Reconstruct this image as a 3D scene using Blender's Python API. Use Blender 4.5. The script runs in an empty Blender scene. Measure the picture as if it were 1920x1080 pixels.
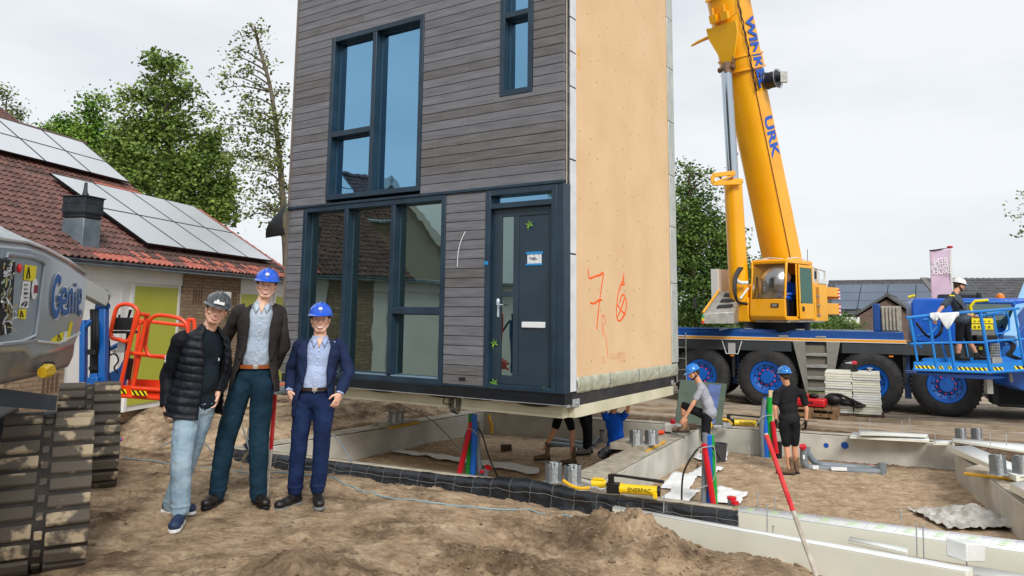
import bpy, bmesh, math, random
from mathutils import Vector as V, Matrix, noise
from math import sin, cos, pi, radians as R, sqrt, atan2
random.seed(7)
scene = bpy.context.scene
col = scene.collection
# ------------------------------------------------------------------ camera
FPX, PPY, PITCH, ROLL, EYE = 1387.0, 410.0, R(7.37), R(0.579), V((0, 0, 1.7))
CM = (Matrix(((cos(ROLL), 0, sin(ROLL)), (0, 1, 0), (-sin(ROLL), 0, cos(ROLL)))) @
      Matrix(((1, 0, 0), (0, cos(PITCH), sin(PITCH)), (0, -sin(PITCH), cos(PITCH)))))
cd = bpy.data.cameras.new('camera'); cam = bpy.data.objects.new('camera', cd); col.objects.link(cam)
cd.sensor_width = 36; cd.lens = FPX / 1920 * 36; cd.shift_y = -(540 - PPY) / 1920
cd.clip_start = .05; cd.clip_end = 2000
cam.matrix_world = Matrix.Translation(EYE) @ Matrix((CM[0], CM[2], -CM[1])).transposed().to_4x4()
scene.camera = cam
# ------------------------------------------------------------------ sky and sun
SUN_EL, SUN_AZ = R(40), R(166)      # soft light from behind the right shoulder
world = bpy.data.worlds.new('World'); scene.world = world; world.use_nodes = True
nt = world.node_tree; nt.nodes.clear()
def wn(t, **k):
    n = nt.nodes.new(t)
    for a, b in k.items(): setattr(n, a, b)
    return n
out = wn('ShaderNodeOutputWorld'); bg1 = wn('ShaderNodeBackground'); bg2 = wn('ShaderNodeBackground'); mix = wn('ShaderNodeMixShader')
sky = wn('ShaderNodeTexSky', sky_type='NISHITA', sun_disc=False, sun_elevation=SUN_EL, sun_rotation=SUN_AZ)
tc = wn('ShaderNodeTexCoord'); mp = wn('ShaderNodeMapping'); n1 = wn('ShaderNodeTexNoise'); rp = wn('ShaderNodeValToRGB')
mp.inputs['Scale'].default_value = (1.1, 1.1, 3.2)
n1.inputs['Scale'].default_value = 1.5; n1.inputs['Detail'].default_value = 5; n1.inputs['Roughness'].default_value = .5
rp.color_ramp.elements[0].position = .34; rp.color_ramp.elements[0].color = (.52, .555, .60, 1)
rp.color_ramp.elements[1].position = .62; rp.color_ramp.elements[1].color = (.73, .75, .77, 1)
nt.links.new(tc.outputs['Generated'], mp.inputs[0]); nt.links.new(mp.outputs[0], n1.inputs['Vector'])
nt.links.new(n1.outputs['Fac'], rp.inputs[0]); nt.links.new(rp.outputs[0], bg2.inputs[0])
nt.links.new(sky.outputs[0], bg1.inputs[0]); bg1.inputs[1].default_value = .1; bg2.inputs[1].default_value = 1.0
mix.inputs[0].default_value = .93
nt.links.new(bg1.outputs[0], mix.inputs[1]); nt.links.new(bg2.outputs[0], mix.inputs[2]); nt.links.new(mix.outputs[0], out.inputs[0])
sd = bpy.data.lights.new('sun', 'SUN'); sd.energy = 2.0; sd.angle = R(20); sd.color = (1, .965, .91)
sun = bpy.data.objects.new('sun', sd); col.objects.link(sun)
sdir = V((sin(SUN_AZ) * cos(SUN_EL), cos(SUN_AZ) * cos(SUN_EL), sin(SUN_EL)))   # towards the sun
sun.rotation_euler = sdir.to_track_quat('Z', 'Y').to_euler(); sun.location = (0, -5, 20)
scene.view_settings.view_transform = 'Standard'; scene.view_settings.look = 'None'; scene.view_settings.exposure = .38
scene.view_settings.gamma = 1
# ------------------------------------------------------------------ measuring helpers (photo pixel + real distance -> point in the place)
def ray(px, py): return CM.transposed() @ V(((px - 960) / FPX, 1, -(py - PPY) / FPX))
def P(px, py, Y): d = ray(px, py); return EYE + d * (Y / d.y)
def Gp(px, py, z): d = ray(px, py); return EYE + d * ((z - EYE.z) / d.z)
Z0 = V((0, 0, 1))
# ------------------------------------------------------------------ materials
def c(r, g, b): return tuple(((v / 255) ** 2.2) for v in (r, g, b)) + (1,)
MC = {}
def mat(name, rgb, rough=.6, metal=0, rgb2=None, vs=4, bump=0, bs=40, bd=.01, spec=.5, stretch=None, lo=.35, hi=.65, island=0, coat=0, detail=4, sss=0, emit=0):
    if name in MC: return MC[name]
    m = bpy.data.materials.new(name); m.use_nodes = True; t = m.node_tree; L = t.links.new
    b = t.nodes['Principled BSDF']; MC[name] = m
    b.inputs['Roughness'].default_value = rough; b.inputs['Metallic'].default_value = metal
    b.inputs['Specular IOR Level'].default_value = spec; b.inputs['Coat Weight'].default_value = coat
    b.inputs['Coat Roughness'].default_value = .08
    if sss: b.inputs['Subsurface Weight'].default_value = sss; b.inputs['Subsurface Scale'].default_value = .01
    b.inputs['Base Color'].default_value = rgb
    co = t.nodes.new('ShaderNodeTexCoord').outputs['Object']
    if stretch:
        mp = t.nodes.new('ShaderNodeMapping'); mp.inputs['Scale'].default_value = stretch[:3]
        if len(stretch) > 3: mp.inputs['Rotation'].default_value = (0, 0, stretch[3])
        L(co, mp.inputs[0]); co = mp.outputs[0]
    if rgb2:
        n = t.nodes.new('ShaderNodeTexNoise'); n.inputs['Scale'].default_value = vs; n.inputs['Detail'].default_value = detail
        L(co, n.inputs['Vector']); r = t.nodes.new('ShaderNodeValToRGB'); r.color_ramp.elements[0].position = lo; r.color_ramp.elements[1].position = hi
        r.color_ramp.elements[0].color = rgb; r.color_ramp.elements[1].color = rgb2; L(n.outputs['Fac'], r.inputs[0]); cc = r.outputs[0]
        if island:
            g = t.nodes.new('ShaderNodeNewGeometry'); h = t.nodes.new('ShaderNodeHueSaturation'); a = t.nodes.new('ShaderNodeMapRange')
            a.inputs[3].default_value = 1 - island; a.inputs[4].default_value = 1 + island
            L(g.outputs['Random Per Island'], a.inputs[0]); L(a.outputs[0], h.inputs['Value']); L(cc, h.inputs['Color']); cc = h.outputs[0]
        L(cc, b.inputs['Base Color'])
    if bump:
        n = t.nodes.new('ShaderNodeTexNoise'); n.inputs['Scale'].default_value = bs; n.inputs['Detail'].default_value = 5
        L(co, n.inputs['Vector']); u = t.nodes.new('ShaderNodeBump'); u.inputs['Strength'].default_value = bump; u.inputs['Distance'].default_value = bd
        L(n.outputs['Fac'], u.inputs['Height']); L(u.outputs[0], b.inputs['Normal'])
    if emit: b.inputs['Emission Color'].default_value = rgb; b.inputs['Emission Strength'].default_value = emit
    return m
def brickmat(name, c1, c2, mortar, bw, bh, ms, rot=0, axis='X', bias=0, bump=.4):
    """bricks laid in the plane spanned by the local wall direction (after rotation about Z) and Z"""
    m = bpy.data.materials.new(name); m.use_nodes = True; t = m.node_tree; L = t.links.new; b = t.nodes['Principled BSDF']
    co = t.nodes.new('ShaderNodeTexCoord').outputs['Object']
    mp = t.nodes.new('ShaderNodeMapping'); mp.inputs['Rotation'].default_value = (0, 0, -rot); L(co, mp.inputs[0])
    s = t.nodes.new('ShaderNodeSeparateXYZ'); L(mp.outputs[0], s.inputs[0]); k = t.nodes.new('ShaderNodeCombineXYZ')
    L(s.outputs[0], k.inputs[0]); L(s.outputs[2], k.inputs[1])
    br = t.nodes.new('ShaderNodeTexBrick'); L(k.outputs[0], br.inputs['Vector']); br.inputs['Color1'].default_value = c1; br.inputs['Color2'].default_value = c2
    br.inputs['Mortar'].default_value = mortar; br.inputs['Scale'].default_value = 1; br.inputs['Mortar Size'].default_value = ms
    br.inputs['Brick Width'].default_value = bw; br.inputs['Row Height'].default_value = bh; br.inputs['Bias'].default_value = bias
    n = t.nodes.new('ShaderNodeTexNoise'); n.inputs['Scale'].default_value = 14; n.inputs['Detail'].default_value = 6; L(co, n.inputs['Vector'])
    mx = t.nodes.new('ShaderNodeMix'); mx.data_type = 'RGBA'; mx.blend_type = 'MULTIPLY'; mx.inputs[0].default_value = .6
    r = t.nodes.new('ShaderNodeValToRGB'); r.color_ramp.elements[0].position = .3; r.color_ramp.elements[0].color = (.55, .55, .55, 1); r.color_ramp.elements[1].position = .7; r.color_ramp.elements[1].color = (1.15, 1.15, 1.15, 1)
    L(n.outputs[0], r.inputs[0]); L(br.outputs[0], mx.inputs[6]); L(r.outputs[0], mx.inputs[7]); L(mx.outputs[2], b.inputs['Base Color'])
    u = t.nodes.new('ShaderNodeBump'); u.invert = True; u.inputs['Strength'].default_value = bump; u.inputs['Distance'].default_value = .008
    L(br.outputs['Fac'], u.inputs['Height']); L(u.outputs[0], b.inputs['Normal']); b.inputs['Roughness'].default_value = .85
    MC[name] = m; return m
def glassmat(name, tint, dark, refl):
    m = bpy.data.materials.new(name); m.use_nodes = True; t = m.node_tree; L = t.links.new; t.nodes.clear()
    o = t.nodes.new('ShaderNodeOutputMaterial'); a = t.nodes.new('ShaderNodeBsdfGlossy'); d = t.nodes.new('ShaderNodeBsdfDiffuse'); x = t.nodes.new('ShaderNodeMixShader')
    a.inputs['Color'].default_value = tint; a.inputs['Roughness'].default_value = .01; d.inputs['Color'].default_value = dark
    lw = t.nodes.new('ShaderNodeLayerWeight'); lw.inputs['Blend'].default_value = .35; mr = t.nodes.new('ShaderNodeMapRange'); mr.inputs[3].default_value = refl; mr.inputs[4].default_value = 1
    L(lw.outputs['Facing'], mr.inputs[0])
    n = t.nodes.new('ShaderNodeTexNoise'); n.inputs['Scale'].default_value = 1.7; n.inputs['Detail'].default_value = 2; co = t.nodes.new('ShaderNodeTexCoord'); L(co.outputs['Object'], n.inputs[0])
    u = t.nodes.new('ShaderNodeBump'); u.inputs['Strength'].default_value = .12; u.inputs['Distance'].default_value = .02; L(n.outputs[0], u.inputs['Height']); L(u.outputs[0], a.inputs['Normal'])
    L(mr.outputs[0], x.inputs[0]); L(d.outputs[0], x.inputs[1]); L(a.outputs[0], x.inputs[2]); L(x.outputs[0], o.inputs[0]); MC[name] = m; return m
def clearglass(name, tint, refl=.12, rough=.02):
    m = bpy.data.materials.new(name); m.use_nodes = True; t = m.node_tree; L = t.links.new; t.nodes.clear()
    o = t.nodes.new('ShaderNodeOutputMaterial'); a = t.nodes.new('ShaderNodeBsdfGlossy'); d = t.nodes.new('ShaderNodeBsdfTransparent'); x = t.nodes.new('ShaderNodeMixShader')
    a.inputs['Roughness'].default_value = rough; d.inputs['Color'].default_value = tint; lw = t.nodes.new('ShaderNodeLayerWeight'); lw.inputs['Blend'].default_value = .3
    mr = t.nodes.new('ShaderNodeMapRange'); mr.inputs[3].default_value = refl; mr.inputs[4].default_value = .9; L(lw.outputs['Facing'], mr.inputs[0])
    L(mr.outputs[0], x.inputs[0]); L(d.outputs[0], x.inputs[1]); L(a.outputs[0], x.inputs[2]); L(x.outputs[0], o.inputs[0]); MC[name] = m; return m
# ------------------------------------------------------------------ objects
def tag(o, label=None, cat=None, group=None, kind=None):
    if label: o['label'] = label
    if cat: o['category'] = cat
    if group: o['group'] = group
    if kind: o['kind'] = kind
    return o
def thing(name, label, cat, loc=(0, 0, 0), rz=0, group=None):
    o = bpy.data.objects.new(name, None); o.empty_display_size = .1; col.objects.link(o)
    o.location = loc; o.rotation_euler = (0, 0, rz); o['_m'] = 1
    tag(o, label, cat, group); ROOT[o.name] = Matrix.Translation(V(loc)) @ Matrix.Rotation(rz, 4, 'Z'); del o['_m']
    return o
ROOT = {}
def rootm(p):
    while p.parent: p = p.parent
    return ROOT.get(p.name, Matrix.Identity(4))
class MB:
    def __init__(s): s.v = []; s.f = []; s.mi = []; s.cur = 0
    def add(s, vs, fs):
        o = len(s.v); s.v += [V(v) for v in vs]; s.f += [tuple(i + o for i in f) for f in fs]; s.mi += [s.cur] * len(fs); return s
    def hex(s, p): return s.add(p, [(0, 3, 2, 1), (4, 5, 6, 7), (0, 1, 5, 4), (1, 2, 6, 5), (2, 3, 7, 6), (3, 0, 4, 7)])
    def box(s, ctr, size, rot=None):
        x, y, z = [a / 2 for a in size]; q = [V(a) for a in ((-x, -y, -z), (x, -y, -z), (x, y, -z), (-x, y, -z), (-x, -y, z), (x, -y, z), (x, y, z), (-x, y, z))]
        if rot is not None:
            if not isinstance(rot, Matrix): rot = Matrix.Rotation(rot, 3, 'Z')
            q = [rot @ a for a in q]
        return s.hex([a + V(ctr) for a in q])
    def bar(s, a, b, w, h, up=Z0):   # beam of section w x h from a to b
        a = V(a); b = V(b); d = (b - a).normalized(); x = d.cross(V(up))
        x = x.normalized() if x.length > 1e-5 else V((1, 0, 0)); y = x.cross(d).normalized(); x = x * w / 2; y = y * h / 2
        return s.hex([a - x - y, a + x - y, a + x + y, a - x + y, b - x - y, b + x - y, b + x + y, b - x + y])
    def prism(s, pts, ext):
        n = len(pts); pts = [V(p) for p in pts]; ext = V(ext)
        return s.add(pts + [p + ext for p in pts], [tuple(range(n))[::-1], tuple(range(n, 2 * n))] + [(i, (i + 1) % n, n + (i + 1) % n, n + i) for i in range(n)])
    def tube(s, pts, r, n=8, closed=False, cap=True, sq=1):
        pts = [V(p) for p in pts]; m = len(pts); rr = r if isinstance(r, (list, tuple)) else [r] * m
        T = []
        for i in range(m):
            a = pts[(i - 1) % m] if (closed or i > 0) else pts[i]; b = pts[(i + 1) % m] if (closed or i < m - 1) else pts[i]
            T.append((b - a).normalized())
        u = T[0].cross(Z0)
        if u.length < 1e-3: u = T[0].cross(V((0, 1, 0)))
        u.normalize(); o = len(s.v)
        for i in range(m):
            u = (u - T[i] * u.dot(T[i])); u = u.normalized() if u.length > 1e-6 else V((1, 0, 0)); w = T[i].cross(u)
            for k in range(n):
                a = 2 * pi * k / n + pi / n; s.v.append(pts[i] + u * cos(a) * rr[i] + w * sin(a) * rr[i] * sq)
        for i in range(m if closed else m - 1):
            j = (i + 1) % m
            for k in range(n): s.f.append((o + i * n + k, o + i * n + (k + 1) % n, o + j * n + (k + 1) % n, o + j * n + k)); s.mi.append(s.cur)
        if cap and not closed:
            s.f.append(tuple(o + k for k in range(n))[::-1]); s.f.append(tuple(o + (m - 1) * n + k for k in range(n))); s.mi += [s.cur] * 2
        return s
    def cyl(s, a, b, r0, r1=None, n=16): return s.tube([a, b], [r0, r0 if r1 is None else r1], n)
    def ell(s, ctr, r, rot=None, nu=14, nv=9, z0=-1, z1=1):
        ctr = V(ctr); r = (r, r, r) if not isinstance(r, (tuple, list, V)) else r; vs = []; a0 = math.asin(z0); a1 = math.asin(z1)
        for j in range(nv + 1):
            a = a0 + (a1 - a0) * j / nv
            for i in range(nu):
                t = 2 * pi * i / nu; q = V((cos(a) * cos(t) * r[0], cos(a) * sin(t) * r[1], sin(a) * r[2])); vs.append(ctr + (rot @ q if rot is not None else q))
        fs = [(j * nu + i, j * nu + (i + 1) % nu, (j + 1) * nu + (i + 1) % nu, (j + 1) * nu + i) for j in range(nv) for i in range(nu)]
        fs += [tuple(range(nu))[::-1], tuple(range(nv * nu, nv * nu + nu))]
        return s.add(vs, fs)
    def cap(s, a, b, ra, rb=None, n=12):  # capsule between two balls
        rb = ra if rb is None else rb; a = V(a); b = V(b); d = b - a; l = d.length
        if l < 1e-5: return s.ell(a, ra)
        d /= l; u = d.cross(Z0) if abs(d.z) < .95 else d.cross(V((1, 0, 0))); u.normalize(); w = d.cross(u); rings = []
        for k in range(5): t = -pi / 2 + pi / 2 * k / 4.0; rings.append((a + d * ra * sin(t), max(ra * cos(t), ra * .02)))
        for k in range(5): t = pi / 2 * k / 4.0; rings.append((b + d * rb * sin(t), max(rb * cos(t), rb * .02)))
        vs = [cc + u * r * cos(2 * pi * i / n) + w * r * sin(2 * pi * i / n) for cc, r in rings for i in range(n)]
        fs = [(j * n + i, j * n + (i + 1) % n, (j + 1) * n + (i + 1) % n, (j + 1) * n + i) for j in range(9) for i in range(n)]
        fs += [tuple(range(n))[::-1], tuple(range(9 * n, 10 * n))]
        return s.add(vs, fs)
    def lathe(s, prof, org, ax, n=24, cap=True):  # profile of (radius, distance along ax)
        org = V(org); ax = V(ax).normalized(); u = ax.cross(Z0) if abs(ax.z) < .9 else ax.cross(V((1, 0, 0))); u.normalize(); w = ax.cross(u)
        vs = [org + ax * h + (u * cos(2 * pi * i / n) + w * sin(2 * pi * i / n)) * max(r, 1e-4) for r, h in prof for i in range(n)]; m = len(prof)
        fs = [(j * n + i, j * n + (i + 1) % n, (j + 1) * n + (i + 1) % n, (j + 1) * n + i) for j in range(m - 1) for i in range(n)]
        if cap: fs += [tuple(range(n))[::-1], tuple(range((m - 1) * n, m * n))]
        return s.add(vs, fs)
    def grid(s, fn, nu, nv):
        vs = [fn(i / nu, j / nv) for j in range(nv + 1) for i in range(nu + 1)]
        return s.add(vs, [(j * (nu + 1) + i, j * (nu + 1) + i + 1, (j + 1) * (nu + 1) + i + 1, (j + 1) * (nu + 1) + i) for j in range(nv) for i in range(nu)])
    def build(s, name, mats, parent=None, world=True, bevel=0, remesh=0, smooth=0, disp=0, dsize=.1, solid=0, flat=False, ang=38, wob=0):
        me = bpy.data.meshes.new(name); vs = s.v
        if parent is not None and world:
            inv = rootm(parent).inverted(); vs = [inv @ v for v in vs]
        if wob: vs = [v + noise.noise_vector(v * 7) * wob for v in vs]
        me.from_pydata(vs, [], s.f)
        for m in (mats if isinstance(mats, (list, tuple)) else [mats]): me.materials.append(m)
        if isinstance(mats, (list, tuple)): me.polygons.foreach_set('material_index', s.mi)
        me.update(); me.validate()
        bm = bmesh.new(); bm.from_mesh(me); bmesh.ops.recalc_face_normals(bm, faces=bm.faces); bm.to_mesh(me); bm.free()
        o = bpy.data.objects.new(name, me); col.objects.link(o)
        if parent is not None: o.parent = parent
        if not flat and len(me.polygons):
            me.polygons.foreach_set('use_smooth', [True] * len(me.polygons))
            if not remesh: me.set_sharp_from_angle(angle=R(ang))
        if bevel:
            b = o.modifiers.new('b', 'BEVEL'); b.width = bevel; b.segments = 2; b.limit_method = 'ANGLE'; b.harden_normals = False
        if remesh:
            r = o.modifiers.new('r', 'REMESH'); r.mode = 'VOXEL'; r.voxel_size = remesh; r.use_smooth_shade = True
        if smooth: k = o.modifiers.new('s', 'SMOOTH'); k.iterations = smooth; k.factor = .5
        if disp:
            tx = bpy.data.textures.new(name, 'CLOUDS'); tx.noise_scale = dsize; tx.noise_depth = 3
            d = o.modifiers.new('d', 'DISPLACE'); d.texture = tx; d.strength = disp; d.mid_level = .5; d.texture_coords = 'LOCAL'
        if solid: k = o.modifiers.new('k', 'SOLIDIFY'); k.thickness = solid; k.offset = 0
        return o
def text(name, s_, parent, m, org, right, up, size, ext=.002, mirror=False, xs=1, space=1, bold=0):
    """flat lettering laid on a real surface; org = lower left corner in world space"""
    fc = bpy.data.curves.new(name, 'FONT'); fc.body = s_; fc.size = size; fc.extrude = ext; fc.space_character = space; fc.offset = bold
    o = bpy.data.objects.new(name + '_tmp', fc); col.objects.link(o); bpy.context.view_layer.update()
    me = bpy.data.meshes.new_from_object(o.evaluated_get(bpy.context.evaluated_depsgraph_get())); bpy.data.objects.remove(o)
    right = V(right).normalized(); up = V(up).normalized(); nrm = right.cross(up)
    w = max((v.co.x for v in me.vertices), default=0); inv = rootm(parent).inverted() if parent else Matrix.Identity(4)
    for v in me.vertices:
        x = (w - v.co.x) if mirror else v.co.x
        v.co = inv @ (V(org) + right * x * xs + up * v.co.y + nrm * v.co.z)
    me.materials.clear(); me.materials.append(m); k = bpy.data.objects.new(name, me); col.objects.link(k); k.parent = parent
    return k
def bez(a, b, c_, d, n=12): return [a * (1 - t) ** 3 + b * 3 * t * (1 - t) ** 2 + c_ * 3 * t * t * (1 - t) + d * t ** 3 for t in [i / n for i in range(n + 1)]]
def spline(pts, n=6):
    pts = [V(p) for p in pts]; o = []; q = [pts[0]] + pts + [pts[-1]]
    for i in range(1, len(q) - 2):
        for k in range(n):
            t = k / n; a, b, c_, d = q[i - 1], q[i], q[i + 1], q[i + 2]
            o.append(.5 * ((2 * b) + (-a + c_) * t + (2 * a - 5 * b + 4 * c_ - d) * t * t + (-a + 3 * b - 3 * c_ + d) * t ** 3))
    return o + [pts[-1]]
def sm(x): x = max(0, min(1, x)); return x * x * (3 - 2 * x)
def lerp(a, b, t): return a + (b - a) * t
# ------------------------------------------------------------------ foundation frame: t runs along the front beam, s away from the camera
FO = V((-3.7, 11.94, 0)); FE = V((.8958, -.4445, 0)); FS = V((.4445, .8958, 0)); PIT = -.95; BT = -.48
def fp(t, s, z=0): return FO + FE * t + FS * s + Z0 * z
def ts(x, y): d = V((x, y, 0)) - FO; return d.dot(FE), d.dot(FS)
MOUNDS = [(Gp(1185, 1005, -.2), .55, .26), (Gp(575, 1100, -.0), .55, .16), (Gp(1010, 1075, -.1), .5, .10), (Gp(900, 1050, -.05), .35, .07), (Gp(760, 770, -.4), 1.3, .20), (Gp(600, 790, -.3), 1.2, .14), (Gp(700, 800, -.4), .8, .1), (Gp(440, 800, -.2), 1.3, .12), (Gp(575, 935, -.1), .45, .06), (Gp(340, 900, 0), .6, .06), (Gp(1420, 1075, -.35), .4, .10), (Gp(80, 785, 0), .9, .14), (Gp(620, 760, -.2), .9, .15)]
TRK = [(Gp(880, 1080, -.05), Gp(1120, 950, -.3), .26), (Gp(180, 1060, 0), Gp(195, 930, 0), .2)]
def gbase(x, y):
    t, s = ts(x, y)
    fr = -.67 + .67 * sm((-.25 - s) / 2.7)                                   # front bank up to where the visitors stand
    fr += -.32 * sm((t - 4.8) / 2.5) * sm((s + 6.5) / 2) * sm((-.45 - s) / 2.4)
    lf = -.46 * sm((t + 5.2) / 4.6)
    left = lerp(fr, lf, sm((s + .6) / 1.4)) if s < .8 else lf
    te = -.74 + .175 * s if s > 0 else -.24
    if t < te:
        z = lerp(fr, left, sm((te - t) / .9)) if s < .8 else left
        if s > .2 and t > te - .32: z = -.53
        if s > 6: z = lerp(z, -.56, sm((s - 6) / 3) * sm((t + 4) / 4))
        return z
    if s < -.2: return fr
    if s < 6.16 + .067 * (t - 1.2): return PIT
    return lerp(-.70, -.6, sm((s - 6.9) / .8)) - .02 * sm((s - 9) / 10)
def gz(x, y, fine=True):
    z = gbase(x, y)
    t, s = ts(x, y); d = sqrt(x * x + y * y)
    te_ = -.74 + .175 * s
    for i_, (m, r, h) in enumerate(MOUNDS):
        if s > 0 and t > te_ - .3: continue
        q = ((x - m.x) ** 2 + (y - m.y) ** 2) / (r * r)
        if q < 4: z += h * math.exp(-q * 1.4) * (1 + .5 * noise.noise(V((x * 5, y * 5, 1)))) * (sm((te_ - .3 - t) / .6) if s > 0 else 1)
    road = sm((s - 8.2) / .8) * sm((t + 1) / 1)
    a = .035 if not (t > .3 and 0 < s < 6.35) else .018
    z += a * (1 - .85 * road) * noise.fractal(V((x * 1.3, y * 1.3, 0)), 1, 2, 3)
    if fine and d < 26:
        n = noise.fractal(V((x * 6, y * 6, 3)), .7, 2, 5); z += .017 * n * (1 - .8 * road)
        if d < 11: z += .016 * (abs(noise.noise(V((x * 23, y * 23, 4)))) - .2) * sm((noise.noise(V((x * 1.7, y * 1.7, 6))) + .25) * 2.5) + .008 * abs(noise.noise(V((x * 47, y * 47, 1))))
        k = noise.noise(V((x * 2.2, y * 2.2, 8)));
        if k > .12: z += (k - .12) * .12 * abs(noise.noise(V((x * 16, y * 16, 2)))) * (1 - road)
        for m, r, h in MOUNDS[:5]:
            q = ((x - m.x) ** 2 + (y - m.y) ** 2) / (r * r)
            if q < 2: z += .15 * h / .3 * math.exp(-q) * (abs(noise.noise(V((x * 9, y * 9, 7)))) + .5 * abs(noise.noise(V((x * 21, y * 21, 7)))) - .2)
        for A, B, w in TRK:
            ab = (B - A); l = ab.length; u = V((x - A.x, y - A.y, 0)); p = u.dot(ab) / l; q = abs(u.x * ab.y - u.y * ab.x) / l
            if 0 < p < l and q < w: z += .034 * sin(p * 2 * pi / .13) * sm((w - q) / .08) - .02
    return z
def on(px, py, z=0):   # where a photo pixel meets the modelled ground
    d = ray(px, py); lo = 2.0
    for i in range(600):
        lo += .05; q = EYE + d * lo
        if q.z <= gz(q.x, q.y, False): return V((q.x, q.y, gz(q.x, q.y)))
    return Gp(px, py, z)
def axis_steps(a, b, fine, c0, c1, g=1.16):
    xs = []; x = a
    lo = [c0]; st = fine
    while lo[-1] > a: st *= g; lo.append(lo[-1] - st)
    mid = []; x = c0 + fine
    while x < c1: mid.append(x); x += fine
    hi = [c1]; st = fine
    while hi[-1] < b: st *= g; hi.append(hi[-1] + st)
    return lo[::-1] + mid + hi
def make_ground():
    xs = axis_steps(-900, 900, .036, -6.5, 7.5); ya = axis_steps(-500, 1200, .05, 3.2, 16.5); ys = [y for y in ya if y < 3.6]; y = ys[-1]
    while y < 16.5: y += .026 if y < 6 else (.032 if y < 9 else .05); ys.append(y)
    ys += [v for v in ya if v > ys[-1] + .03]
    vs = [(x, y, gz(x, y) if abs(x) < 40 and -10 < y < 60 else -.3) for y in ys for x in xs]; n = len(xs)
    # the sheet sinks slightly towards the far edge so the horizon stays behind the houses
    me = bpy.data.meshes.new('ground'); me.from_pydata(vs, [], [(j * n + i, j * n + i + 1, (j + 1) * n + i + 1, (j + 1) * n + i) for j in range(len(ys) - 1) for i in range(n - 1)])
    me.polygons.foreach_set('use_smooth', [True] * len(me.polygons))
    m = bpy.data.materials.new('sandy_soil'); m.use_nodes = True; t = m.node_tree; L = t.links.new; b = t.nodes['Principled BSDF']; b.inputs['Roughness'].default_value = .93; b.inputs['Specular IOR Level'].default_value = .25
    co = t.nodes.new('ShaderNodeTexCoord').outputs['Object']
    def nz(s, d, r=.6): k = t.nodes.new('ShaderNodeTexNoise'); k.inputs['Scale'].default_value = s; k.inputs['Detail'].default_value = d; k.inputs['Roughness'].default_value = r; L(co, k.inputs[0]); return k.outputs[0]
    def ramp(f, *e):
        k = t.nodes.new('ShaderNodeValToRGB'); k.color_ramp.elements[0].position = e[0][0]; k.color_ramp.elements[0].color = e[0][1]; k.color_ramp.elements[1].position = e[-1][0]; k.color_ramp.elements[1].color = e[-1][1]
        for p_, q_ in e[1:-1]: w_ = k.color_ramp.elements.new(p_); w_.color = q_
        L(f, k.inputs[0]); return k.outputs[0]
    def mx(f, a_, b_, bt='MIX'):
        k = t.nodes.new('ShaderNodeMix'); k.data_type = 'RGBA'; k.blend_type = bt
        if isinstance(f, float): k.inputs[0].default_value = f
        else: L(f, k.inputs[0])
        L(a_, k.inputs[6]); L(b_, k.inputs[7]); return k.outputs[2]
    sand = ramp(nz(4.2, 10, .72), (.28, c(156, 134, 108)), (.5, c(190, 167, 139)), (.74, c(218, 199, 173)))
    soil = ramp(nz(9, 8, .7), (.3, c(74, 61, 50)), (.55, c(116, 97, 79)), (.75, c(160, 138, 114)))
    f1 = ramp(nz(1.6, 9, .74), (.485, (0, 0, 0, 1)), (.63, (.9, .9, .9, 1)))
    # dug earth lies on the heaps and beyond the far beam
    sep = t.nodes.new('ShaderNodeSeparateXYZ'); L(co, sep.inputs[0])
    dtp = t.nodes.new('ShaderNodeMapRange'); dtp.inputs[1].default_value = -.92; dtp.inputs[2].default_value = -.78; dtp.inputs[3].default_value = .3; dtp.inputs[4].default_value = 1; L(sep.outputs[2], dtp.inputs[0])
    fm = t.nodes.new('ShaderNodeMath'); fm.operation = 'MULTIPLY'; L(f1, fm.inputs[0]); L(dtp.outputs[0], fm.inputs[1]); cc = mx(fm.outputs[0], sand, soil)
    def blob(ctr, r, soft=.6):
        k = t.nodes.new('ShaderNodeVectorMath'); k.operation = 'DISTANCE'; L(co, k.inputs[0]); k.inputs[1].default_value = ctr
        a_ = t.nodes.new('ShaderNodeMath'); a_.operation = 'ADD'; L(k.outputs['Value'], a_.inputs[0]); q = t.nodes.new('ShaderNodeMath'); q.operation = 'MULTIPLY'; L(nz(4, 5), q.inputs[0]); q.inputs[1].default_value = soft; L(q.outputs[0], a_.inputs[1])
        g = t.nodes.new('ShaderNodeMapRange'); g.inputs[1].default_value = r; g.inputs[2].default_value = r + .25 + soft * .3; g.inputs[3].default_value = .85; g.inputs[4].default_value = 0; L(a_.outputs[0], g.inputs[0]); return g.outputs[0]
    for i in (1, 2, 3, 10): cc = mx(blob(MOUNDS[i][0], MOUNDS[i][1] * .75), cc, soil)
    cc = mx(blob(MOUNDS[0][0] + V((-.55, -.1, 0)), .45), cc, soil)
    # strip of dark earth and the wet grey plates of the crane road, in the frame of the foundation
    dt = t.nodes.new('ShaderNodeVectorMath'); dt.operation = 'DOT_PRODUCT'; L(co, dt.inputs[0]); dt.inputs[1].default_value = FS
    sv = t.nodes.new('ShaderNodeMath'); sv.operation = 'SUBTRACT'; L(dt.outputs['Value'], sv.inputs[0]); sv.inputs[1].default_value = FO.dot(FS)
    dt2 = t.nodes.new('ShaderNodeVectorMath'); dt2.operation = 'DOT_PRODUCT'; L(co, dt2.inputs[0]); dt2.inputs[1].default_value = FE
    tv = t.nodes.new('ShaderNodeMath'); tv.operation = 'SUBTRACT'; L(dt2.outputs['Value'], tv.inputs[0]); tv.inputs[1].default_value = FO.dot(FE)
    def band(v, a0, a1):
        g = t.nodes.new('ShaderNodeMapRange'); g.inputs[1].default_value = a0; g.inputs[2].default_value = a1; L(v, g.inputs[0]); return g.outputs[0]
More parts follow.
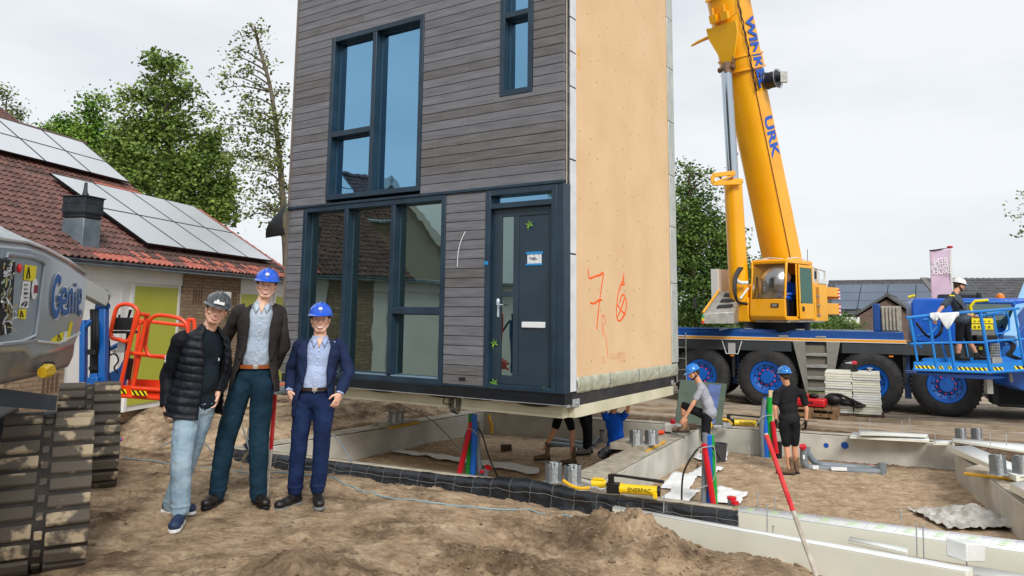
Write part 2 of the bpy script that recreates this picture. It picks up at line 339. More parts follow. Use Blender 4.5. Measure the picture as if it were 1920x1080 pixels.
    def mul(a_, b_): k = t.nodes.new('ShaderNodeMath'); k.operation = 'MULTIPLY'; L(a_, k.inputs[0]); L(b_, k.inputs[1]); return k.outputs[0]
    cc = mx(mul(band(sv.outputs[0], 6.1, 6.5), band(tv.outputs[0], -.5, .6)), cc, soil)
    gx = t.nodes.new('ShaderNodeRGB'); gx.outputs[0].default_value = (.90, .87, .83, 1); fg = t.nodes.new('ShaderNodeMapRange'); fg.inputs[1].default_value = -1.2; fg.inputs[2].default_value = -.2; fg.inputs[3].default_value = 1; fg.inputs[4].default_value = 0; L(sv.outputs[0], fg.inputs[0]); cc = mx(fg.outputs[0], cc, gx.outputs[0], 'MULTIPLY')
    mpn = t.nodes.new('ShaderNodeMapping'); mpn.inputs['Rotation'].default_value = (0, 0, atan2(.4445, .8958)); mpn.inputs['Scale'].default_value = (.35, 2.4, 1); L(co, mpn.inputs[0])
    k = t.nodes.new('ShaderNodeTexNoise'); k.inputs['Scale'].default_value = 1.6; k.inputs['Detail'].default_value = 7; k.inputs['Roughness'].default_value = .65; L(mpn.outputs[0], k.inputs[0])
    road = ramp(k.outputs[0], (.3, c(112, 96, 80)), (.43, c(160, 142, 122)), (.54, c(194, 180, 160)), (.68, c(214, 210, 204)))
    rf = mul(band(sv.outputs[0], 8.0, 8.5), band(tv.outputs[0], .3, 1.4))
    cc = mx(rf, cc, road)
    dist = t.nodes.new('ShaderNodeVectorMath'); dist.operation = 'LENGTH'; L(co, dist.inputs[0])
    grass = ramp(nz(.8, 6), (.3, c(64, 78, 40)), (.7, c(104, 116, 62)))
    cc = mx(band(dist.outputs['Value'], 32, 40), cc, grass)
    grain = ramp(nz(24, 10, .85), (.34, (.62, .60, .58, 1)), (.62, (1.2, 1.2, 1.2, 1))); cc = mx(1.0, cc, grain, 'MULTIPLY')
    mpg = t.nodes.new('ShaderNodeMapping'); mpg.inputs['Rotation'].default_value = (0, 0, .5); mpg.inputs['Scale'].default_value = (1, 2.3, 1); L(co, mpg.inputs[0]); kg = t.nodes.new('ShaderNodeTexNoise'); kg.inputs['Scale'].default_value = 3.4; kg.inputs['Detail'].default_value = 12; kg.inputs['Roughness'].default_value = .82; kg.inputs['Distortion'].default_value = .8; L(mpg.outputs[0], kg.inputs[0])
    damp = ramp(kg.outputs[0], (.39, (.50, .46, .42, 1)), (.49, (.86, .84, .82, 1)), (.58, (1.06, 1.06, 1.06, 1))); cc = mx(.85, cc, damp, 'MULTIPLY')
    L(cc, b.inputs['Base Color'])
    u = t.nodes.new('ShaderNodeBump'); u.inputs['Strength'].default_value = .8; u.inputs['Distance'].default_value = .026; L(nz(17, 10, .8), u.inputs['Height'])
    u2 = t.nodes.new('ShaderNodeBump'); u2.inputs['Strength'].default_value = .6; u2.inputs['Distance'].default_value = .008; L(nz(140, 4), u2.inputs['Height']); L(u.outputs[0], u2.inputs['Normal']); L(u2.outputs[0], b.inputs['Normal'])
    me.materials.append(m); o = bpy.data.objects.new('ground', me); col.objects.link(o); tag(o, kind='structure')
make_ground()
# ================================================================== the hanging house module
YAW = R(32.69); MC0 = V((.728, 10.2, 0)); MD = V((-cos(YAW), sin(YAW), 0)); MN = V((sin(YAW), cos(YAW), 0))
navy = mat('navy_frame_paint', c(30, 48, 62), .38, rgb2=c(40, 60, 76), vs=3, spec=.45)
navy_d = mat('navy_door_paint', c(42, 57, 68), .42, rgb2=c(48, 64, 76), vs=2, spec=.4)
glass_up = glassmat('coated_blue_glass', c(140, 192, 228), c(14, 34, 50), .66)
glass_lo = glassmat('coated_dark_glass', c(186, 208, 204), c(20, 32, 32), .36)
board_m = mat('weathered_grey_boards', c(96, 97, 102), .75, rgb2=c(120, 121, 126), vs=2.2, stretch=(.8, 1, 10), bump=.7, bs=10, bd=.006, island=.09, lo=.3, hi=.7, detail=8)
board_b = mat('weathered_brown_boards', c(88, 85, 86), .75, rgb2=c(113, 111, 113), vs=2.6, stretch=(.8, 1, 10), bump=.7, bs=10, bd=.006, island=.09, lo=.3, hi=.7, detail=8)
black_m = mat('black_membrane', c(20, 23, 27), .5, rgb2=c(34, 37, 42), vs=6, bump=.4, bs=9, bd=.02)
dark_in = mat('dark_interior', c(14, 16, 18), .9)
osb_m = mat('tan_gypsum_panel', c(222, 186, 143), .7, rgb2=c(229, 195, 153), vs=1.3, bump=.15, bs=60, bd=.002)
foil_m = mat('pale_green_plastic', c(160, 162, 140), .32, rgb2=c(188, 189, 168), vs=5, bump=.9, bs=9, bd=.03, spec=.6, detail=6)
foil_g = mat('pale_grey_plastic', c(168, 174, 168), .35, rgb2=c(186, 190, 184), vs=3, bump=.6, bs=6, bd=.02, spec=.6)
white_m = mat('white_tape', c(222, 224, 228), .5, rgb2=c(206, 208, 214), vs=4)
cream_m = mat('cream_concrete', c(196, 192, 164), .7, rgb2=c(214, 210, 184), vs=2, bump=.2, bs=30, bd=.004)
steel = mat('galvanised_steel', c(164, 170, 174), .38, .45, rgb2=c(196, 200, 202), vs=25)
orange_sp = mat('orange_spray_paint', c(244, 96, 10), .6)
screw_m = mat('screw_heads', c(96, 70, 40), .5)
H = thing('modular_house', 'grey timber clad two storey house module hanging above the concrete foundation', 'house module', tuple(MC0), -YAW)
def mb(): return MB()
def fbox(m, u0, u1, z0, z1, w0, w1): # facade coordinates: u to the left of the near corner, w into the house
    return m.box(((-(u0 + u1) / 2), (w0 + w1) / 2, (z0 + z1) / 2), (abs(u1 - u0), abs(w1 - w0), abs(z1 - z0)))
HT = 9.3
core = mb(); fbox(core, .02, 5.6, .5, HT, .26, 4.28); core.build('core_wall', dark_in, H, False)
OPEN = [(2.59, 4.708, 3.63, 6.565), (.517, 1.092, 4.93, 7.85), (2.06, 5.244, .64, 3.53), (-.01, 1.313, .66, 3.53)]
sid = mb(); nail = mb(); z = .668
rr = random.Random(3)
while z < HT - .1:
    pitch = .1425; z1 = z + pitch - .009
    if z < 3.53 < z + pitch: z1 = 3.53
    if 3.53 <= z < 3.575: z = 3.578; z1 = z + pitch - .009
    L_ = 5.62
    segs = [(0.0, L_)]
    for (a, b, c0, c1) in OPEN:
        if c0 < (z + z1) / 2 < c1:
            ns = []
            for s0, s1 in segs:
                if b <= s0 or a >= s1: ns.append((s0, s1))
                else:
                    if a > s0 + .02: ns.append((s0, a - .003))
                    if b < s1 - .02: ns.append((b + .003, s1))
            segs = ns
    for s0, s1 in segs:
        cuts = [s0] + ([rr.uniform(s0 + .8, s1 - .8)] if s1 - s0 > 2.4 and rr.random() < .25 else []) + [s1]
        for a, b in zip(cuts[:-1], cuts[1:]):
            sid.cur = 1 if noise.noise(V((z * 1.1, a * .8, 4))) > .2 or rr.random() < .10 else 0
            fbox(sid, a, b - .002, z, z1, -.022 - rr.random() * .002, .26)
        k = s0 + .06
        while k < s1:
            nail.box((-k - rr.uniform(-.006, .006), -.0255, z + .035), (.007, .003, .007)); nail.box((-k, -.0255, z + .105), (.007, .003, .007)); k += .56
    z = z1 + .009 if z1 != 3.53 else 3.531
cl = sid.build('cladding', [board_m, board_b], H, False, bevel=.003)
nail.build('nail_heads', steel, cl, False, flat=True)['kind'] = 'stuff'
tr = mb(); fbox(tr, 5.623, 5.67, .66, HT, -.03, .3); tr.build('corner_trim', mat('grey_brown_trim', c(112, 103, 97), .7), H, False)
bnd = mb(); fbox(bnd, -.012, 5.64, 3.532, 3.574, -.055, -.0225); bnd.build('lintel_flashing', navy, H, False, bevel=.004)
def window(name, u0, u1, z0, z1, bars_v, bars_h, panes, gm, depth=.12, fw=.085, extra=None):
    m = mb(); d0, d1 = -.034, .2
    fbox(m, u0, u0 + fw, z0, z1, d0, d1); fbox(m, u1 - fw, u1, z0, z1, d0, d1)
    fbox(m, u0 + fw, u1 - fw, z1 - fw, z1, d0 - .001, d1); fbox(m, u0 + fw, u1 - fw, z0, z0 + fw, d0 - .001, d1)
    for (a, b, c0, c1) in bars_v: fbox(m, a, b, c0, c1, d0 + .002, d1)
    for (a, b, c0, c1) in bars_h: fbox(m, a, b, c0, c1, d0 + .004, d1)
    fr = m.build(name, navy, H, False, bevel=.006)
    for (a, b, c0, c1) in panes:
        q = mb(); fbox(q, a, b, c0, c1, depth, depth + .02); q.build('pane', gm, fr, False)
        g = mb(); t = .014
        for bb in ((a, b, c0, c0 + t), (a, b, c1 - t, c1), (a, a + t, c0 + t, c1 - t), (b - t, b, c0 + t, c1 - t)): fbox(g, *bb, depth - .02, depth - .001)
        g.build('glazing_bead', mat('bead_metal', c(64, 84, 98), .35, .3), fr, False)
    return fr
window('window', 2.59, 4.708, 3.63, 6.565, [(3.625, 3.715, 3.715, 6.48)], [(3.715, 4.623, 4.74, 4.835)],
       [(2.675, 3.625, 3.715, 6.48), (3.715, 4.623, 4.835, 6.48), (3.715, 4.623, 3.715, 4.74)], glass_up)
window('window', .517, 1.092, 4.93, 7.85, [], [(.602, 1.007, 6.14, 6.225)], [(.602, 1.007, 5.015, 6.14), (.602, 1.007, 6.225, 7.765)], glass_up)
window('window', 2.06, 5.244, .64, 3.53, [(4.15, 4.235, .745, 3.445), (3.095, 3.18, .745, 3.445)], [(2.145, 3.095, 1.69, 1.79)],
       [(4.235, 5.159, .745, 3.445), (3.18, 4.15, .745, 3.445), (2.145, 3.095, 1.79, 3.445), (2.145, 3.095, .725, 1.69)], glass_lo)
ws = mb()
for a, b in ((2.15, 3.09), (3.19, 4.14), (4.24, 5.15)): fbox(ws, a, b, .722, .738, -.03, .1)
ws.build('window_sill', mat('pale_blue_sill', c(132, 156, 178), .35, .3), H, False)
# door with frame, transom light and side glazing
df = mb()
fbox(df, 1.225, 1.313, .66, 3.53, -.036, .2); fbox(df, .105, .19, .66, 3.53, -.036, .2); fbox(df, .19, 1.225, 3.435, 3.53, -.037, .2)
fbox(df, .19, 1.225, 3.24, 3.32, -.034, .2); fbox(df, .19, 1.225, .66, .71, -.04, .2)
dfo = df.build('door_frame', navy, H, False, bevel=.006)
tg = mb(); fbox(tg, .19, 1.225, 3.32, 3.435, .1, .12); tg.build('transom_pane', glass_up, dfo, False)
cp = mb(); fbox(cp, -.012, .103, .66, 3.53, -.035, .2); cp.build('corner_panel', navy, H, False, bevel=.005)
D_ = mb(); y0, y1 = .045, .1
for bb in ((1.07, 1.224, .712, 3.239), (.191, .27, .712, 3.239), (.775, .865, .835, 3.12), (.27, 1.07, 3.12, 3.239), (.27, 1.07, .712, .835), (.865, 1.07, 1.95, 2.03)): fbox(D_, *bb, y0, y1)
fbox(D_, .27, .775, .835, 3.12, y0 + .014, y1)
door = D_.build('door', navy_d, H, False, bevel=.004)
for a, b in ((.835, 1.95), (2.03, 3.12)):
    q = mb(); fbox(q, .865, 1.07, a, b, y0 + .02, y0 + .03); q.build('door_pane', glass_lo, door, False)
q = mb(); fbox(q, .33, .71, 1.514, 1.598, y0 - .012, y0 + .02); q.build('letterbox', mat('white_satin_metal', c(226, 230, 232), .35), door, False, bevel=.008)
q = mb(); fbox(q, 1.095, 1.125, 1.66, 1.9, y0 - .015, y0); q.ell((-1.11, y0 - .02, 1.88), (.032, .02, .05)); q.tube([(-1.11, y0 - .01, 1.84), (-1.11, y0 - .05, 1.84), (-1.0, y0 - .055, 1.835)], .01)
q.build('handle', mat('handle_metal', c(196, 214, 226), .3, .4), door, False)
q = mb(); q.grid(lambda a, b: V((-(.395 + .235 * a), y0 + .009 - .003 * sin(a * 19), 2.415 + .15 * b)), 24, 4); nt_ = q.build('notice_sheet', mat('wrinkled_paper', c(214, 218, 222), .6, bump=.8, bs=14, bd=.01), door, False)
q = mb(); fbox(q, .37, .65, 2.555, 2.59, y0 + .002, y0 + .006); fbox(q, .38, .655, 2.395, 2.422, y0 + .002, y0 + .006); q.build('blue_tape', mat('blue_tape', c(38, 136, 200), .5), door, False)
q = mb(); fbox(q, .46, .56, 2.48, 2.488, y0 + .0, y0 + .004); fbox(q, .49, .6, 2.5, 2.507, y0 + .0, y0 + .004); q.build('printed_lines', mat('dark_print', c(60, 60, 66), .6), nt_, False)
q = mb(); fbox(q, 1.25, 1.32, 2.42, 2.47, -.04, -.0375); q.build('blue_tape', MC['blue_tape'], dfo, False)
# skirt, sill line, silver edge
q = mb(); fbox(q, -.02, 5.62, .492, .645, -.02, .2); q.build('base_skirt', mat('base_skirt_black', c(16, 22, 28), .35, rgb2=c(24, 32, 40), vs=2, bump=.3, bs=3, bd=.02), H, False)
q = mb(); fbox(q, -.03, 2.058, .646, .664, -.045, .1); fbox(q, 2.06, 5.62, .625, .639, -.03, .1); q.build('base_flashing', navy, H, False)
q = mb(); fbox(q, -.02, 5.62, .482, .4905, -.024, .05); q.build('base_edge_strip', steel, H, False)
q = mb(); fbox(q, .105, 5.55, .29, .462, .16, .43); fbox(q, .1, 5.55, .33, .34, .15, .3); fbox(q, 0, 5.5, .287, .453, .432, 4.12); fbox(q, -.006, .1, .292, .456, .3, .43)
q.build('floor_slab', cream_m, H, False, bevel=.006)
q = mb(); fbox(q, -.002, 5.55, .455, .62, .2, 4.16); q.build('base_beam', mat('black_painted_beam', c(38, 38, 40), .6, rgb2=c(58, 56, 56), vs=3, bump=.3, bs=8, bd=.02), H, False)
q = mb(); fbox(q, -.014, .05, .45, .62, .06, .16); fbox(q, -.03, .0, .45, .55, .2, .4); fbox(q, -.02, .0, .47, .55, 4.0, 4.1); q.tube([(.03, .3, .5), (.055, .3, .5)], .02, 12); q.build('corner_bracket', steel, H, False, bevel=.004)
# side wall
q = mb(); fbox(q, .0, .02, .62, HT, .03, 4.3); q.build('side_core', black_m, H, False)
q = mb(); z = .7
fbox(q, -.004, -.0005, .66, HT, .05, .075)
while z < HT: fbox(q, -.008, -.0045, z, z + .22, .045, .06); z += .5
q.build('batten_strip', mat('pale_timber', c(186, 178, 160), .7), H, False)
q = mb(); z = .655
for b in (2.55, 3.9, 4.975, 5.5, 6.02, 6.6, 7.2, 8, HT): fbox(q, -.014, -.0005, z, b - .012, .155, .33); z = b + .012
q.build('insulation_edge', white_m, H, False)
q = mb(); fbox(q, -.008, -.0006, .84, HT, .331, 4.03); osb = q.build('side_panel', osb_m, H, False)
q = mb(); rr = random.Random(5)
for i in range(12):
    for j in range(22):
        if rr.random() < .45: q.box((.0085, .45 + i * .31 + rr.uniform(-.06, .06), 1.0 + j * .38 + rr.uniform(-.1, .1)), (.002, .014, .02))
q.build('screw_heads', screw_m, osb, False, flat=True)['kind'] = 'stuff'
q = mb()
for k, (u0, z0, a, b, hh) in enumerate(((1.36, 1.03, .02, .5, .1), (1.72, .97, .0, .33, .17), (1.1, .98, .0, .2, .12))): q.box((.0082, u0 + b / 2, z0 + hh / 2), (.0012, b * .7, hh))
q.build('stain_patches', mat('pink_stain', c(224, 172, 130), .8, rgb2=c(222, 186, 143), vs=12), osb, False)
q = mb(); q.box((.0086, .42, 5.45), (.001, .1, .32)); q.build('orange_smear', mat('orange_smear', c(232, 176, 96), .8, rgb2=c(224, 188, 140), vs=5), osb, False)
def spray(name, strokes, r):
    m = mb()
    for s_ in strokes:
        p = spline([(.009, a, b) for a, b in s_], 5); n = len(p)
        m.tube([x + V((0, noise.noise(x * 9) * .006, noise.noise(x * 9 + V((5, 5, 5))) * .006)) for x in p], [r * (.75 + .5 * abs(noise.noise(x * 5))) for x in p], 6)
    for v in m.v: v.x = .0082 + (v.x - .009) * .15
    m.build(name, orange_sp, osb, False)
spray('painted_numeral', [[(.71, 2.37), (.73, 2.24), (.9, 2.26), (1.1, 2.3), (1.22, 2.33), (1.15, 2.12), (1.08, 1.9), (1.02, 1.68), (.99, 1.49)], [(.77, 1.88), (.9, 1.87), (1.05, 1.92), (1.17, 1.93)]], .019)
spray('painted_numeral', [[(1.98, 2.37), (1.93, 2.28), (1.99, 2.2), (1.85, 2.17), (1.74, 2.02), (1.69, 1.85), (1.68, 1.72), (1.75, 1.62), (1.9, 1.66), (2.03, 1.78), (2.06, 1.9), (1.98, 2.02), (1.87, 2.0), (1.8, 1.9)], [(1.72, 1.68), (1.85, 1.8), (1.99, 1.98)], [(1.7, 1.88), (1.86, 1.78), (2.02, 1.7)], [(1.8, 2.1), (1.88, 2.2), (1.98, 2.3)]], .019)
spray('painted_letter', [[(1.17, 1.38), (1.16, 1.55), (1.17, 1.69), (1.24, 1.68), (1.28, 1.6), (1.19, 1.52), (1.27, 1.4), (1.33, 1.22), (1.36, 1.05)]], .010)
q = mb(); xs = [.33, 1.42, 2.52, 3.42, 4.31]
for a, b in zip(xs[:-1], xs[1:]):
    q.grid(lambda s_, t_: V((.012 + .018 * sin(pi * t_) + .006 * noise.noise(V((a * 9 + s_ * 8, t_ * 5, 2))), a + .006 + (b - a - .012) * s_, .622 + .218 * t_ + (.012 * noise.noise(V((s_ * 7 + a, 0, 0))) if t_ < .05 else 0))), 20, 8)
q.build('plastic_skirt', foil_m, H, False, solid=.008)
q = mb(); z = .86
for b in (2.3, 3.35, 4.32, 5.35, 6.4, 7.4, 8.4, HT): fbox(q, -.03, -.001, z, b - .008, 4.032, 4.335); z = b
q.build('plastic_edge', foil_g, H, False, bevel=.01)
q = mb()
for i, (a, b) in enumerate([(.36, .70), (.9, .74), (1.38, .76), (1.44, .70), (1.98, .74), (2.46, .76), (2.56, .72), (3.0, .72), (3.4, .75), (3.85, .74), (4.2, .77)] + [(4.12 + .1 * (k % 2), 1.1 + .52 * k) for k in range(15)]):
    q.lathe([(.004, 0), (.03, .002), (.018, .006), (.004, .006)], (.03, a, b), (1, 0, 0), 10)
q.build('insulation_washer', steel, H, False)['kind'] = 'stuff'
rf = mb(); fbox(rf, -.03, 5.7, HT, HT + .06, -.05, 4.36); rf.build('roof', black_m, H, False)
# loose membrane flap on the far corner, hanging cable, flexible white wire and air vent
q = mb(); q.grid(lambda a, b: V((-5.58 - .36 * sin(a * 1.5) * (.45 + .55 * b), -.07 - .12 * sin(b * 2.6) - .12 * a, 3.66 - (.6 + .05 * a) * b - .22 * a * (1 - b))), 10, 12)
q.build('membrane_flap', black_m, H, False, solid=.006)
q = mb(); q.tube(spline([(-1.68, -.03, 2.93), (-1.74, -.045, 2.8), (-1.79, -.05, 2.62), (-1.81, -.04, 2.4)], 6), .007); q.build('white_wire', white_m, H, False)
q = mb(); fbox(q, 1.634, 1.746, .73, .775, -.032, -.02); q.build('air_vent', black_m, H, False)
q = mb()
for k in range(4):
    a0 = k * .5; q.tube([(-1.95 + .07 * sin(a) + .012 * k, .1 + .02 * k, .37 + (.13 + .01 * k) * cos(a)) for a in [a0 + 2 * pi * i / 18 for i in range(18)]], .008, 6, closed=True)
q.tube(spline([(-1.95, .12, .5), (-2.1, .1, .44), (-2.12, .1, .36), (-1.98, .1, .35)], 5), .009)
q.build('cable_coil', mat('black_rubber', c(18, 18, 20), .5), H, False)
q = mb()
for u_, d_ in ((3.4, .03), (2.15, .03), (.55, .04), (1.5, .02)): q.ell((-u_, .1, .475), (.3, .03, d_ + .01))
q.build('sagging_foil', black_m, H, False)
# leaves stuck to the wet door
leaf_m = mat('fresh_green_leaf', c(92, 150, 40), .5, rgb2=c(140, 186, 60), vs=30)
def leaf(u, z, w, size, label, lobes=5):
    t = thing('leaf', label, 'leaf', tuple(MC0 + MD * u + MN * w + Z0 * z), -YAW, 'wet leaves on the house module'); m = mb(); pts = []
    for k in range(lobes):
        a = -.3 + k * 2 * pi / lobes * .86; tip = V((cos(a), 0, sin(a))) * size; l = V((cos(a - .35), 0, sin(a - .35))) * size * .5; r_ = V((cos(a + .35), 0, sin(a + .35))) * size * .5
        m.add([(0, 0, 0), l + V((0, -.006, 0)), tip + V((0, -.012, 0)), r_ + V((0, -.002, 0))], [(0, 1, 2, 3)])
    m.tube([(0, -.002, 0), (-size * .4, -.004, -size * 1.2)], .002, 5)
    m.build('blade', leaf_m, t, False)
leaf(.585, 2.98, .035, .07, 'lobed green leaf stuck near the top of the door panel')
leaf(1.16, 1.28, .025, .07, 'green leaf stuck on the left stile of the door, low down')
leaf(1.12, .72, -.03, .08, 'green leaf lying on the door threshold, left end')
leaf(.3, .71, -.02, .03, 'tiny yellowish leaf on the door threshold, right end')
leaf(.28, 3.40, .08, .05, 'green leaf stuck high on the pane above the door')
# ================================================================== garage row and house on the left
GW = V((.2043, .9789, 0)); GQ = V((-.9789, .2043, 0)); G0 = V((-5.74, 18.81, 0)); GR = atan2(.9789, .2043)
gbrick = brickmat('brown_brick', c(172, 146, 118), c(144, 120, 98), c(124, 110, 96), .23, .068, .009, rot=0)
wpanel = mat('white_painted_panel', c(238, 238, 236), .5, rgb2=c(228, 228, 226), vs=1.5)
green = mat('lime_green_door', c(178, 182, 62), .42, rgb2=c(184, 188, 72), vs=1.2)
zinc = mat('grey_zinc', c(104, 118, 128), .42, .4, rgb2=c(130, 142, 150), vs=4)
tA = mat('brown_tile_a', c(98, 68, 62), .6, rgb2=c(122, 86, 78), vs=6, bump=.3, bs=50, bd=.004); tB = mat('brown_tile_b', c(84, 58, 54), .6, rgb2=c(106, 76, 68), vs=6, bump=.3, bs=50, bd=.004)
tC = mat('red_tile', c(160, 88, 74), .65, rgb2=c(182, 108, 92), vs=7, bump=.3, bs=50, bd=.004); tD = mat('dark_tile', c(70, 54, 50), .65, rgb2=c(92, 68, 60), vs=7, bump=.3, bs=50, bd=.004)
pv_m = mat('solar_sky_sheen', c(216, 220, 224), .3, .5, spec=.9); pv_f = mat('black_panel_frame', c(20, 20, 22), .4)  # pale panel base colour stands in for bright sky mirrored in dark glass
def tiles(parent, O, U, Vv, nu, nv, tw, tl, pick, name='roof_tiles', flat=False):
    """one sheet of overlapping pantiles: nu columns along U, nv courses up the slope Vv"""
    U = V(U).normalized(); Vv = V(Vv).normalized(); N = U.cross(Vv); N = -N if N.z < 0 else N; m = MB(); K = 6
    prof = [.0, .010, .027, .036, .027, .007, .0] if not flat else [0, .012, .014, .014, .014, .012, 0]
    for j in range(nv):
        for i in range(nu):
            m.cur = pick(i, j); o = len(m.v)
            for (b, lift) in ((0, .028), (1.04, .004)):
                for k in range(K + 1): m.v.append(V(O) + U * (tw * (i + k / K)) + Vv * (tl * (j + b)) + N * (prof[k] + lift))
            for k in range(K + 1): m.v.append(V(O) + U * (tw * (i + k / K)) + Vv * (tl * j) + N * (prof[k] + .008))
            for k in range(K):
                m.f.append((o + k, o + k + 1, o + K + 2 + k, o + K + 1 + k)); m.mi.append(m.cur)
                m.f.append((o + k, o + k + 1, o + 2 * K + 3 + k, o + 2 * K + 2 + k)); m.mi.append(m.cur)
    return m
def pv_panel(parent, O, U, Vv, w, l, name='solar_panel'):
    U = V(U).normalized(); Vv = V(Vv).normalized(); N = U.cross(Vv); N = -N if N.z < 0 else N; m = MB(); t = .035; o = V(O) + N * .12
    def q(a0, a1, b0, b1, h0, h1): m.hex([o + U * a + Vv * b + N * h for h in (h0, h1) for a, b in ((a0, b0), (a1, b0), (a1, b1), (a0, b1))])
    m.cur = 0; q(.012, w - .012, .012, l - .012, .0, .034)
    m.cur = 1
    for a in ((0, w, 0, .011), (0, w, l - .006, l), (0, .011, .012, l - .012), (w - .011, w, .012, l - .012)): q(*a, 0, .04)
    return m.build(name, [pv_m, pv_f], parent, False, flat=True)
GA = thing('garage_row', 'low white and brick garage row with lime green doors and red tiled roof', 'garage', tuple(G0), GR)
def lb(m, a, b): a = V(a); b = V(b); return m.box((a + b) / 2, (abs(b.x - a.x), abs(b.y - a.y), abs(b.z - a.z)))
for a, b in ((-4.03, -1.98), (-8.0, -6.88)): q = MB(); lb(q, (a, 0, -.3), (b, .2, 2.45)); q.build('brick_wall', gbrick, GA, False)
for a, b in ((-1.977, .2), (-6.877, -4.033), (-15.0, -8.003)): q = MB(); lb(q, (a, .02, 2.2), (b, .2, 2.448)); lb(q, (a, .06, -.1), (b, .2, 2.1995)); q.build('panel_wall', wpanel, GA, False)
q = MB()
for a in (-1.977, -1.0, -.42, .12, -6.877, -5.72, -5.44, -4.13, -11.3, -10.3, -9.9, -8.5): lb(q, (a, .03, -.1), (a + .08, .058, 2.199))
q.build('door_posts', wpanel, GA, False, bevel=.004)
for a, z in ((-3.7, 1.85), (-2.45, 1.85), (-7.3, .42)):
    vt = MB()
    for k in range(4): lb(vt, (a + k * .085, -.004, z), (a + k * .085 + .055, .01, z + .28))
    vt.build('air_brick', mat('vertical_bricks', c(112, 88, 68), .85, rgb2=c(96, 74, 60), vs=20), GA, False)
q = MB(); lb(q, (-2.75, -.16, 1.72), (-2.58, -.002, 2.12)); q.build('meter_box', wpanel, GA, False, bevel=.01)
def gdoor(a, b, m_, top=2.13, lab=None):
    q = MB(); lb(q, (a, .035, .0), (b, .059, top)); d = q.build('garage_door', m_, GA, False, bevel=.004)
    if lab: d['label'] = lab
    q = MB(); q.box(((b - .08), .0, 1.02), (.09, .05, .02)); q.box((b - .06, .02, 1.02), (.03, .03, .12)); q.build('door_handle', steel, d, False)
gdoor(-5.36, -4.06, green, 2.15, 'lime green garage door'); gdoor(-1.9, -1.0, green, 2.1, 'lime green garage door'); gdoor(-.34, .12, green, 2.08, 'lime green garage door')
gdoor(-6.8, -5.72, wpanel, 2.2, 'white garage door'); gdoor(-9.82, -8.5, wpanel, 2.15); gdoor(-11.2, -10.3, wpanel, 2.15)
q = MB(); lb(q, (-13.8, -.24, 2.43), (.25, -.13, 2.53)); lb(q, (-13.8, -.13, 2.45), (.2, .2, 2.47)); q.build('gutter', zinc, GA, False, bevel=.02)
q = MB(); lb(q, (-15, .2, -.3), (.2, 3.4, 2.45)); lb(q, (-8.9, 2.9, 2.452), (.2, 3.4, 4.2)); q.build('inner_wall', gbrick, GA, False)
SL = R(31.5); SU = V((0, cos(SL), sin(SL))); RO = V((0, -.24, 2.52))
rt = random.Random(11)
NU, NV = 66, 15
def pick1(i, j):
    u = -8.95 + i * .139
    if j < 1 and u > -6.6: return 2 if rt.random() < .75 else 0
    if j == 1 and u > -5.8 and rt.random() < .35: return 2
    if j <= 2 and u > -5.2: return 3
    return 0 if rt.random() < .6 else (1 if rt.random() < .92 else 3)
rm = tiles(GA, RO + V((-8.95, 0, 0)), (1, 0, 0), SU, NU, NV, .139, .231, pick1); rf1 = rm.build('roof', [tA, tB, tC, tD], GA, False, ang=60)
q = MB(); q.hex([RO + V((x, 0, -.06)) + SU * b + V((0, 0, h)) for h in (0, .045) for x, b in ((-8.95, 0), (.22, 0), (.22, 3.45), (-8.95, 3.45))]); q.build('roof_deck', tD, rf1, False)
q = MB()
for k in range(15): q.bar(RO + V((.22, 0, .02)) + SU * (k * .231), RO + V((.22, 0, .045)) + SU * (k * .231 + .25), .16, .07)
q.build('verge_tiles', tC, rf1, False, bevel=.02)
for i in range(4):
    for j in range(2): pv_panel(GA, RO + V((-4.9 + i * 1.16, 0, 0)) + SU * (.62 + j * 1.38), (1, 0, 0), SU, 1.145, 1.365)
# sheet metal chimney
q = MB(); CX, CY = -6.45, .30
b0 = V((CX, CY, 2.5)); h_ = .29
def frus(m, ctr, w0, d0, z0, w1, d1, z1): m.hex([V(ctr) + V((sx * w / 2, sy * d / 2, zz)) for (w, d, zz) in ((w0, d0, z0), (w1, d1, z1)) for sx, sy in ((-1, -1), (1, -1), (1, 1), (-1, 1))])
frus(q, b0, .40, .44, .1, .38, .42, .74); ch = q.build('chimney', zinc, rf1, False, bevel=.01)
q = MB(); frus(q, b0, .40, .44, .75, .42, .46, .78); frus(q, b0, .38, .42, .782, .38, .42, .81); frus(q, b0, .40, .44, .812, .42, .46, .84); frus(q, b0, .42, .46, .842, .42, .46, .98); frus(q, b0, .41, .45, .982, .42, .46, 1.1); frus(q, b0, .46, .50, 1.102, .46, .50, 1.125)
q.build('chimney_cowl', mat('dark_zinc', c(62, 70, 76), .5, .3, rgb2=c(44, 50, 54), vs=6), ch, False, bevel=.006)
q = MB(); q.tube([b0 + V((.02, 0, 1.12)), b0 + V((.02, 0, 1.24)), b0 + V((.02, 0, 1.38))], [.06, .035, .025], 8); q.tube([b0 + V((.1, .02, 1.12)), b0 + V((.1, .02, 1.2))], .02, 6); q.build('flue_pipe', MC['dark_zinc'], ch, False)
q = MB(); q.hex([b0 + V((x, y, 0)) + V((0, 0, .2 + (y + .0) * .61 + h)) for h in (0, .02) for x, y in ((-.3, -.36), (.3, -.36), (.3, .34), (-.3, .34))]); q.build('lead_flashing', zinc, ch, False)
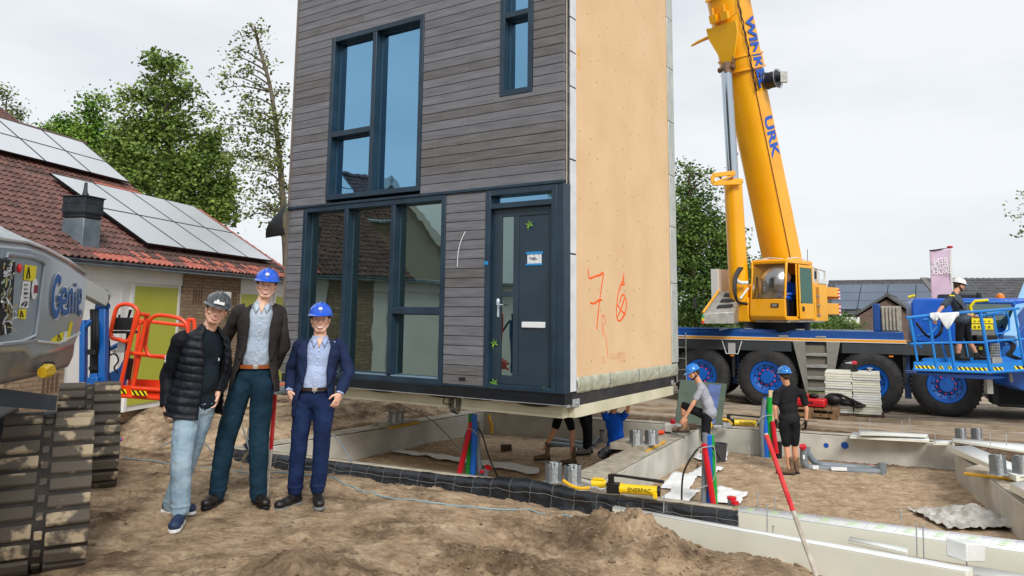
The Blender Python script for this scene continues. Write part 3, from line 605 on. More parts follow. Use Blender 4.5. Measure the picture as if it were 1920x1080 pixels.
# taller house just behind, its roof rising above the garages
def solve(A, dirA, px, py): # a,b with A + dirA*a + z*b on the ray
    r = ray(px, py); t, a = 0, 0
    det = r.x * -dirA.y + r.y * dirA.x; bx = A.x - EYE.x; by = A.y - EYE.y
    t = (bx * -dirA.y + by * dirA.x) / det; a = (r.x * by - r.y * bx) / det
    return a if abs((EYE + r * t).x - (A + dirA * a).x) < 1e-3 else -a, (EYE + r * t).z - A.z
E1 = G0 + GQ * 3.0
ux, uz = solve(E1, GW, 283, 381)
U0 = E1 + GW * ux + Z0 * uz
va, vb = solve(U0, GQ, 158, 275)
SL2 = atan2(vb, va); LN2 = sqrt(va * va + vb * vb)
UH = thing('brick_house', 'taller house behind the garages with solar panels on its brown tiled roof', 'house', (U0.x, U0.y, 0), GR)
SU2 = V((0, cos(SL2), sin(SL2))); O2 = V((0, 0, U0.z))
def pick2(i, j):
    u = -(66 - i) * .139
    if j < 1 and u > -2.4: return 2
    if j == 1 and u > -1.6: return 2
    return 3 if (j < 2 and rt.random() < .5) else (0 if rt.random() < .6 else 1)
NV2 = int(LN2 / .231) + 1
rm = tiles(UH, O2 + V((-66 * .139, 0, 0)), (1, 0, 0), SU2, 66, NV2, .139, .231, pick2); rf2 = rm.build('roof', [tA, tB, tC, tD], UH, False, ang=60)
q = MB(); lb(q, (-9, .1, -.3), (-.1, va * 2 - .2, U0.z - .02)); q.build('brick_wall', gbrick, UH, False)
q = MB(); q.add([(-.12, .1, U0.z - .02), (-.12, va * 2 - .1, U0.z - .02), (-.12, va, U0.z + vb - .03), (-.3, .1, U0.z - .02), (-.3, va * 2 - .1, U0.z - .02), (-.3, va, U0.z + vb - .03)], [(0, 1, 2), (5, 4, 3), (0, 3, 4, 1), (1, 4, 5, 2), (2, 5, 3, 0)]); q.build('gable', gbrick, UH, False)
q = MB(); q.hex([V((x, va + y, U0.z + vb - .03 - abs(y) * vb / va + h)) for h in (-.05, 0) for x, y in ((-9, 0), (0, 0), (0, va), (-9, va))]); q.build('rear_roof', tB, UH, False)
q = MB(); q.tube([(-9, va, U0.z + vb + .05), (0, va, U0.z + vb + .05)], .09, 10); q.build('ridge_tiles', tB, rf2, False)
q = MB(); lb(q, (-9, -.12, U0.z - .1), (.02, -.02, U0.z - .01)); q.build('gutter', zinc, UH, False, bevel=.02)
pw = 1.25
for i in range(6):
    for j in range(2): pv_panel(UH, O2 + V((-.28 - (i + 1) * (pw + .015), 0, 0)) + SU2 * (.62 + j * (LN2 - .75) / 2), (1, 0, 0), SU2, pw, (LN2 - .78) / 2)
# third roof, higher up on the far left
t3 = P(64, 254, 27); TH = thing('tiled_house', 'upper left corner house with plain brown tiled roof rising above the solar panels', 'house', (t3.x, t3.y, -.2), GR)
a3, b3 = solve(t3, GQ, 0, 206); L3 = sqrt(a3 * a3 + b3 * b3); S3 = V((0, a3 / L3, b3 / L3)); O3 = V((0, 0, t3.z + .2)) - S3 * 3
rm = tiles(TH, O3 + V((-60 * .14, 0, 0)), (1, 0, 0), S3, 60, int((L3 + 4.5) / .24), .14, .24, lambda i, j: 0 if rt.random() < .7 else 1); r3 = rm.build('roof', [tA, tB, tC, tD], TH, False, ang=60)
q = MB()
for k in range(int((L3 + 4.5) / .32)): q.bar(O3 + V((0, 0, .02)) + S3 * (k * .32), O3 + V((0, 0, .05)) + S3 * (k * .32 + .34), .18, .08)
q.build('verge_tiles', tB, r3, False)
q = MB(); e3 = O3 + S3 * .3; f3 = O3 + S3 * (L3 + 4.4); q.prism([(-.1, e3.y, -.2), (-.1, e3.y, e3.z - .08), (-.1, f3.y, f3.z - .08), (-.1, f3.y * 2 - e3.y, e3.z - .08), (-.1, f3.y * 2 - e3.y, -.2)], (-8.2, 0, 0)); q.build('brick_wall', gbrick, TH, False)
# gabled house seen only as a reflection in the ground floor windows
RH = thing('gabled_house', 'pale rendered house with steep red roof and white bargeboards beyond the garages', 'house', (-21, 7, -.2), R(10))
rend = mat('pale_render', c(186, 184, 168), .85); wb_ = mat('white_bargeboard', c(226, 226, 224), .5)
q = MB()
def gable(m, x, y0, y1, z0, ze, zr, th): ym = (y0 + y1) / 2; m.prism([(x, y0, z0), (x, y1, z0), (x, y1, ze), (x, ym, zr), (x, y0, ze)], (-th, 0, 0))
gable(q, 0, -4, 4, 0, 3.0, 7.6, 9); gable(q, .3, 6, 13, 0, 3.0, 7.0, 9); q.build('rendered_wall', rend, RH, False)
q = MB()
for y0, y1, zr, x in ((-4, 4, 7.6, .25), (6, 13, 7.0, .55)):
    ym = (y0 + y1) / 2
    for ys in (y0 - .4, y1 + .4): q.hex([(xx, yy, zz + h) for h in (.03, .15) for xx, yy, zz in ((x, ys, 2.55), (-9.2, ys, 2.55), (-9.2, ym, zr + .02), (x, ym, zr + .02))])
q.build('roof', tA, RH, False)
q = MB()
for y0, y1, zr, x in ((-4, 4, 7.6, .3), (6, 13, 7.0, .6)):
    ym = (y0 + y1) / 2
    for ys in (y0 - .4, y1 + .4): q.bar((x, ys, 2.5), (x, ym, zr), .08, .28)
q.build('bargeboard', wb_, RH, False)
for y, z, w, h in ((0, 4.4, 1.1, 1.3), (-1.7, 1.1, 1.9, 1.6), (1.7, 1.1, 1.5, 1.6), (9.5, 4.2, 1.0, 1.2), (8, 1.2, 1.8, 1.5)):
    q = MB(); x = .02 if y < 5 else .32; q.box((x, y, z + h / 2), (.06, w, h)); f_ = q.build('window', wb_, RH, False); q = MB(); q.box((x + .035, y, z + h / 2), (.01, w - .16, h - .16)); q.build('pane', glass_up, f_, False)
# ================================================================== tracked boom lift on the left
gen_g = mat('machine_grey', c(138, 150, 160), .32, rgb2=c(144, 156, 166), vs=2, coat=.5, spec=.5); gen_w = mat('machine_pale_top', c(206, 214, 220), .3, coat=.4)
gen_d = mat('machine_dark_belly', c(104, 100, 94), .45, rgb2=c(124, 118, 108), vs=4, coat=.2); gen_b = mat('machine_blue', c(14, 86, 158), .38, rgb2=c(20, 96, 170), vs=3, coat=.3)
yel = mat('yellow_sticker', c(238, 220, 20), .45); blk = mat('black_plastic', c(18, 18, 20), .5); red_m = mat('red_plastic', c(206, 40, 36), .4); wht = mat('white_sticker', c(232, 234, 236), .45)
rub = mat('muddy_rubber', c(84, 76, 67), .8, rgb2=c(164, 148, 122), vs=4.2, bump=.7, bs=26, bd=.012, lo=.555, hi=.60, detail=10); mud = mat('dried_mud', c(150, 132, 106), .9, rgb2=c(122, 104, 82), vs=9, bump=.8, bs=30, bd=.01)
k1 = Gp(66, 1094, 0); k2 = Gp(157, 928, 0); GM = (k2 - k1).normalized(); GX = V((GM.y, -GM.x, 0))
BL = thing('tracked_boom_lift', 'large grey boom lift on muddy rubber tracks at the left edge', 'boom lift', tuple(k1 + GM * 1.8 - GX * 1.0))
SA = V((-2.85, 4.1, 0)); SB = V((-3.5, 6.0, 0)); SD = (SB - SA).normalized(); SNn = V((-SD.y, SD.x, 0))   # side plane of the cover, normal pointing away from the camera side
def SP(px, py, off=0): # pixel on the cover's side plane (off = towards the viewer)
    o = SA - SNn * off; r = ray(px, py); return EYE + r * ((o - EYE).dot(SNn) / r.dot(SNn))
def ext_left(p, q_, d): return p + (p - q_).normalized() * d
side = [SP(*p) for p in ((2, 447), (52, 453), (86, 465), (130, 488), (166, 514), (165, 547), (158, 597), (146, 641), (140, 655), (100, 668), (60, 679), (51, 662), (2, 668))]
side = [side[0] - SD * 1.2 + Z0 * .03] + side + [side[-1] - SD * 1.2 + Z0 * .02]
q = MB(); q.prism(side, SNn * 1.25); body = q.build('engine_cover', gen_g, BL, bevel=.05)
top = [SP(*p) for p in ((2, 449), (52, 455), (86, 467), (130, 490), (163, 514))]; top = [top[0] - SD * 1.2 + Z0 * .03] + top
crest = [p + SNn * .22 + Z0 * h for p, h in zip(top, (.13, .13, .12, .10, .06, .0))]
q = MB(); n = len(top); far = [p + SNn * .85 for p in crest]
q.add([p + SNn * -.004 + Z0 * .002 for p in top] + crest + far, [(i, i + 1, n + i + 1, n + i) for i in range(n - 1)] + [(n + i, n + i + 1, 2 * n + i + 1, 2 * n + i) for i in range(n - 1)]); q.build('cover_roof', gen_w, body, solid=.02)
low = [SP(*p, -.02) for p in ((2, 640), (55, 655), (143, 636), (139, 671), (131, 690), (70, 708), (2, 724))]; low = [low[0] - SD * 1.2] + low + [low[-1] - SD * 1.2]
q = MB(); q.prism(low, SNn * 1.15); q.build('belly_pan', gen_d, BL, bevel=.04)
q = MB(); q.prism([SP(*p, .012) for p in ((13, 487), (29, 490), (21, 624), (3, 629), (-8, 629), (-2, 484))], SNn * .02); hb = q.build('hatch_opening', blk, body)
q = MB(); rr = random.Random(2)
for k in range(60):
    a = SP(rr.uniform(5, 22), rr.uniform(495, 615), .02); b = a + V((rr.uniform(-.03, .03), rr.uniform(-.05, .05), rr.uniform(-.06, .06))); q.cur = rr.choice((0, 0, 1, 2)); q.tube([a, (a + b) / 2 + Z0 * .01, b], .003 if q.cur else .005, 6)
q.cur = 3; q.ell(SP(36, 503, .02), (.015, .015, .028)); q.build('engine_parts', [steel, mat('brass_fitting', c(190, 160, 90), .4, .6), mat('pale_parts', c(150, 160, 120), .5), red_m], hb)
q = MB() # raised rim around the hatch door
rim = [SP(*p, .008) for p in ((11, 484), (13, 476), (60, 482), (80, 489), (83, 498), (66, 628), (70, 634), (60, 640), (2, 646))]
q.tube(rim, .013, 6); q.build('hatch_rim', gen_g, body)
q = MB(); q.tube([SP(*p, .01) for p in ((-8, 646), (40, 640), (68, 628), (70, 640), (110, 644), (150, 625))], .009, 6); q.build('cover_crease', gen_w, body)
def sticker(pts, m_, nm='warning_sticker'): q = MB(); q.prism([SP(*p, .006) for p in pts], SNn * .003); return q.build(nm, m_, body, flat=True)
s1 = sticker(((47, 496), (69, 499), (66, 528), (45, 525)), yel); sticker(((44, 527), (58, 528), (53, 578), (37, 577)), wht, 'instruction_sticker'); s2 = sticker(((36, 580), (50, 579), (48, 599), (35, 597)), yel)
sticker(((97, 637), (108, 628), (120, 622), (118, 640), (96, 645)), yel); sticker(((122, 622), (127, 621), (124, 641), (118, 642)), wht, 'instruction_sticker'); sticker(((132, 603), (137, 603), (130, 639), (124, 640)), yel)
q = MB(); cc_ = SP(64.5, 542, .01); q.lathe([(.0, 0), (.066, 0), (.066, .003), (0, .003)], cc_, -SNn, 24); q.build('round_sticker', wht, body)
q = MB(); q.box(cc_ - SNn * .005, (.02, .05, .05), Matrix.Rotation(atan2(SD.y, SD.x) + pi / 2, 3, 'Z')); q.build('sticker_symbol', mat('maroon_print', c(120, 40, 60), .5), body)
def tri(pts, off=.012, r=.004, par=None, m_=None): q = MB(); q.tube([SP(*p, off) for p in pts], r, 5, closed=True); q.build('warning_symbol', m_ or blk, par or body)
tri(((54, 501), (50, 521), (56, 522)), par=s1); tri(((40, 583), (38, 594), (44, 594)), par=s2); tri(((110, 627), (108, 638), (115, 637)))
q = MB()
for k in range(5): q.bar(SP(46, 534 + 8 * k, .011), SP(52, 534 + 8 * k, .011), .004, .012 if k == 2 else .006)
q.bar(SP(41, 573, .011), SP(45, 568, .011), .004, .012); q.bar(SP(47, 574, .011), SP(51, 569, .011), .004, .012); q.build('sticker_print', blk, body)
# lettering on the cover: drawn as strokes with a pale edge
gb = mat('sign_blue', c(10, 88, 158), .4)
def strokes(lst, off, grow, m_, nm):
    q = MB()
    for pts, r in lst:
        p3 = [SP(x, y, off) for x, y in (spline([(a, b, 0) for a, b in pts], 5) and [(v.x, v.y) for v in spline([(a, b, 0) for a, b in pts], 5)])]
        q.tube(p3, [(r_ * 1.12 + grow) for r_ in ([r] * len(p3))], 8)
    for i, v in enumerate(q.v): # flatten against the cover
        d = (v - (SA - SNn * off)).dot(SNn); q.v[i] = v - SNn * d * .9
    q.build(nm, m_, body)
GL = [([(114, 527), (108, 522), (102, 537), (99.5, 560), (100, 580), (105, 590), (110, 583), (113, 570), (114, 559)], .030), ([(114, 559), (109, 561)], .022),
      ([(118, 566), (125, 563), (124, 546), (119, 546), (116, 560), (117, 580), (122, 586), (127, 584)], .022),
      ([(129, 587), (130, 545)], .022), ([(130, 552), (134, 545), (136, 552), (135, 587)], .022), ([(141, 587), (142, 547)], .022), ([(142.5, 538), (143, 531)], .024),
      ([(148, 567), (152, 563), (152, 547), (148.5, 547), (147, 562), (147, 580), (150, 587), (153, 584)], .019)]
strokes(GL, .004, .010, wht, 'lettering_edge'); strokes(GL, .010, .0, gb, 'lettering')
q = MB(); q.prism([SP(*p, .03) for p in ((92, 686), (100, 678), (103, 681), (97, 697), (91, 698))], SNn * .05); q.build('hook_recess', blk, BL)
q = MB(); q.tube([SP(*p, .06) for p in ((79, 696), (86, 690), (94, 690), (97, 694), (92, 699), (80, 700))], .03, 8, closed=True); q.build('tie_down_hook', mat('yellow_hook', c(232, 190, 40), .4), BL)
def track(c0, nm='track'):  # c0: front contact point on the ground; belt loop in the plane of GM and Z, width along GX
    hw = .27; path = []
    def arc(cx, cz, r, a0, a1, n=9): return [(cx + r * cos(R(a0 + (a1 - a0) * i / n)), cz + r * sin(R(a0 + (a1 - a0) * i / n))) for i in range(n + 1)]
    path = arc(.60, .68, .27, 35, 145) + arc(.27, .29, .28, 165, 270) + arc(1.05, .29, .28, 270, 390)
    # resample the loop evenly
    pts = path + [path[0]]; L_ = [0]
    for a, b in zip(pts[:-1], pts[1:]): L_.append(L_[-1] + sqrt((b[0] - a[0]) ** 2 + (b[1] - a[1]) ** 2))
    def at(s):
        s %= L_[-1]
        for i in range(len(L_) - 1):
            if L_[i] <= s <= L_[i + 1]: t = (s - L_[i]) / max(1e-6, L_[i + 1] - L_[i]); a, b = pts[i], pts[i + 1]; d = V((b[0] - a[0], b[1] - a[1])); d.normalize(); return a[0] + (b[0] - a[0]) * t, a[1] + (b[1] - a[1]) * t, d
    GM = V((-.51, .86, 0)); GX = V((GM.y, -GM.x, 0)); W = lambda x, w, z: c0 + GM * x + GX * w + Z0 * z
    m = MB(); N = 96
    for k in range(N):
        x, z, d = at(L_[-1] * k / N); nx, nz = -d.y, d.x
        for w in (-hw, hw):
            m.v.append(W(x, w, z)); m.v.append(W(x + nx * .05, w, z + nz * .05))
    for k in range(N):
        a = 4 * k; b = 4 * ((k + 1) % N)
        for f in ((a, b, b + 2, a + 2), (a + 1, a + 3, b + 3, b + 1), (a, a + 1, b + 1, b), (a + 2, b + 2, b + 3, a + 3)): m.f.append(f); m.mi.append(0)
    bo = m.build(nm, mat('rubber_groove', c(40, 37, 35), .8, rgb2=c(60, 54, 48), vs=8), BL, wob=.004)
    lug = MB(); pitch = L_[-1] / round(L_[-1] / .118); n = round(L_[-1] / pitch); sgn = 1
    sgn = -1
    for k in range(n):
        for side_, (w0, w1), off in ((0, (-hw, -.045), 0), (1, (.03, hw), .5), (2, (-.03, .015), .25)):
            x, z, d = at((k + off) * pitch); nx, nz = -d.y * sgn, d.x * sgn; h = .026 if side_ < 2 else .014; hl = .047 if side_ < 2 else .03
            base = -.002 if sgn < 0 else .048
            P8 = []
            for hh, sc in ((base, 1), (base + h, .78)):
                for ww, ss in ((w0, -1), (w1, -1), (w1, 1), (w0, 1)): P8.append(W(x + nx * hh + d.x * hl * ss * sc, ww, z + nz * hh + d.y * hl * ss * sc))
            lug.hex(P8)
            if side_ < 2:
                e = w0 + .005 if side_ == 0 else w1 - .005
    lo = lug.build('tread_lugs', rub, bo, bevel=.008, wob=.006); lo['kind'] = 'stuff'
    fr = MB()
    for (x, z, r) in ((.62, .70, .25), (.27, .29, .22), (1.05, .29, .22), (.66, .22, .13)):
        fr.cyl(W(x, -hw + .05, z), W(x, hw - .04, z), r, r, 20); fr.cyl(W(x, hw - .04, z), W(x, hw - .01, z), r * .5, r * .4, 14)
    fr.prism([W(.27, hw - .06, .22), W(1.05, hw - .06, .22), W(.75, hw - .06, .75), W(.5, hw - .06, .75)], GX * .03)
    fr.build('track_frame', mat('machine_chassis', c(34, 36, 40), .5, rgb2=c(52, 52, 54), vs=8), bo)
track(k1); track(k2); track(k1 - GX * 2.1); track(k2 - GX * 2.1)
q = MB(); ctr = k1 + GM * 1.75 - GX * 1.1
q.bar(ctr - GM * 1.3 + Z0 * .62, ctr + GM * 1.5 + Z0 * .62, .8, .26); q.bar(ctr - GM * 1.0 - GX * .8 + Z0 * .6, ctr - GM * 1.0 + GX * .85 + Z0 * .6, .2, .2); q.bar(ctr + GM * 1.25 - GX * .8 + Z0 * .6, ctr + GM * 1.25 + GX * .85 + Z0 * .6, .2, .2)
q.build('chassis', MC['machine_chassis'], BL, bevel=.02)
q = MB(); q.cyl(ctr + Z0 * .75, ctr + Z0 * 1.2, .45, .42, 28); q.bar(ctr - GM * .7 + Z0 * 1.18, ctr + GM * 1.1 + Z0 * 1.18, .7, .12); q.build('turntable', mat('machine_brown', c(70, 52, 48), .5), BL)
q = MB(); q.hex([P(x, y, Y_) for Y_ in (5.4, 5.8) for x, y in ((-2, 728), (108, 742), (104, 770), (-2, 762))]); q.build('deck_plate', mat('slate_plate', c(76, 88, 104), .4), BL)
# ------------------------------------------------------------------ blue mast and orange work basket behind it
oran = mat('orange_red_paint', c(236, 72, 22), .35, rgb2=c(226, 60, 18), vs=5, coat=.4)
WB = thing('work_basket', 'orange railed work basket on a blue folded boom in front of the garage doors', 'work platform', tuple(P(270, 745, 9.2)))
Yf, Yb = 8.9, 9.7
def rail(pts, Y, r=.024, nm='guard_rail', closed=False, sp=True):
    p3 = [P(x, y, Y if not isinstance(Y, tuple) else lerp(Y[0], Y[1], i / (len(pts) - 1))) for i, (x, y) in enumerate(pts)]
    q = MB(); q.tube(spline(p3, 5) if sp and len(p3) > 3 else p3, r, 10, closed=closed); return q.build(nm, oran, WB)
rail(((207, 625), (213, 597), (220, 576), (236, 570), (252, 575), (259, 586), (256, 603), (247, 628), (238, 640), (224, 637), (211, 634), (207, 625)), Yf)
rail(((256, 588), (222, 741)), Yf); rail(((256, 588), (279, 591)), (Yf, Yf + .15)); rail(((275, 592), (246, 741)), Yf + .15); rail(((262, 603), (248, 735)), Yb); rail(((276, 602), (252, 712)), Yf + .5)
rail(((272, 650), (275, 625), (280, 603), (292, 592), (312, 592), (336, 597), (348, 606), (352, 622), (349, 668), (300, 668), (280, 666), (272, 650)), Yf + .3)
rail(((256, 600), (352, 611)), Yb); rail(((352, 599), (366, 600)), Yb); rail(((354, 599), (352, 735)), Yb); rail(((364, 600), (372, 744)), Yf + .6); rail(((236, 661), (350, 676)), Yb); rail(((236, 661), (274, 665)), Yf + .1); rail(((248, 612), (268, 604)), Yb)
q = MB(); q.hex([P(x, y, Y_) for y, Y_ in ((0, 0),) for x, y, Y_ in ((221, 741, Yf), (376, 752, Yf + .2), (372, 744, Yb + .1), (232, 733, Yb), (222, 736, Yf), (377, 746, Yf + .2), (373, 739, Yb + .1), (233, 729, Yb))]); q.build('basket_floor', oran, WB)
q = MB(); q.prism([P(*p) for p in ((222, 740, Yf), (376, 751, Yf + .2), (376, 733, Yf + .2), (225, 722, Yf))], V((0, .02, 0))); q.prism([P(*p) for p in ((236, 733, Yb), (372, 742, Yb), (372, 716, Yb), (240, 710, Yb))], V((0, .02, 0)))
q.tube([P(221, 742, Yf - .02), P(376, 753, Yf + .18)], .022, 8); q.tube([P(247, 728, Yf + .0), P(376, 737, Yf + .18)], .022, 8); tb = q.build('toe_board', oran, WB)
def hazard(O, U, Wd, L_, h, n, parent, nrm, a=yel, b=None):
    q = MB(); b = b or blk; U = V(U).normalized(); Wd = V(Wd).normalized()
    for k in range(n):
        q.cur = k % 2; x0 = L_ * k / n; x1 = L_ * (k + 1) / n; sh = h * .8
        q.prism([O + U * max(0, min(L_, x)) + Wd * y for x, y in ((x0 - sh * .5, h), (x1 - sh * .5, h), (x1 + sh * .5, 0), (x0 + sh * .5, 0))], V(nrm) * .003)
    return q.build('hazard_tape', [a, b], parent, flat=True)
hazard(P(247, 740, Yf - .0) - V((0, .03, 0)), P(277, 742, Yf) - P(247, 740, Yf), Z0, .2, .055, 7, tb, (0, 1, 0)); hazard(P(226, 737, Yf) - V((0, .03, 0)), V((1, 0, -.03)), Z0, .09, .05, 3, tb, (0, 1, 0))
q = MB(); a = P(232, 607, Yf + .15); q.box(a, (.22, .16, .15), .15); q.box(a + V((.02, 0, -.1)), (.24, .2, .03), .15); q.cyl(a + V((.05, 0, .07)), a + V((.07, 0, .17)), .014, .02, 8); q.cyl(a + V((-.06, 0, .07)), a + V((-.06, 0, .11)), .014, .014, 8); q.tube([a + V((.05, .02, -.1)), a + V((.04, .04, -.26)), a + V((.0, .1, -.45))], .022, 8); q.build('control_box', blk, WB, bevel=.008)
q = MB(); q.box(P(232, 648, Yf + .3), (.1, .12, .16)); q.build('socket_box', mat('pale_grey_plastic_box', c(176, 178, 178), .5), WB, bevel=.008)
q = MB(); q.prism([P(*p, 9.3) for p in ((203, 700), (222, 690), (236, 664), (228, 727), (203, 728))], V((0, .12, 0))); q.tube([P(190, 660, 9.2), P(205, 655, 9.2), P(222, 646, 9.2), P(234, 640, 9.2)], .03, 8); q.build('jib_bracket', gen_b, WB, bevel=.01)
q = MB(); q.bar(P(246, 672, 9.0), P(240, 712, 9.0), .05, .04); q.build('rubber_pad', blk, WB)
Ym = 8.5
q = MB(); q.bar(P(195, 578, Ym), P(193, 790, Ym), .075, .09, V((0, 1, 0))); q.bar(P(157, 600, Ym), P(156, 790, Ym), .06, .08, V((0, 1, 0))); q.bar(P(178, 700, Ym), P(178, 790, Ym), .09, .08, V((0, 1, 0))); q.tube([P(180, 576, Ym), P(205, 574, Ym)], .035, 10); q.tube([P(158, 615, Ym), P(172, 600, Ym)], .03, 8)
q.box(P(178, 720, Ym - .05), (.12, .14, .16)); q.build('mast', gen_b, WB, bevel=.008)
q = MB()
for k in range(6): x = 171 + 2.6 * k; q.tube(spline([P(x, 580, Ym + .02), P(x + (-1) ** k * 1.5, 630, Ym - .02 * k), P(x, 680, Ym), P(x + 1, 720, Ym)], 5), .016, 7)
q.box(P(176, 660, Ym), (.1, .1, .06)); q.box(P(180, 690, Ym), (.1, .12, .04)); q.tube(spline([P(201, 690, 8.9), P(205, 668, 9), P(216, 664, 9), P(222, 676, 9), P(214, 690, 9), P(222, 700, 9)], 5), .01, 6)
q.tube(spline([P(190, 600, 8.6), P(203, 640, 8.8), P(202, 700, 9), P(207, 722, 9)], 5), .02, 7); q.build('hydraulic_hoses', blk, WB)
q = MB(); q.bar(P(120, 520, 8.1), P(199, 563, 8.5), .16, .16); bs_ = q.build('boom_tube', mat('pale_boom_grey', c(150, 152, 146), .4), WB, bevel=.01)
q = MB()
for k in range(4): q.tube(spline([P(186 + 3 * k, 541 + k, 8.45), P(197 + 2 * k, 545 + k, 8.45), P(203, 556 + 2 * k, 8.45), P(201 - k, 574, 8.45)], 5), .012, 6)
q.build('cable_bundle', blk, WB)
# ================================================================== mobile crane
cy = mat('crane_yellow', c(252, 180, 6), .36, rgb2=c(248, 168, 4), vs=1.2, coat=.35, spec=.5); cb = mat('crane_blue', c(8, 66, 134), .38, rgb2=c(14, 76, 146), vs=2, coat=.3)
cdk = mat('crane_dark_steel', c(24, 28, 34), .55, rgb2=c(36, 40, 46), vs=3); cgr = mat('crane_skirt_grey', c(52, 56, 60), .5, rgb2=c(62, 66, 70), vs=2); alu = mat('ribbed_aluminium', c(176, 176, 170), .42, .4, rgb2=c(150, 150, 144), vs=8)
tyre_m = mat('tyre_rubber', c(38, 38, 40), .8, rgb2=c(56, 55, 54), vs=5, bump=.3, bs=60, bd=.004); rim_m = mat('rim_blue', c(8, 84, 170), .4, rgb2=c(14, 96, 186), vs=3, coat=.2); pink = mat('pink_nut_cap', c(214, 70, 110), .4)
chrome = mat('polished_rod', c(186, 196, 204), .14, .9); clr = clearglass('cab_glass', (.60, .70, .74, 1), .30, .22); crw = mat('white_rail', c(222, 222, 218), .45)
TW = Gp(1437, 762, -.6); TE = V((.9031, -.4294, 0)); TP = V((.4294, .9031, 0)); TA = atan2(TE.y, TE.x)
CR = thing('mobile_crane', 'yellow and blue four axle mobile crane with raised telescopic boom behind the hanging house', 'mobile crane', tuple(TW), TA)
def tb_(m, e0, e1, p0, p1, z0, z1): return m.box(((e0 + e1) / 2, (p0 + p1) / 2, (z0 + z1) / 2), (e1 - e0, p1 - p0, z1 - z0))
q = MB(); tb_(q, -5.5, .6, .06, 2.68, 1.775, 1.90); tb_(q, .6, 3.25, .06, 2.68, 1.775, 1.965); tb_(q, -5.5, -1.2, .3, 2.4, 1.9, 1.97); q.hex([(-1.2, .06, 1.9), (.3, .06, 1.9), (.3, 2.6, 1.9), (-1.2, 2.6, 1.9), (-.9, .1, 1.98), (.3, .1, 1.98), (.3, 2.6, 1.98), (-.9, 2.6, 1.98)]); q.build('deck', cb, CR, False, bevel=.01)
q = MB(); tb_(q, -5.5, 3.3, .0, .058, 1.705, 1.76); st_ = q.build('side_stripe', mat('stripe_orange', c(238, 160, 40), .4), CR, False)
q = MB(); tb_(q, -5.5, 3.3, .002, .058, 1.762, 1.775); tb_(q, -5.5, 3.3, .002, .058, 1.688, 1.7035); q.build('stripe_edge', wht, st_, False)
q = MB(); tb_(q, -5.5, .66, .03, 2.7, 1.42, 1.686); tb_(q, 1.86, 5.6, .03, 2.7, 1.42, 1.686); tb_(q, .66, 1.86, .3, 2.7, 1.42, 1.686); q.build('side_skirt', cgr, CR, False)
q = MB(); tb_(q, -5.5, 5.8, .62, 2.1, .75, 1.419); tb_(q, -.85, -.78, .1, .6, .7, 1.419); tb_(q, 3.2, 3.28, .1, .6, .75, 1.419)
for e in (-1.67, .03, 2.45, 4.09): q.cyl((e, .1, .73), (e, 2.6, .73), .14, .14, 10)
q.build('chassis', cdk, CR, False)
q = MB(); tb_(q, 3.22, 3.36, .3, .6, .35, 1.4); tb_(q, -.9, -.72, .5, .6, .5, 1.4); q.build('mud_guard', cb, CR, False)
def wheel(e, p, out=-1, R_=.745):
    m = MB(); a = (0, out, 0); o = (e, p, R_ - .012)
    m.lathe([(.40, -.06), (.43, .0), (.55, .02), (.66, .0), (.715, -.05), (R_ - .005, -.075), (R_ - .005, -.33), (.66, -.40), (.40, -.40)], o, a, 56, cap=False)
    w = m.build('wheel', tyre_m, CR, False)
    m = MB()
    for k in range(44):
        t = 2 * pi * k / 44; d = V((cos(t), 0, sin(t))); x = V((-sin(t), 0, cos(t)))
        for s_, (f0, f1) in ((0, (.045, .19)), (.5, (.22, .36))):
            t2 = 2 * pi * (k + s_) / 44; d = V((cos(t2), 0, sin(t2))); x = V((-sin(t2), 0, cos(t2))); cc = V(o) + V((0, -out * (f0 + f1) / 2, 0)) + d * (R_ - .002)
            m.box(cc, (.05, f1 - f0, .03), Matrix((x, V((0, 1, 0)), d)).transposed())
    m.build('tyre_tread', tyre_m, w, False)['kind'] = 'stuff'
    m = MB(); m.lathe([(.0, -.02), (.15, -.02), (.165, -.05), (.17, -.12), (.23, -.13), (.25, -.09), (.33, -.06), (.345, -.03), (.395, -.02), (.41, .0), (.42, -.02), (.42, -.3), (0, -.3)], o, a, 40, cap=False); m.build('rim', rim_m, w, False)
    m = MB(); n2 = MB()
    for k in range(10):
        t = 2 * pi * k / 10 + .2; m.cyl(V(o) + V((cos(t) * .2, -out * .125, sin(t) * .2)), V(o) + V((cos(t) * .2, -out * .06, sin(t) * .2)), .026, .018, 8)
        t += .3; n2.cyl(V(o) + V((cos(t) * .295, -out * .085, sin(t) * .295)), V(o) + V((cos(t) * .295, -out * .065, sin(t) * .295)), .026, .026, 8)
    k_ = m.build('nut_caps', pink, w, False); k_['kind'] = 'stuff'; n2.build('rim_holes', blk, w, False)['kind'] = 'stuff'
for e in (-1.67, .03, 2.45, 4.09): wheel(e, .0); wheel(e, 2.72, 1)
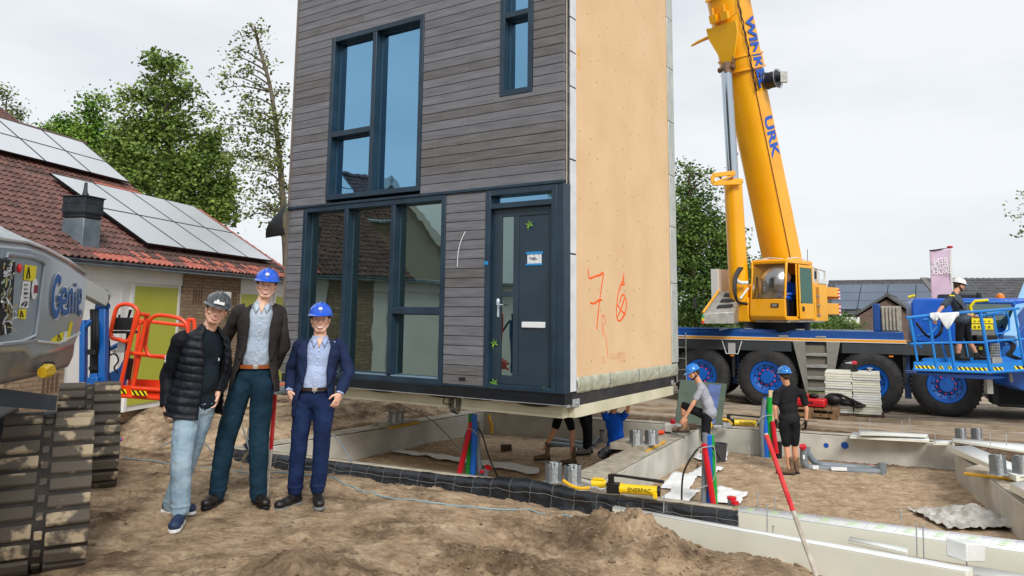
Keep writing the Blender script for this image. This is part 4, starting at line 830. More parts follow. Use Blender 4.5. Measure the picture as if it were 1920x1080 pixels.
# boarding ladder
q = MB()
for (a, b, c0, d0) in ((.70, 1.0, .96, 1.02), (1.82, 1.5, 1.56, 1.5)): q.prism([(a, .0, 1.685), (b, .0, 1.685), (d0, .0, .42), (c0, .0, .42)] if a < 1 else [(b, 0, 1.685), (a, 0, 1.685), (c0, 0, .42), (d0, 0, .42)], (0, .03, 0))
q.build('ladder_cheek', mat('ladder_grey', c(128, 126, 118), .5, rgb2=c(140, 138, 130), vs=8), CR, False, bevel=.004)
q = MB(); tb_(q, 1.0, 1.5, .10, .14, .43, 1.66); q.build('ladder_back', cgr, CR, False)
for z in (.46, .74, 1.03, 1.32): q = MB(); tb_(q, 1.0, 1.5, -.01, .1, z, z + .085); q.build('step', alu, CR, False, bevel=.006)
for z in (.62, .9, 1.19, 1.48): q = MB(); tb_(q, 1.005, 1.495, .07, .098, z - .07, z + .11); q.build('ladder_mesh', mat('ladder_mesh_grey', c(104, 100, 92), .6, rgb2=c(124, 118, 106), vs=60), CR, False)
q = MB(); q.tube([(-2.3, -.0, 1.8), (-2.3, -.02, .5)], .018, 8); q.tube([(-2.05, -.0, 1.85), (-2.05, -.02, .5)], .018, 8)
for k in range(5): q.tube([(-2.3, -.01, .55 + .3 * k), (-2.05, -.01, .55 + .3 * k)], .013, 6)
q.build('side_ladder', alu, CR, False)
q = MB(); tb_(q, -.93, -.74, .0, .028, 1.33, 1.6); q.build('hatch_cover', mat('light_grey_box', c(170, 172, 172), .45), CR, False, bevel=.006)
q = MB(); q.tube([(-1.08, .01, 1.66), (-.98, .01, 1.32), (-.68, .01, 1.32), (-.57, .01, 1.66)], .014, 8); q.build('hatch_rail', crw, CR, False)
for e, z in ((-.83, 1.27), (2.95, 1.37)): q = MB(); q.box((e, .02, z), (.1, .03, .035)); q.build('marker_lamp', mat('amber_lens', c(236, 130, 30), .3), CR, False, bevel=.006)
for e in (.35, 1.25): q = MB(); tb_(q, e, e + .25, -.02, .0, 1.79, 1.83); q.build('grab_handle', alu, CR, False, bevel=.008)
for e in (.78, -.5): q = MB(); tb_(q, e, e + .2, .1, .3, 1.97, 2.0); q.build('deck_step', alu, CR, False)
# carrier cab
q = MB(); q.prism([(3.45, .04, 1.72), (3.45, .04, 2.7), (3.53, .04, 2.79), (5.9, .04, 2.79), (6.35, .04, 2.0), (6.35, .04, .9), (5.0, .04, .9), (5.0, .04, 1.72)], (0, 2.6, 0)); cab0 = q.build('carrier_cab', mat('cab_blue', c(14, 84, 188), .35, rgb2=c(18, 92, 196), vs=1, coat=.4), CR, False, bevel=.05)
q = MB(); tb_(q, 4.6, 5.5, .02, .038, 2.1, 2.65); q.build('cab_window', glass_lo, cab0, False); q = MB(); q.tube([(4.5, .0, 2.0), (4.5, 0, 2.7), (5.55, 0, 2.7), (5.7, 0, 2.1), (5.55, 0, 1.2), (4.6, 0, 1.2), (4.5, 0, 2.0)], .02, 6); q.build('door_seal', mat('door_line', c(60, 140, 214), .4), cab0, False)
q = MB(); tb_(q, 4.98, 6.3, .0, .6, .35, .88); tb_(q, 5.1, 6.3, .0, 2.6, .3, .8); q.build('cab_step', cdk, CR, False, bevel=.02)
q = MB(); tb_(q, 2.78, 3.24, .3, 1.6, 1.97, 2.6); 
for k in range(5): tb_(q, 2.80 + .08 * k, 2.85 + .08 * k, .25, .298, 2.0, 2.58)
q.build('exhaust_unit', mat('pale_beige_metal', c(176, 170, 156), .5, rgb2=c(150, 144, 130), vs=9), CR, False, bevel=.01)
q = MB(); tb_(q, 2.6, 2.77, .3, 1.7, 1.97, 2.66); q.build('exhaust_guard', cb, CR, False, bevel=.02)
q = MB(); q.tube([(4.72, -.03, 2.28), (4.68, -.04, 2.6), (4.78, -.04, 2.72), (5.05, -.04, 2.74)], .035, 10); q.tube([(3.4, .1, 2.82), (3.55, .1, 2.86)], .03, 8); q.build('yellow_grab_rail', yel, CR, False)
q = MB(); q.lathe([(.09, 0), (.09, .05), (.07, .11), (.0, .13)], (5.35, .4, 2.79), (0, 0, 1), 14); q.build('amber_beacon', MC['amber_lens'], CR, False)
q = MB(); tb_(q, 4.1, 4.9, .6, 1.2, 2.79, 2.9); tb_(q, 4.9, 5.0, .6, .9, 2.79, 2.94); q.build('roof_box', cdk, CR, False, bevel=.02)
# superstructure, facing the hanging house
ST = V((7.378, 20.718, 0)); SH = V((-.7397, -.673, 0)); SS = V((.673, -.7397, 0))
def K(h, s, z): return ST + SH * h + SS * s + Z0 * z
def kbox(m, h0, h1, s0, s1, z0, z1): return m.hex([K(h, s, z) for z in (z0, z1) for h, s in ((h0, s0), (h1, s0), (h1, s1), (h0, s1))])
q = MB(); q.cyl(K(0, 0, 1.32), K(0, 0, 1.56), .85, .85, 40); q.build('slew_ring', cdk, CR)
q = MB(); kbox(q, -1.6, 1.2, -.75, .55, 1.562, 1.66); kbox(q, .5, 1.45, -.85, -.02, 1.565, 2.2); kbox(q, -1.6, -.9, -.62, .2, 1.662, 3.1); q.prism([K(.5, -.62, 2.2), K(1.2, -.62, 2.2), K(-.9, -.62, 3.2), K(-1.6, -.62, 3.2), K(-1.6, -.62, 1.7)], SS * .08); q.build('turntable_frame', cy, CR, bevel=.03)
q = MB(); kbox(q, -.12, 1.36, .04, 1.01, 1.62, 1.68); kbox(q, -.1, .02, .04, 1.01, 1.68, 3.16); kbox(q, .0, 1.34, .03, .08, 1.68, 3.16)
cf = [(1.40, 1.63), (1.47, 1.72), (1.44, 2.16), (1.385, 2.16), (1.36, 1.70), (1.30, 1.63)]
q.prism([K(h, .03, z) for h, z in cf], SS * .985)
kbox(q, -.14, 1.28, .03, 1.02, 3.1, 3.2); kbox(q, .8, 1.385, .985, 1.015, 1.62, 1.72)
for s in (.035, .975): q.prism([K(1.44, s, 2.16), K(1.38, s, 2.16), K(1.22, s, 3.14), K(1.30, s, 3.14)], SS * .045)
q.prism([K(1.30, .035, 3.08), K(1.32, .035, 3.16), K(1.2, .035, 3.2), K(1.2, .035, 3.1)], SS * .985)
q.hex([K(h, s, z) for z in (1.70, 3.12) for h, s in ((.72, .975), (.78, .975), (.78, 1.012), (.72, 1.012))])
cabs = q.build('crane_cab', cy, CR, bevel=.02)
q = MB(); q.add([K(1.425, .08, 2.17), K(1.425, .975, 2.17), K(1.28, .975, 3.08), K(1.28, .08, 3.08)], [(0, 1, 2, 3)]); q.build('windscreen', clr, cabs, solid=.008)
q = MB(); q.tube([K(1.45, .16, 2.2), K(1.42, .22, 2.5), K(1.36, .2, 2.75)], .012, 6); q.tube([K(1.45, .28, 2.2), K(1.42, .26, 2.5), K(1.36, .22, 2.75)], .012, 6); q.build('wiper', blk, cabs)
q = MB(); kbox(q, 1.455, 1.475, .64, .84, 1.95, 2.05); hl = q.build('headlight', blk, cabs); q = MB(); kbox(q, 1.476, 1.482, .67, .81, 1.97, 2.03); q.build('lens', alu, hl)
q = MB()
for bb in ((-.06, .74, 1.66, 2.06), (-.06, .0, 2.06, 3.0), (.68, .74, 2.06, 3.0), (-.06, .74, 3.0, 3.08)): kbox(q, bb[0], bb[1], 1.03, 1.06, bb[2], bb[3])
cdo = q.build('cab_door', cy, cabs, bevel=.008); q = MB(); kbox(q, .0, .68, 1.04, 1.05, 2.06, 3.0); q.build('door_glass', glassmat('cab_green_glass', c(120, 150, 140), c(30, 62, 48), .3), cdo); q = MB(); kbox(q, .52, .62, 1.06, 1.075, 1.86, 1.98); q.build('door_handle', blk, cdo)
q = MB(); kbox(q, .1, .6, .3, .8, 1.68, 2.12); kbox(q, .08, .2, .3, .8, 2.12, 2.85); kbox(q, .9, 1.25, .2, .85, 1.69, 2.2); q.build('seat', cdk, cabs, bevel=.04)
q = MB(); q.tube([K(1.1, .1, 3.22), K(.6, .1, 3.27), K(0, .1, 3.23)], .014, 6); q.tube([K(1.1, .95, 3.22), K(.6, .95, 3.27), K(-.1, .95, 3.23)], .014, 6); q.tube([K(1.25, .1, 3.2), K(1.26, .5, 3.25), K(1.25, .9, 3.2)], .014, 6); q.build('roof_rail', crw, cabs)
q = MB(); kbox(q, -.2, 1.3, .1, 1.0, 1.56, 1.618); kbox(q, -.3, 1.2, 1.02, 1.22, 1.575, 1.61); q.build('catwalk', alu, CR)
q = MB(); kbox(q, -.92, -.16, .2, 1.03, 1.6, 2.62); q.build('rear_housing', cy, CR, bevel=.01)
q = MB(); kbox(q, -.42, -.24, 1.0, 1.034, 1.72, 2.52); q.build('ladder_recess', mat('dark_yellow', c(190, 116, 10), .5), CR)
q = MB(); 
for z in (1.74, 2.0, 2.26): kbox(q, -.42, -.24, 1.02, 1.06, z, z + .04)
q.build('ladder_rung', alu, CR)
q = MB()
for h in (-.18, -.45, -.9): q.tube([K(h, 1.0, 2.62), K(h, 1.0, 3.02)], .03, 6)
q.tube([K(-.15, 1.0, 3.05), K(-.95, 1.0, 2.98)], .03, 6); kbox(q, -.92, -.4, .9, 1.05, 2.62, 2.74); q.tube([K(-.45, 1.0, 3.0), K(-.45, .2, 3.0)], .025, 6); q.build('deck_railing', crw, CR)
q = MB(); kbox(q, -1.2, -.3, .1, .7, 2.6, 3.0); q.cyl(K(-.7, -.1, 2.85), K(-.7, .6, 2.85), .24, .24, 18); q.build('winch', cdk, CR, bevel=.02)
q = MB()
for z0, z1 in ((2.28, 2.55), (1.78, 2.1)): kbox(q, -2.0, -.93, .25, .9, z0, z1)
kbox(q, -1.9, -1.1, -1.0, .2, 1.7, 3.0); q.build('counterweight', cy, CR, bevel=.02)
for z0, z1 in ((2.22, 2.5), (1.76, 2.1)):
    q = MB(); n = 6
    for k in range(n): q.cur = k % 2; a0 = z0 + (z1 - z0) * k / n; kbox(q, -2.03, -2.005, .25, .9, a0, a0 + (z1 - z0) / n)
    for k in range(n): q.cur = k % 2; a0 = z0 + (z1 - z0) * k / n; kbox(q, -2.0, -1.9, .902, .912, a0, a0 + (z1 - z0) / n)
    q.build('warning_stripes', [wht, red_m], CR, flat=True)
# silver platform at the front left
q = MB(); fr_ = [P(1317, 607, 19.3), P(1377, 607, 19.3), P(1377, 585, 19.3), P(1317, 588, 19.3)]; q.hex([fr_[0], fr_[1], P(1390, 605, 20.4), P(1330, 605, 20.4), fr_[3], fr_[2], P(1392, 546, 20.4), P(1346, 546, 20.4)]); q.build('silver_platform', alu, CR, bevel=.01)
for k in range(3):
    t = .2 + .27 * k; a = P(1317, 588, 19.3).lerp(P(1346, 546, 20.4), t); b = P(1377, 585, 19.3).lerp(P(1392, 546, 20.4), t); d = (P(1346, 546, 20.4) - P(1317, 588, 19.3)) * .13
    q = MB(); a2, b2 = a.lerp(b, .35), a.lerp(b, .85); up = V((0, -.01, .02)); q.hex([x + up * s for s in (0, 1) for x in (a2, b2, b2 + d, a2 + d)]); q.build('platform_step', cdk, CR)
q = MB(); q.tube([P(1318, 586, 19.25), P(1348, 544, 20.35)], .03, 6); q.build('yellow_edge', cy, CR)
q = MB()
for k, cl_ in enumerate((red_m, mat('yellow_lamp', c(230, 190, 30), .4), mat('green_lamp', c(30, 150, 80), .4))): q.cur = k; q.box(P(1318, 604 - 5 * k, 19.2), (.06, .03, .07))
q.build('tail_lamps', [red_m, MC['yellow_lamp'], MC['green_lamp']], CR)
q = MB(); q.tube([P(1318, 583, 19.2), P(1306, 578, 19.2)], .012, 6); q.box(P(1303, 569, 19.2), (.08, .05, .28)); q.build('mirror', blk, CR, bevel=.02)
q = MB()
for k in range(3): q.tube(spline([P(1392 - 3 * k, 502, 19.6), P(1381 - 2 * k, 520, 19.5), P(1379 - k, 548, 19.4), P(1384, 566, 19.4), P(1397 + 2 * k, 570, 19.5)], 6), .035, 8)
q.build('hydraulic_hoses', blk, CR)
q = MB(); q.tube(spline([P(1381, 525, 19.7), P(1388, 530, 19.6), P(1402, 530, 19.6)], 6), .05, 8); q.tube([P(1403, 540, 19.6), P(1388, 560, 19.5)], .03, 8); kbox(q, .9, 1.5, -1.1, -.9, 2.0, 3.0); q.build('white_pipes', crw, CR)
# boom
BA = R(70.5); BB = ST - SH * 1.3 + Z0 * 3.0 + V((-.42, -.0, 0)); BDn = SH * cos(BA) + Z0 * sin(BA); BU = SS.cross(BDn)  # towards underside?
if BU.z > 0: BU = -BU   # BU points to the underside (down and towards the load)
def Bp(L_, s, u): return BB + BDn * L_ + SS * s + BU * u
def bsec(w, d, L0, L1, m):
    pr_ = [(-w / 2, -d * .5), (w / 2, -d * .5), (w / 2, d * .22)] + [(w / 2 * cos(t), d * .22 + d * .28 * sin(t)) for t in [pi * k / 10 for k in range(1, 10)]] + [(-w / 2, d * .22)]
    return m.prism([Bp(L0, s, u) for s, u in pr_], BDn * (L1 - L0))
q = MB(); bsec(.84, .96, -.6, 5.95, q); bo_ = q.build('boom', cy, CR, bevel=.012)
q = MB(); bsec(.93, 1.04, 5.95, 6.35, q); bsec(.98, 1.1, 5.92, 5.97, q); bsec(.98, 1.1, 6.3, 6.36, q); q.build('boom_collar', cy, bo_, bevel=.01)
q = MB(); bsec(.9, 1.0, 6.36, 20, q); q.build('boom_section', cy, bo_, bevel=.012)
q = MB(); q.prism([Bp(L_, s, .53) for L_, s in ((6.15, -.12), (6.15, .12), (7.0, .44), (7.3, .46), (7.3, -.46), (7.0, -.44))], BU * .06); q.build('boom_gusset', mat('bright_yellow', c(254, 190, 16), .4, coat=.2), bo_)
q = MB()
for L_, s in ((7.4, -.25), (7.4, .1)): q.hex([Bp(L_ + a, s + b, u) for u in (.52, .68) for a, b in ((0, 0), (0, .2), (.22, .2), (.22, 0))]); q.tube([Bp(L_ + .1, s + .1, .6), Bp(L_ + .42, s + .1, .55)], .03, 6); q.tube([Bp(L_, s + .2, .6), Bp(L_ + .1, s + .42, .55)], .025, 6)
q.bar(Bp(8.05, -.35, .51), Bp(8.05, .15, .51), .04, .05); q.build('boom_lugs', cy, bo_)
q = MB(); q.tube([Bp(7.1, -.45, .4), Bp(7.05, -.85, .45), Bp(7.0, -1.1, .45)], [.05, .045, .03], 8); q.tube([Bp(7.15, -.5, .4), Bp(7.35, -.52, .4)], .015, 6); q.build('boom_arm', cy, bo_)
q = MB(); a = P(1378, 324, 19.6); b = P(1336, 329, 19.6); c_ = P(1336, 344, 19.6); d = P(1390, 342, 19.6); q.bar(a, b, .08, .12); q.bar(c_, d, .08, .12); q.bar(b, c_, .08, .1); q.bar(a + Z0 * -.05, c_, .05, .05); q.build('folding_frame', cy, bo_, bevel=.01)
q = MB()
for k in range(48): L_ = .3 + k * .2; q.box(Bp(L_, .425 + (.035 if L_ > 6.3 else 0), .24), (.012, .012, .012))
q.tube([Bp(.2, .44, .23), Bp(5.9, .44, .23)], .012, 5); q.build('rivet_line', mat('dark_bolt', c(120, 60, 20), .6), bo_)['kind'] = 'stuff'
q = MB(); rr = random.Random(4)
pts = []
for k in range(90): L_ = 5.3 + k * .1; pts.append(Bp(L_, .50, .27 + .030 * sin(k * 1.9) + rr.uniform(-.01, .01)))
q.tube(pts, .016, 5); q.tube([p + BU * .06 for p in pts[::2]], .012, 5); q.build('power_cable', mat('dark_cable', c(42, 32, 52), .5), bo_)
for L_, s, u in ((5.5, .62, -.42), (8.4, .62, -.42)):
    q = MB(); q.lathe([(.0, 0), (.24, 0), (.25, .02), (.23, .04), (.23, .3), (.25, .32), (.0, .33)], Bp(L_, s - .14, u), SS, 24); q.lathe([(0, .33), (.1, .33), (.1, .46), (.06, .5), (0, .5)], Bp(L_, s - .14, u), SS, 16); rl = q.build('cable_reel', mat('reel_dark', c(40, 46, 54), .4), bo_)
    q = MB(); q.tube([Bp(L_ + .27 * cos(a), s + .2, u + .27 * sin(a)) for a in [2 * pi * k / 20 for k in range(20)]], .012, 6, closed=True); q.box(Bp(L_, s + .36, u), (.2, .1, .3)); q.build('reel_ring', alu, rl)
bl_t = mat('boom_text_blue', c(20, 86, 190), .45)
e_ = Bp(0, 0, 0)
for s_, L_, dist in (('URK', 4.55, 0), ('WINKEL', 7.35, 1)):
    off = .4225 if dist == 0 else .475
    # glyph right runs down the boom, glyph top faces the rear of the boom
    text('boom_lettering', s_, bo_, bl_t, Bp(L_, off, .04) , -BDn, -BU, .62 if dist else .64, .004, xs=.92 if dist == 0 else .86, bold=.022)
cyA = K(1.35, -.33, 2.1); cyB = Bp(6.1, -.05, .66); cyd = (cyB - cyA).normalized(); L_ = (cyB - cyA).length
q = MB(); q.tube([cyA, cyA + cyd * (L_ * .50)], [.26, .24], 24); q.tube([cyA + cyd * (L_ * .50), cyA + cyd * (L_ * .515)], .27, 24); q.build('lift_cylinder', cy, CR)
q = MB(); q.cyl(cyA + cyd * (L_ * .51), cyB - cyd * .1, .155, .155, 24); q.build('piston_rod', chrome, CR)
q = MB(); q.box(cyB, (.2, .3, .34)); q.cyl(cyB - SS * .25, cyB + SS * .25, .08, .08, 12); q.prism([cyB + SS * .2 + x for x in (V((0, 0, -.2)), BU * -.2 + V((0, 0, .5)), BU * .05 + V((0, 0, .3)))], SS * .04); q.build('rod_eye', mat('greasy_steel', c(110, 78, 50), .5), CR, bevel=.03)
q = MB(); q.lathe([(0, 0), (.1, 0), (.12, .04), (.1, .12), (0, .12)], P(1373, 275, 20.5), V((-1, -.2, .1)), 14); q.cyl(P(1374, 283, 20.5), P(1380, 290, 20.6), .07, .07, 10); q.build('floodlight', cb, CR)
q = MB(); q.tube([P(1514, 500, 20), P(1514, 467, 20)], .008, 5); q.build('antenna', blk, CR)
# ================================================================== blue lift with a man in its basket
lbl = mat('lift_blue', c(20, 122, 208), .38, rgb2=c(28, 132, 216), vs=3, coat=.3); lbd = mat('lift_deep_blue', c(12, 78, 162), .4, coat=.3)
LF = thing('boom_lift', 'bright blue boom lift whose railed basket carries a man beside the crane cab', 'boom lift', tuple(P(1880, 790, 15.9)))
F_, B_ = 15.3, 16.1
def lrail(pts, Y, r=.024):
    if isinstance(Y, tuple): p3 = [P(x, y, lerp(Y[0], Y[1], i / (len(pts) - 1))) for i, (x, y) in enumerate(pts)]
    else: p3 = [P(x, y, Y) for x, y in pts]
    q = MB(); q.tube(p3, r, 9); q.build('guard_rail', lbl, LF)
lrail(((1699, 596), (1744, 591), (1790, 587), (1850, 583), (1911, 578)), F_, .028); lrail(((1706, 598), (1720, 677)), F_); lrail(((1742, 592), (1748, 640), (1755, 687)), F_); lrail(((1774, 588), (1790, 694)), F_, .03); lrail(((1838, 586), (1857, 694)), F_, .034); lrail(((1902, 580), (1914, 650), (1922, 690)), F_)
lrail(((1707, 645), (1745, 643), (1850, 642)), F_); lrail(((1849, 640), (1880, 638), (1960, 634)), F_ + .1); lrail(((1730, 600), (1800, 594), (1890, 588)), B_); lrail(((1861, 588), (1868, 625), (1877, 682)), B_, .03); lrail(((1756, 602), (1776, 682)), B_); lrail(((1708, 601), (1716, 640), (1728, 652)), B_)
lrail(((1720, 630), (1745, 627), (1760, 610)), B_); lrail(((1850, 589), (1886, 583), (1892, 600), (1892, 618), (1880, 625), (1866, 626)), B_ - .1, .02)
q = MB(); q.hex([P(x, y, Y_) for x, y, Y_ in ((1714, 693, F_), (1960, 697, F_ + .1), (1950, 686, B_), (1722, 683, B_), (1714, 690, F_), (1960, 694, F_ + .1), (1950, 683, B_), (1722, 680, B_))]); q.build('basket_floor', lbd, LF)
q = MB(); q.prism([P(*p, F_) for p in ((1714, 678), (1856, 682), (1960, 676), (1960, 692), (1856, 697), (1714, 692))], V((0, .03, 0))); q.tube([P(1712, 693, F_), P(1856, 698, F_), P(1960, 692, F_)], .03, 8); q.prism([P(*p, B_) for p in ((1730, 672), (1950, 668), (1950, 683), (1730, 682))], V((0, .03, 0)))
tbl = q.build('toe_board', lbl, LF)
q = MB(); q.prism([P(*p, F_ + .1) for p in ((1720, 697), (1856, 702), (1890, 708), (1860, 712), (1780, 708), (1720, 702))], V((0, .5, 0))); q.build('floor_beam', lbd, LF, bevel=.02)
def hz(x0, x1, y0, y1, n): a = P(x0, y1, F_ - .012); b = P(x1, y1 + (x1 - x0) * .03, F_ - .012); hazard(a, b - a, Z0, (b - a).length, .075, n, tbl, (0, 1, 0))
hz(1716, 1754, 686, 692, 9); hz(1760, 1770, 687, 693, 3); hz(1777, 1786, 688, 693, 3); hz(1795, 1853, 689, 695, 13); hz(1862, 1883, 690, 695, 5); hz(1902, 1935, 688, 693, 6)
q = MB(); q.hex([P(x, y, Y_) for Y_ in (B_ - .25, B_ - .02) for x, y in ((1822, 640), (1868, 640), (1862, 596), (1820, 597))]); cbx = q.build('control_box', mat('control_grey', c(120, 122, 118), .5), LF, bevel=.01)
q = MB()
for y0, y1 in ((597, 606), (608, 618)): q.prism([P(x, y, B_ - .27) for x, y in ((1822, y1), (1863, y1), (1861, y0), (1822, y0))], V((0, .01, 0)))
q.build('warning_sticker', yel, cbx); q = MB()
for x in (1828, 1836, 1846, 1855): q.box(P(x, 613, B_ - .28), (.04, .005, .05)); q.box(P(x, 602, B_ - .28), (.05, .005, .02))
q.build('sticker_print', mat('olive_print', c(120, 110, 20), .5), cbx)
q = MB(); q.box(P(1846, 634, B_ - .3), (.45, .2, .13)); q.box(P(1842, 655, B_), (.16, .1, .34)); q.build('tool_tray', blk, LF, bevel=.02)
q = MB(); q.box(P(1839, 653, B_ - .07), (.07, .01, .07)); q.build('warning_sticker', yel, LF)
q = MB()
for k in range(6): q.bar(P(1857, 645 + 5 * k, B_ - .05), P(1874, 645 + 5 * k, B_ - .05), .01, .02); q.bar(P(1857 + 3.3 * k, 645, B_ - .05), P(1858 + 3.3 * k, 672, B_ - .05), .02, .01)
q.box(P(1867, 676, F_ + .15), (.2, .1, .12)); q.build('grille', alu, LF)
q = MB(); a, b = P(1895, 640, 16.4), P(1945, 505, 18.5); q.bar(a, b, .24, .3); q.build('telescopic_boom', mat('lift_pale_blue', c(140, 190, 230), .4, coat=.2), LF, bevel=.02)
q = MB(); q.prism([P(*p, 16.4) for p in ((1888, 700), (1895, 640), (1960, 560), (1990, 600), (1990, 740), (1920, 733), (1892, 722))], V((0, .5, 0))); q.build('jib', lbd, LF, bevel=.03)
q = MB(); q.prism([P(*p, 16.2) for p in ((1878, 690), (1898, 650), (1915, 648), (1915, 668), (1905, 690))], V((0, .3, 0))); q.build('jib_knuckle', lbl, LF, bevel=.02)
q = MB()
for k in range(4): q.tube(spline([P(1878 + 3 * k, 640, 16.1), P(1893 + 3 * k, 640 + 2 * k, 16.1), P(1896 + 2 * k, 655, 16.1), P(1888 + 3 * k, 665, 16.1), P(1906 + 3 * k, 673, 16.1)], 5), .022, 6)
q.tube(spline([P(1718, 605, B_), P(1733, 625, B_ - .1), P(1742, 632, B_)], 5), .03, 6); q.tube(spline([P(1766, 606, B_), P(1765, 622, B_ - .1), P(1752, 634, B_)], 5), .03, 6); q.build('hose_bundle', blk, LF)
q = MB(); kk = P(2120, 765, 17); q.box(kk, (3, 1.4, .7)); q.box(P(2130, 700, 17), (1.6, 1.2, 1.2)); q.build('chassis', lbd, LF, bevel=.05)
q = MB()
for x in (2060, 2180): q.cyl(Gp(x, 795, -.6) + V((0, 0, .42)), Gp(x, 795, -.6) + V((0, .35, .42)), .42, .42, 24)
q.build('wheel', tyre_m, LF)
q = MB(); q.tube([P(1894, 700, 15.8), P(1897, 716, 15.8)], .03, 6); q.box(P(1853, 715, 15.7), (.12, .1, .5)); q.build('grey_bracket', alu, LF)
wc = thing('safety_cloth', 'white cloth draped over the top rail of the blue basket', 'cloth', tuple(P(1770, 600, 15.2)))
q = MB()
def clo(x0, x1, ymin, f): q.grid(lambda a, b: P(lerp(x0, x1, a), lerp(587 - 2 * a, ymin + f(a), b), 15.22 - .05 * sin(a * 9 + b * 2) * b), 14, 8)
clo(1744, 1762, 594, lambda a: 8 * sin(pi * a)); clo(1758, 1798, 592, lambda a: 20 * max(0, 1 - abs(a - .45) * 2.4) + 7 * sin(a * pi)); q.build('cloth', mat('white_cloth', c(224, 228, 232), .8), wc, solid=.01)
# ================================================================== distant buildings
dt_ = mat('dark_roof_tiles', c(70, 70, 72), .7, rgb2=c(90, 90, 92), vs=3); sp_ = mat('slate_blue_panels', c(84, 96, 112), .3, rgb2=c(92, 104, 120), vs=.4); dbr = brickmat('purple_brick', c(124, 96, 88), c(100, 76, 72), c(110, 98, 92), .22, .065, .01, rot=0)
def house(name, label, A, B, ridge_h, eave_h, depth, base, wallm, roofm, over=.3):
    A = V(A); B = V(B); d = B - A; L_ = d.length; h = thing(name, label, 'house', (A.x, A.y, base), atan2(d.y, d.x)); q = MB()
    q.hex([(x, y, z) for z in (-.5, eave_h) for x, y in ((0, 0), (L_, 0), (L_, depth), (0, depth))]); q.build('wall', wallm, h, False)
    q = MB(); q.add([(0, 0, eave_h + .01), (0, depth, eave_h + .01), (0, depth / 2, ridge_h - .05), (L_, 0, eave_h + .01), (L_, depth, eave_h + .01), (L_, depth / 2, ridge_h - .05)], [(0, 2, 1), (3, 4, 5), (0, 3, 5, 2), (1, 2, 5, 4), (0, 1, 4, 3)]); q.build('gable_wall', wallm, h, False)
    return h, L_
bz = -.6
A = P(1548, 596, 52); B = P(2080, 600, 44); H1, L1 = house('terraced_house', 'long terraced house with grey blue solar roof behind the crane', (A.x, A.y, 0), (B.x, B.y, 0), 4.9, 2.6, 9, bz, dbr, dt_)
sl = atan2(2.3, 4.5); U_ = V((0, cos(sl), sin(sl)))
q = tiles(H1, (-.3, -.4, 2.5), (1, 0, 0), U_, int(L1 / .33) + 2, 15, .33, .37, lambda i, j: 0); r_ = q.build('roof', dt_, H1, False, ang=60)
q = MB(); q.tube([(-.3, 4.5, 4.98), (L1, 4.5, 4.98)], .12, 8); q.build('ridge_tiles', dt_, r_, False)
for i in range(6):
    for j in range(3): q = MB(); N_ = V((0, -sin(sl), cos(sl))); o = V((.3 + i * 1.75, -.1, 2.62)) + N_ * .14 + U_ * (.25 + j * 1.35); q.hex([o + V((a, 0, 0)) + U_ * b + N_ * h for h in (0, .04) for a, b in ((0, 0), (1.7, 0), (1.7, 1.3), (0, 1.3))]); q.build('solar_panel', sp_, H1, False)
q = MB(); q.box((8.9, .2, 2.95), (1.6, .9, .6)); dm = q.build('dormer', dt_, H1, False); q = MB(); q.box((8.9, -.28, 2.93), (1.4, .05, .42)); q.build('dormer_window', glass_up, dm, False)
A = P(1590, 610, 40); B = P(1705, 610, 38.5); H2, L2 = house('brick_shed', 'small purple brick building with dark pitched gable behind the crane deck', (A.x, A.y, 0), (B.x, B.y, 0), 3.0, 2.0, 6, bz, dbr, dt_)
for o in list(H2.children): bpy.data.objects.remove(o)
q = MB(); hh = [P(*p, 40) for p in ((1608, 650), (1608, 593), (1663, 561), (1718, 596), (1718, 650))]; inv = ROOT[H2.name].inverted(); hl_ = [inv @ p for p in hh]; q.prism(hl_, (0, 6, 0)); q.build('gable_wall', dbr, H2, False)
q = MB()
for a, b in ((P(1592, 600, 40), P(1663, 556, 40)), (P(1663, 556, 40), P(1730, 599, 40))): a = inv @ a; b = inv @ b; q.hex([p + V((0, y, z)) for z in (0, .14) for p, y in ((a, -.25), (b, -.25), (b, 6.2), (a, 6.2))])
q.tube([inv @ P(1663, 553, 39.8), inv @ P(1663, 553, 39.8) + V((0, 6, 0))], .12, 8); q.build('roof', dt_, H2, False)
q = MB(); q.hex([inv @ P(x, y, Y_) for Y_ in (38, 38.4) for x, y in ((1575, 605), (1612, 606), (1612, 595), (1575, 594))]); q.build('porch_roof', crw, H2, False)
q = MB(); q.lathe([(0, 0), (.1, 0), (.12, .1), (0, .2)], inv @ P(1663, 584, 39.8), (0, -1, .3), 12); q.build('wall_lamp', crw, H2, False)
q = MB(); q.tube([inv @ P(1608, 588, 41), inv @ P(1608, 578, 41)], .1, 8); q.build('roof_vent', dt_, H2, False)
# roof end on the right, nearer
q = MB(); A = P(1800, 596, 42); TH2 = thing('tiled_house', 'dark grey tiled house with brighter verge behind the man in the basket', 'house', (A.x, A.y, bz), atan2(B.y - A.y, 12) * 0 - .15)
q = tiles(TH2, (0, 0, 2.1), (1, 0, 0), V((0, cos(R(30)), sin(R(30)))), 40, 16, .33, .34, lambda i, j: 0); r_ = q.build('roof', dt_, TH2, False, ang=60)
q = MB(); q.box((6.5, 3, 1.1), (13, 5.5, 2)); q.build('wall', dbr, TH2, False)
q = MB()
for k in range(14): q.box((-.12, .1 + k * .335, 2.2 + k * .194), (.3, .34, .12), Matrix.Rotation(R(30), 3, 'X'))
q.build('verge_tiles', mat('light_grey_tile', c(112, 110, 106), .7), r_, False)
q = MB(); q.box((-.5, 1, 1.0), (.9, 3, 2.2)); q.build('side_wall', dbr, TH2, False)
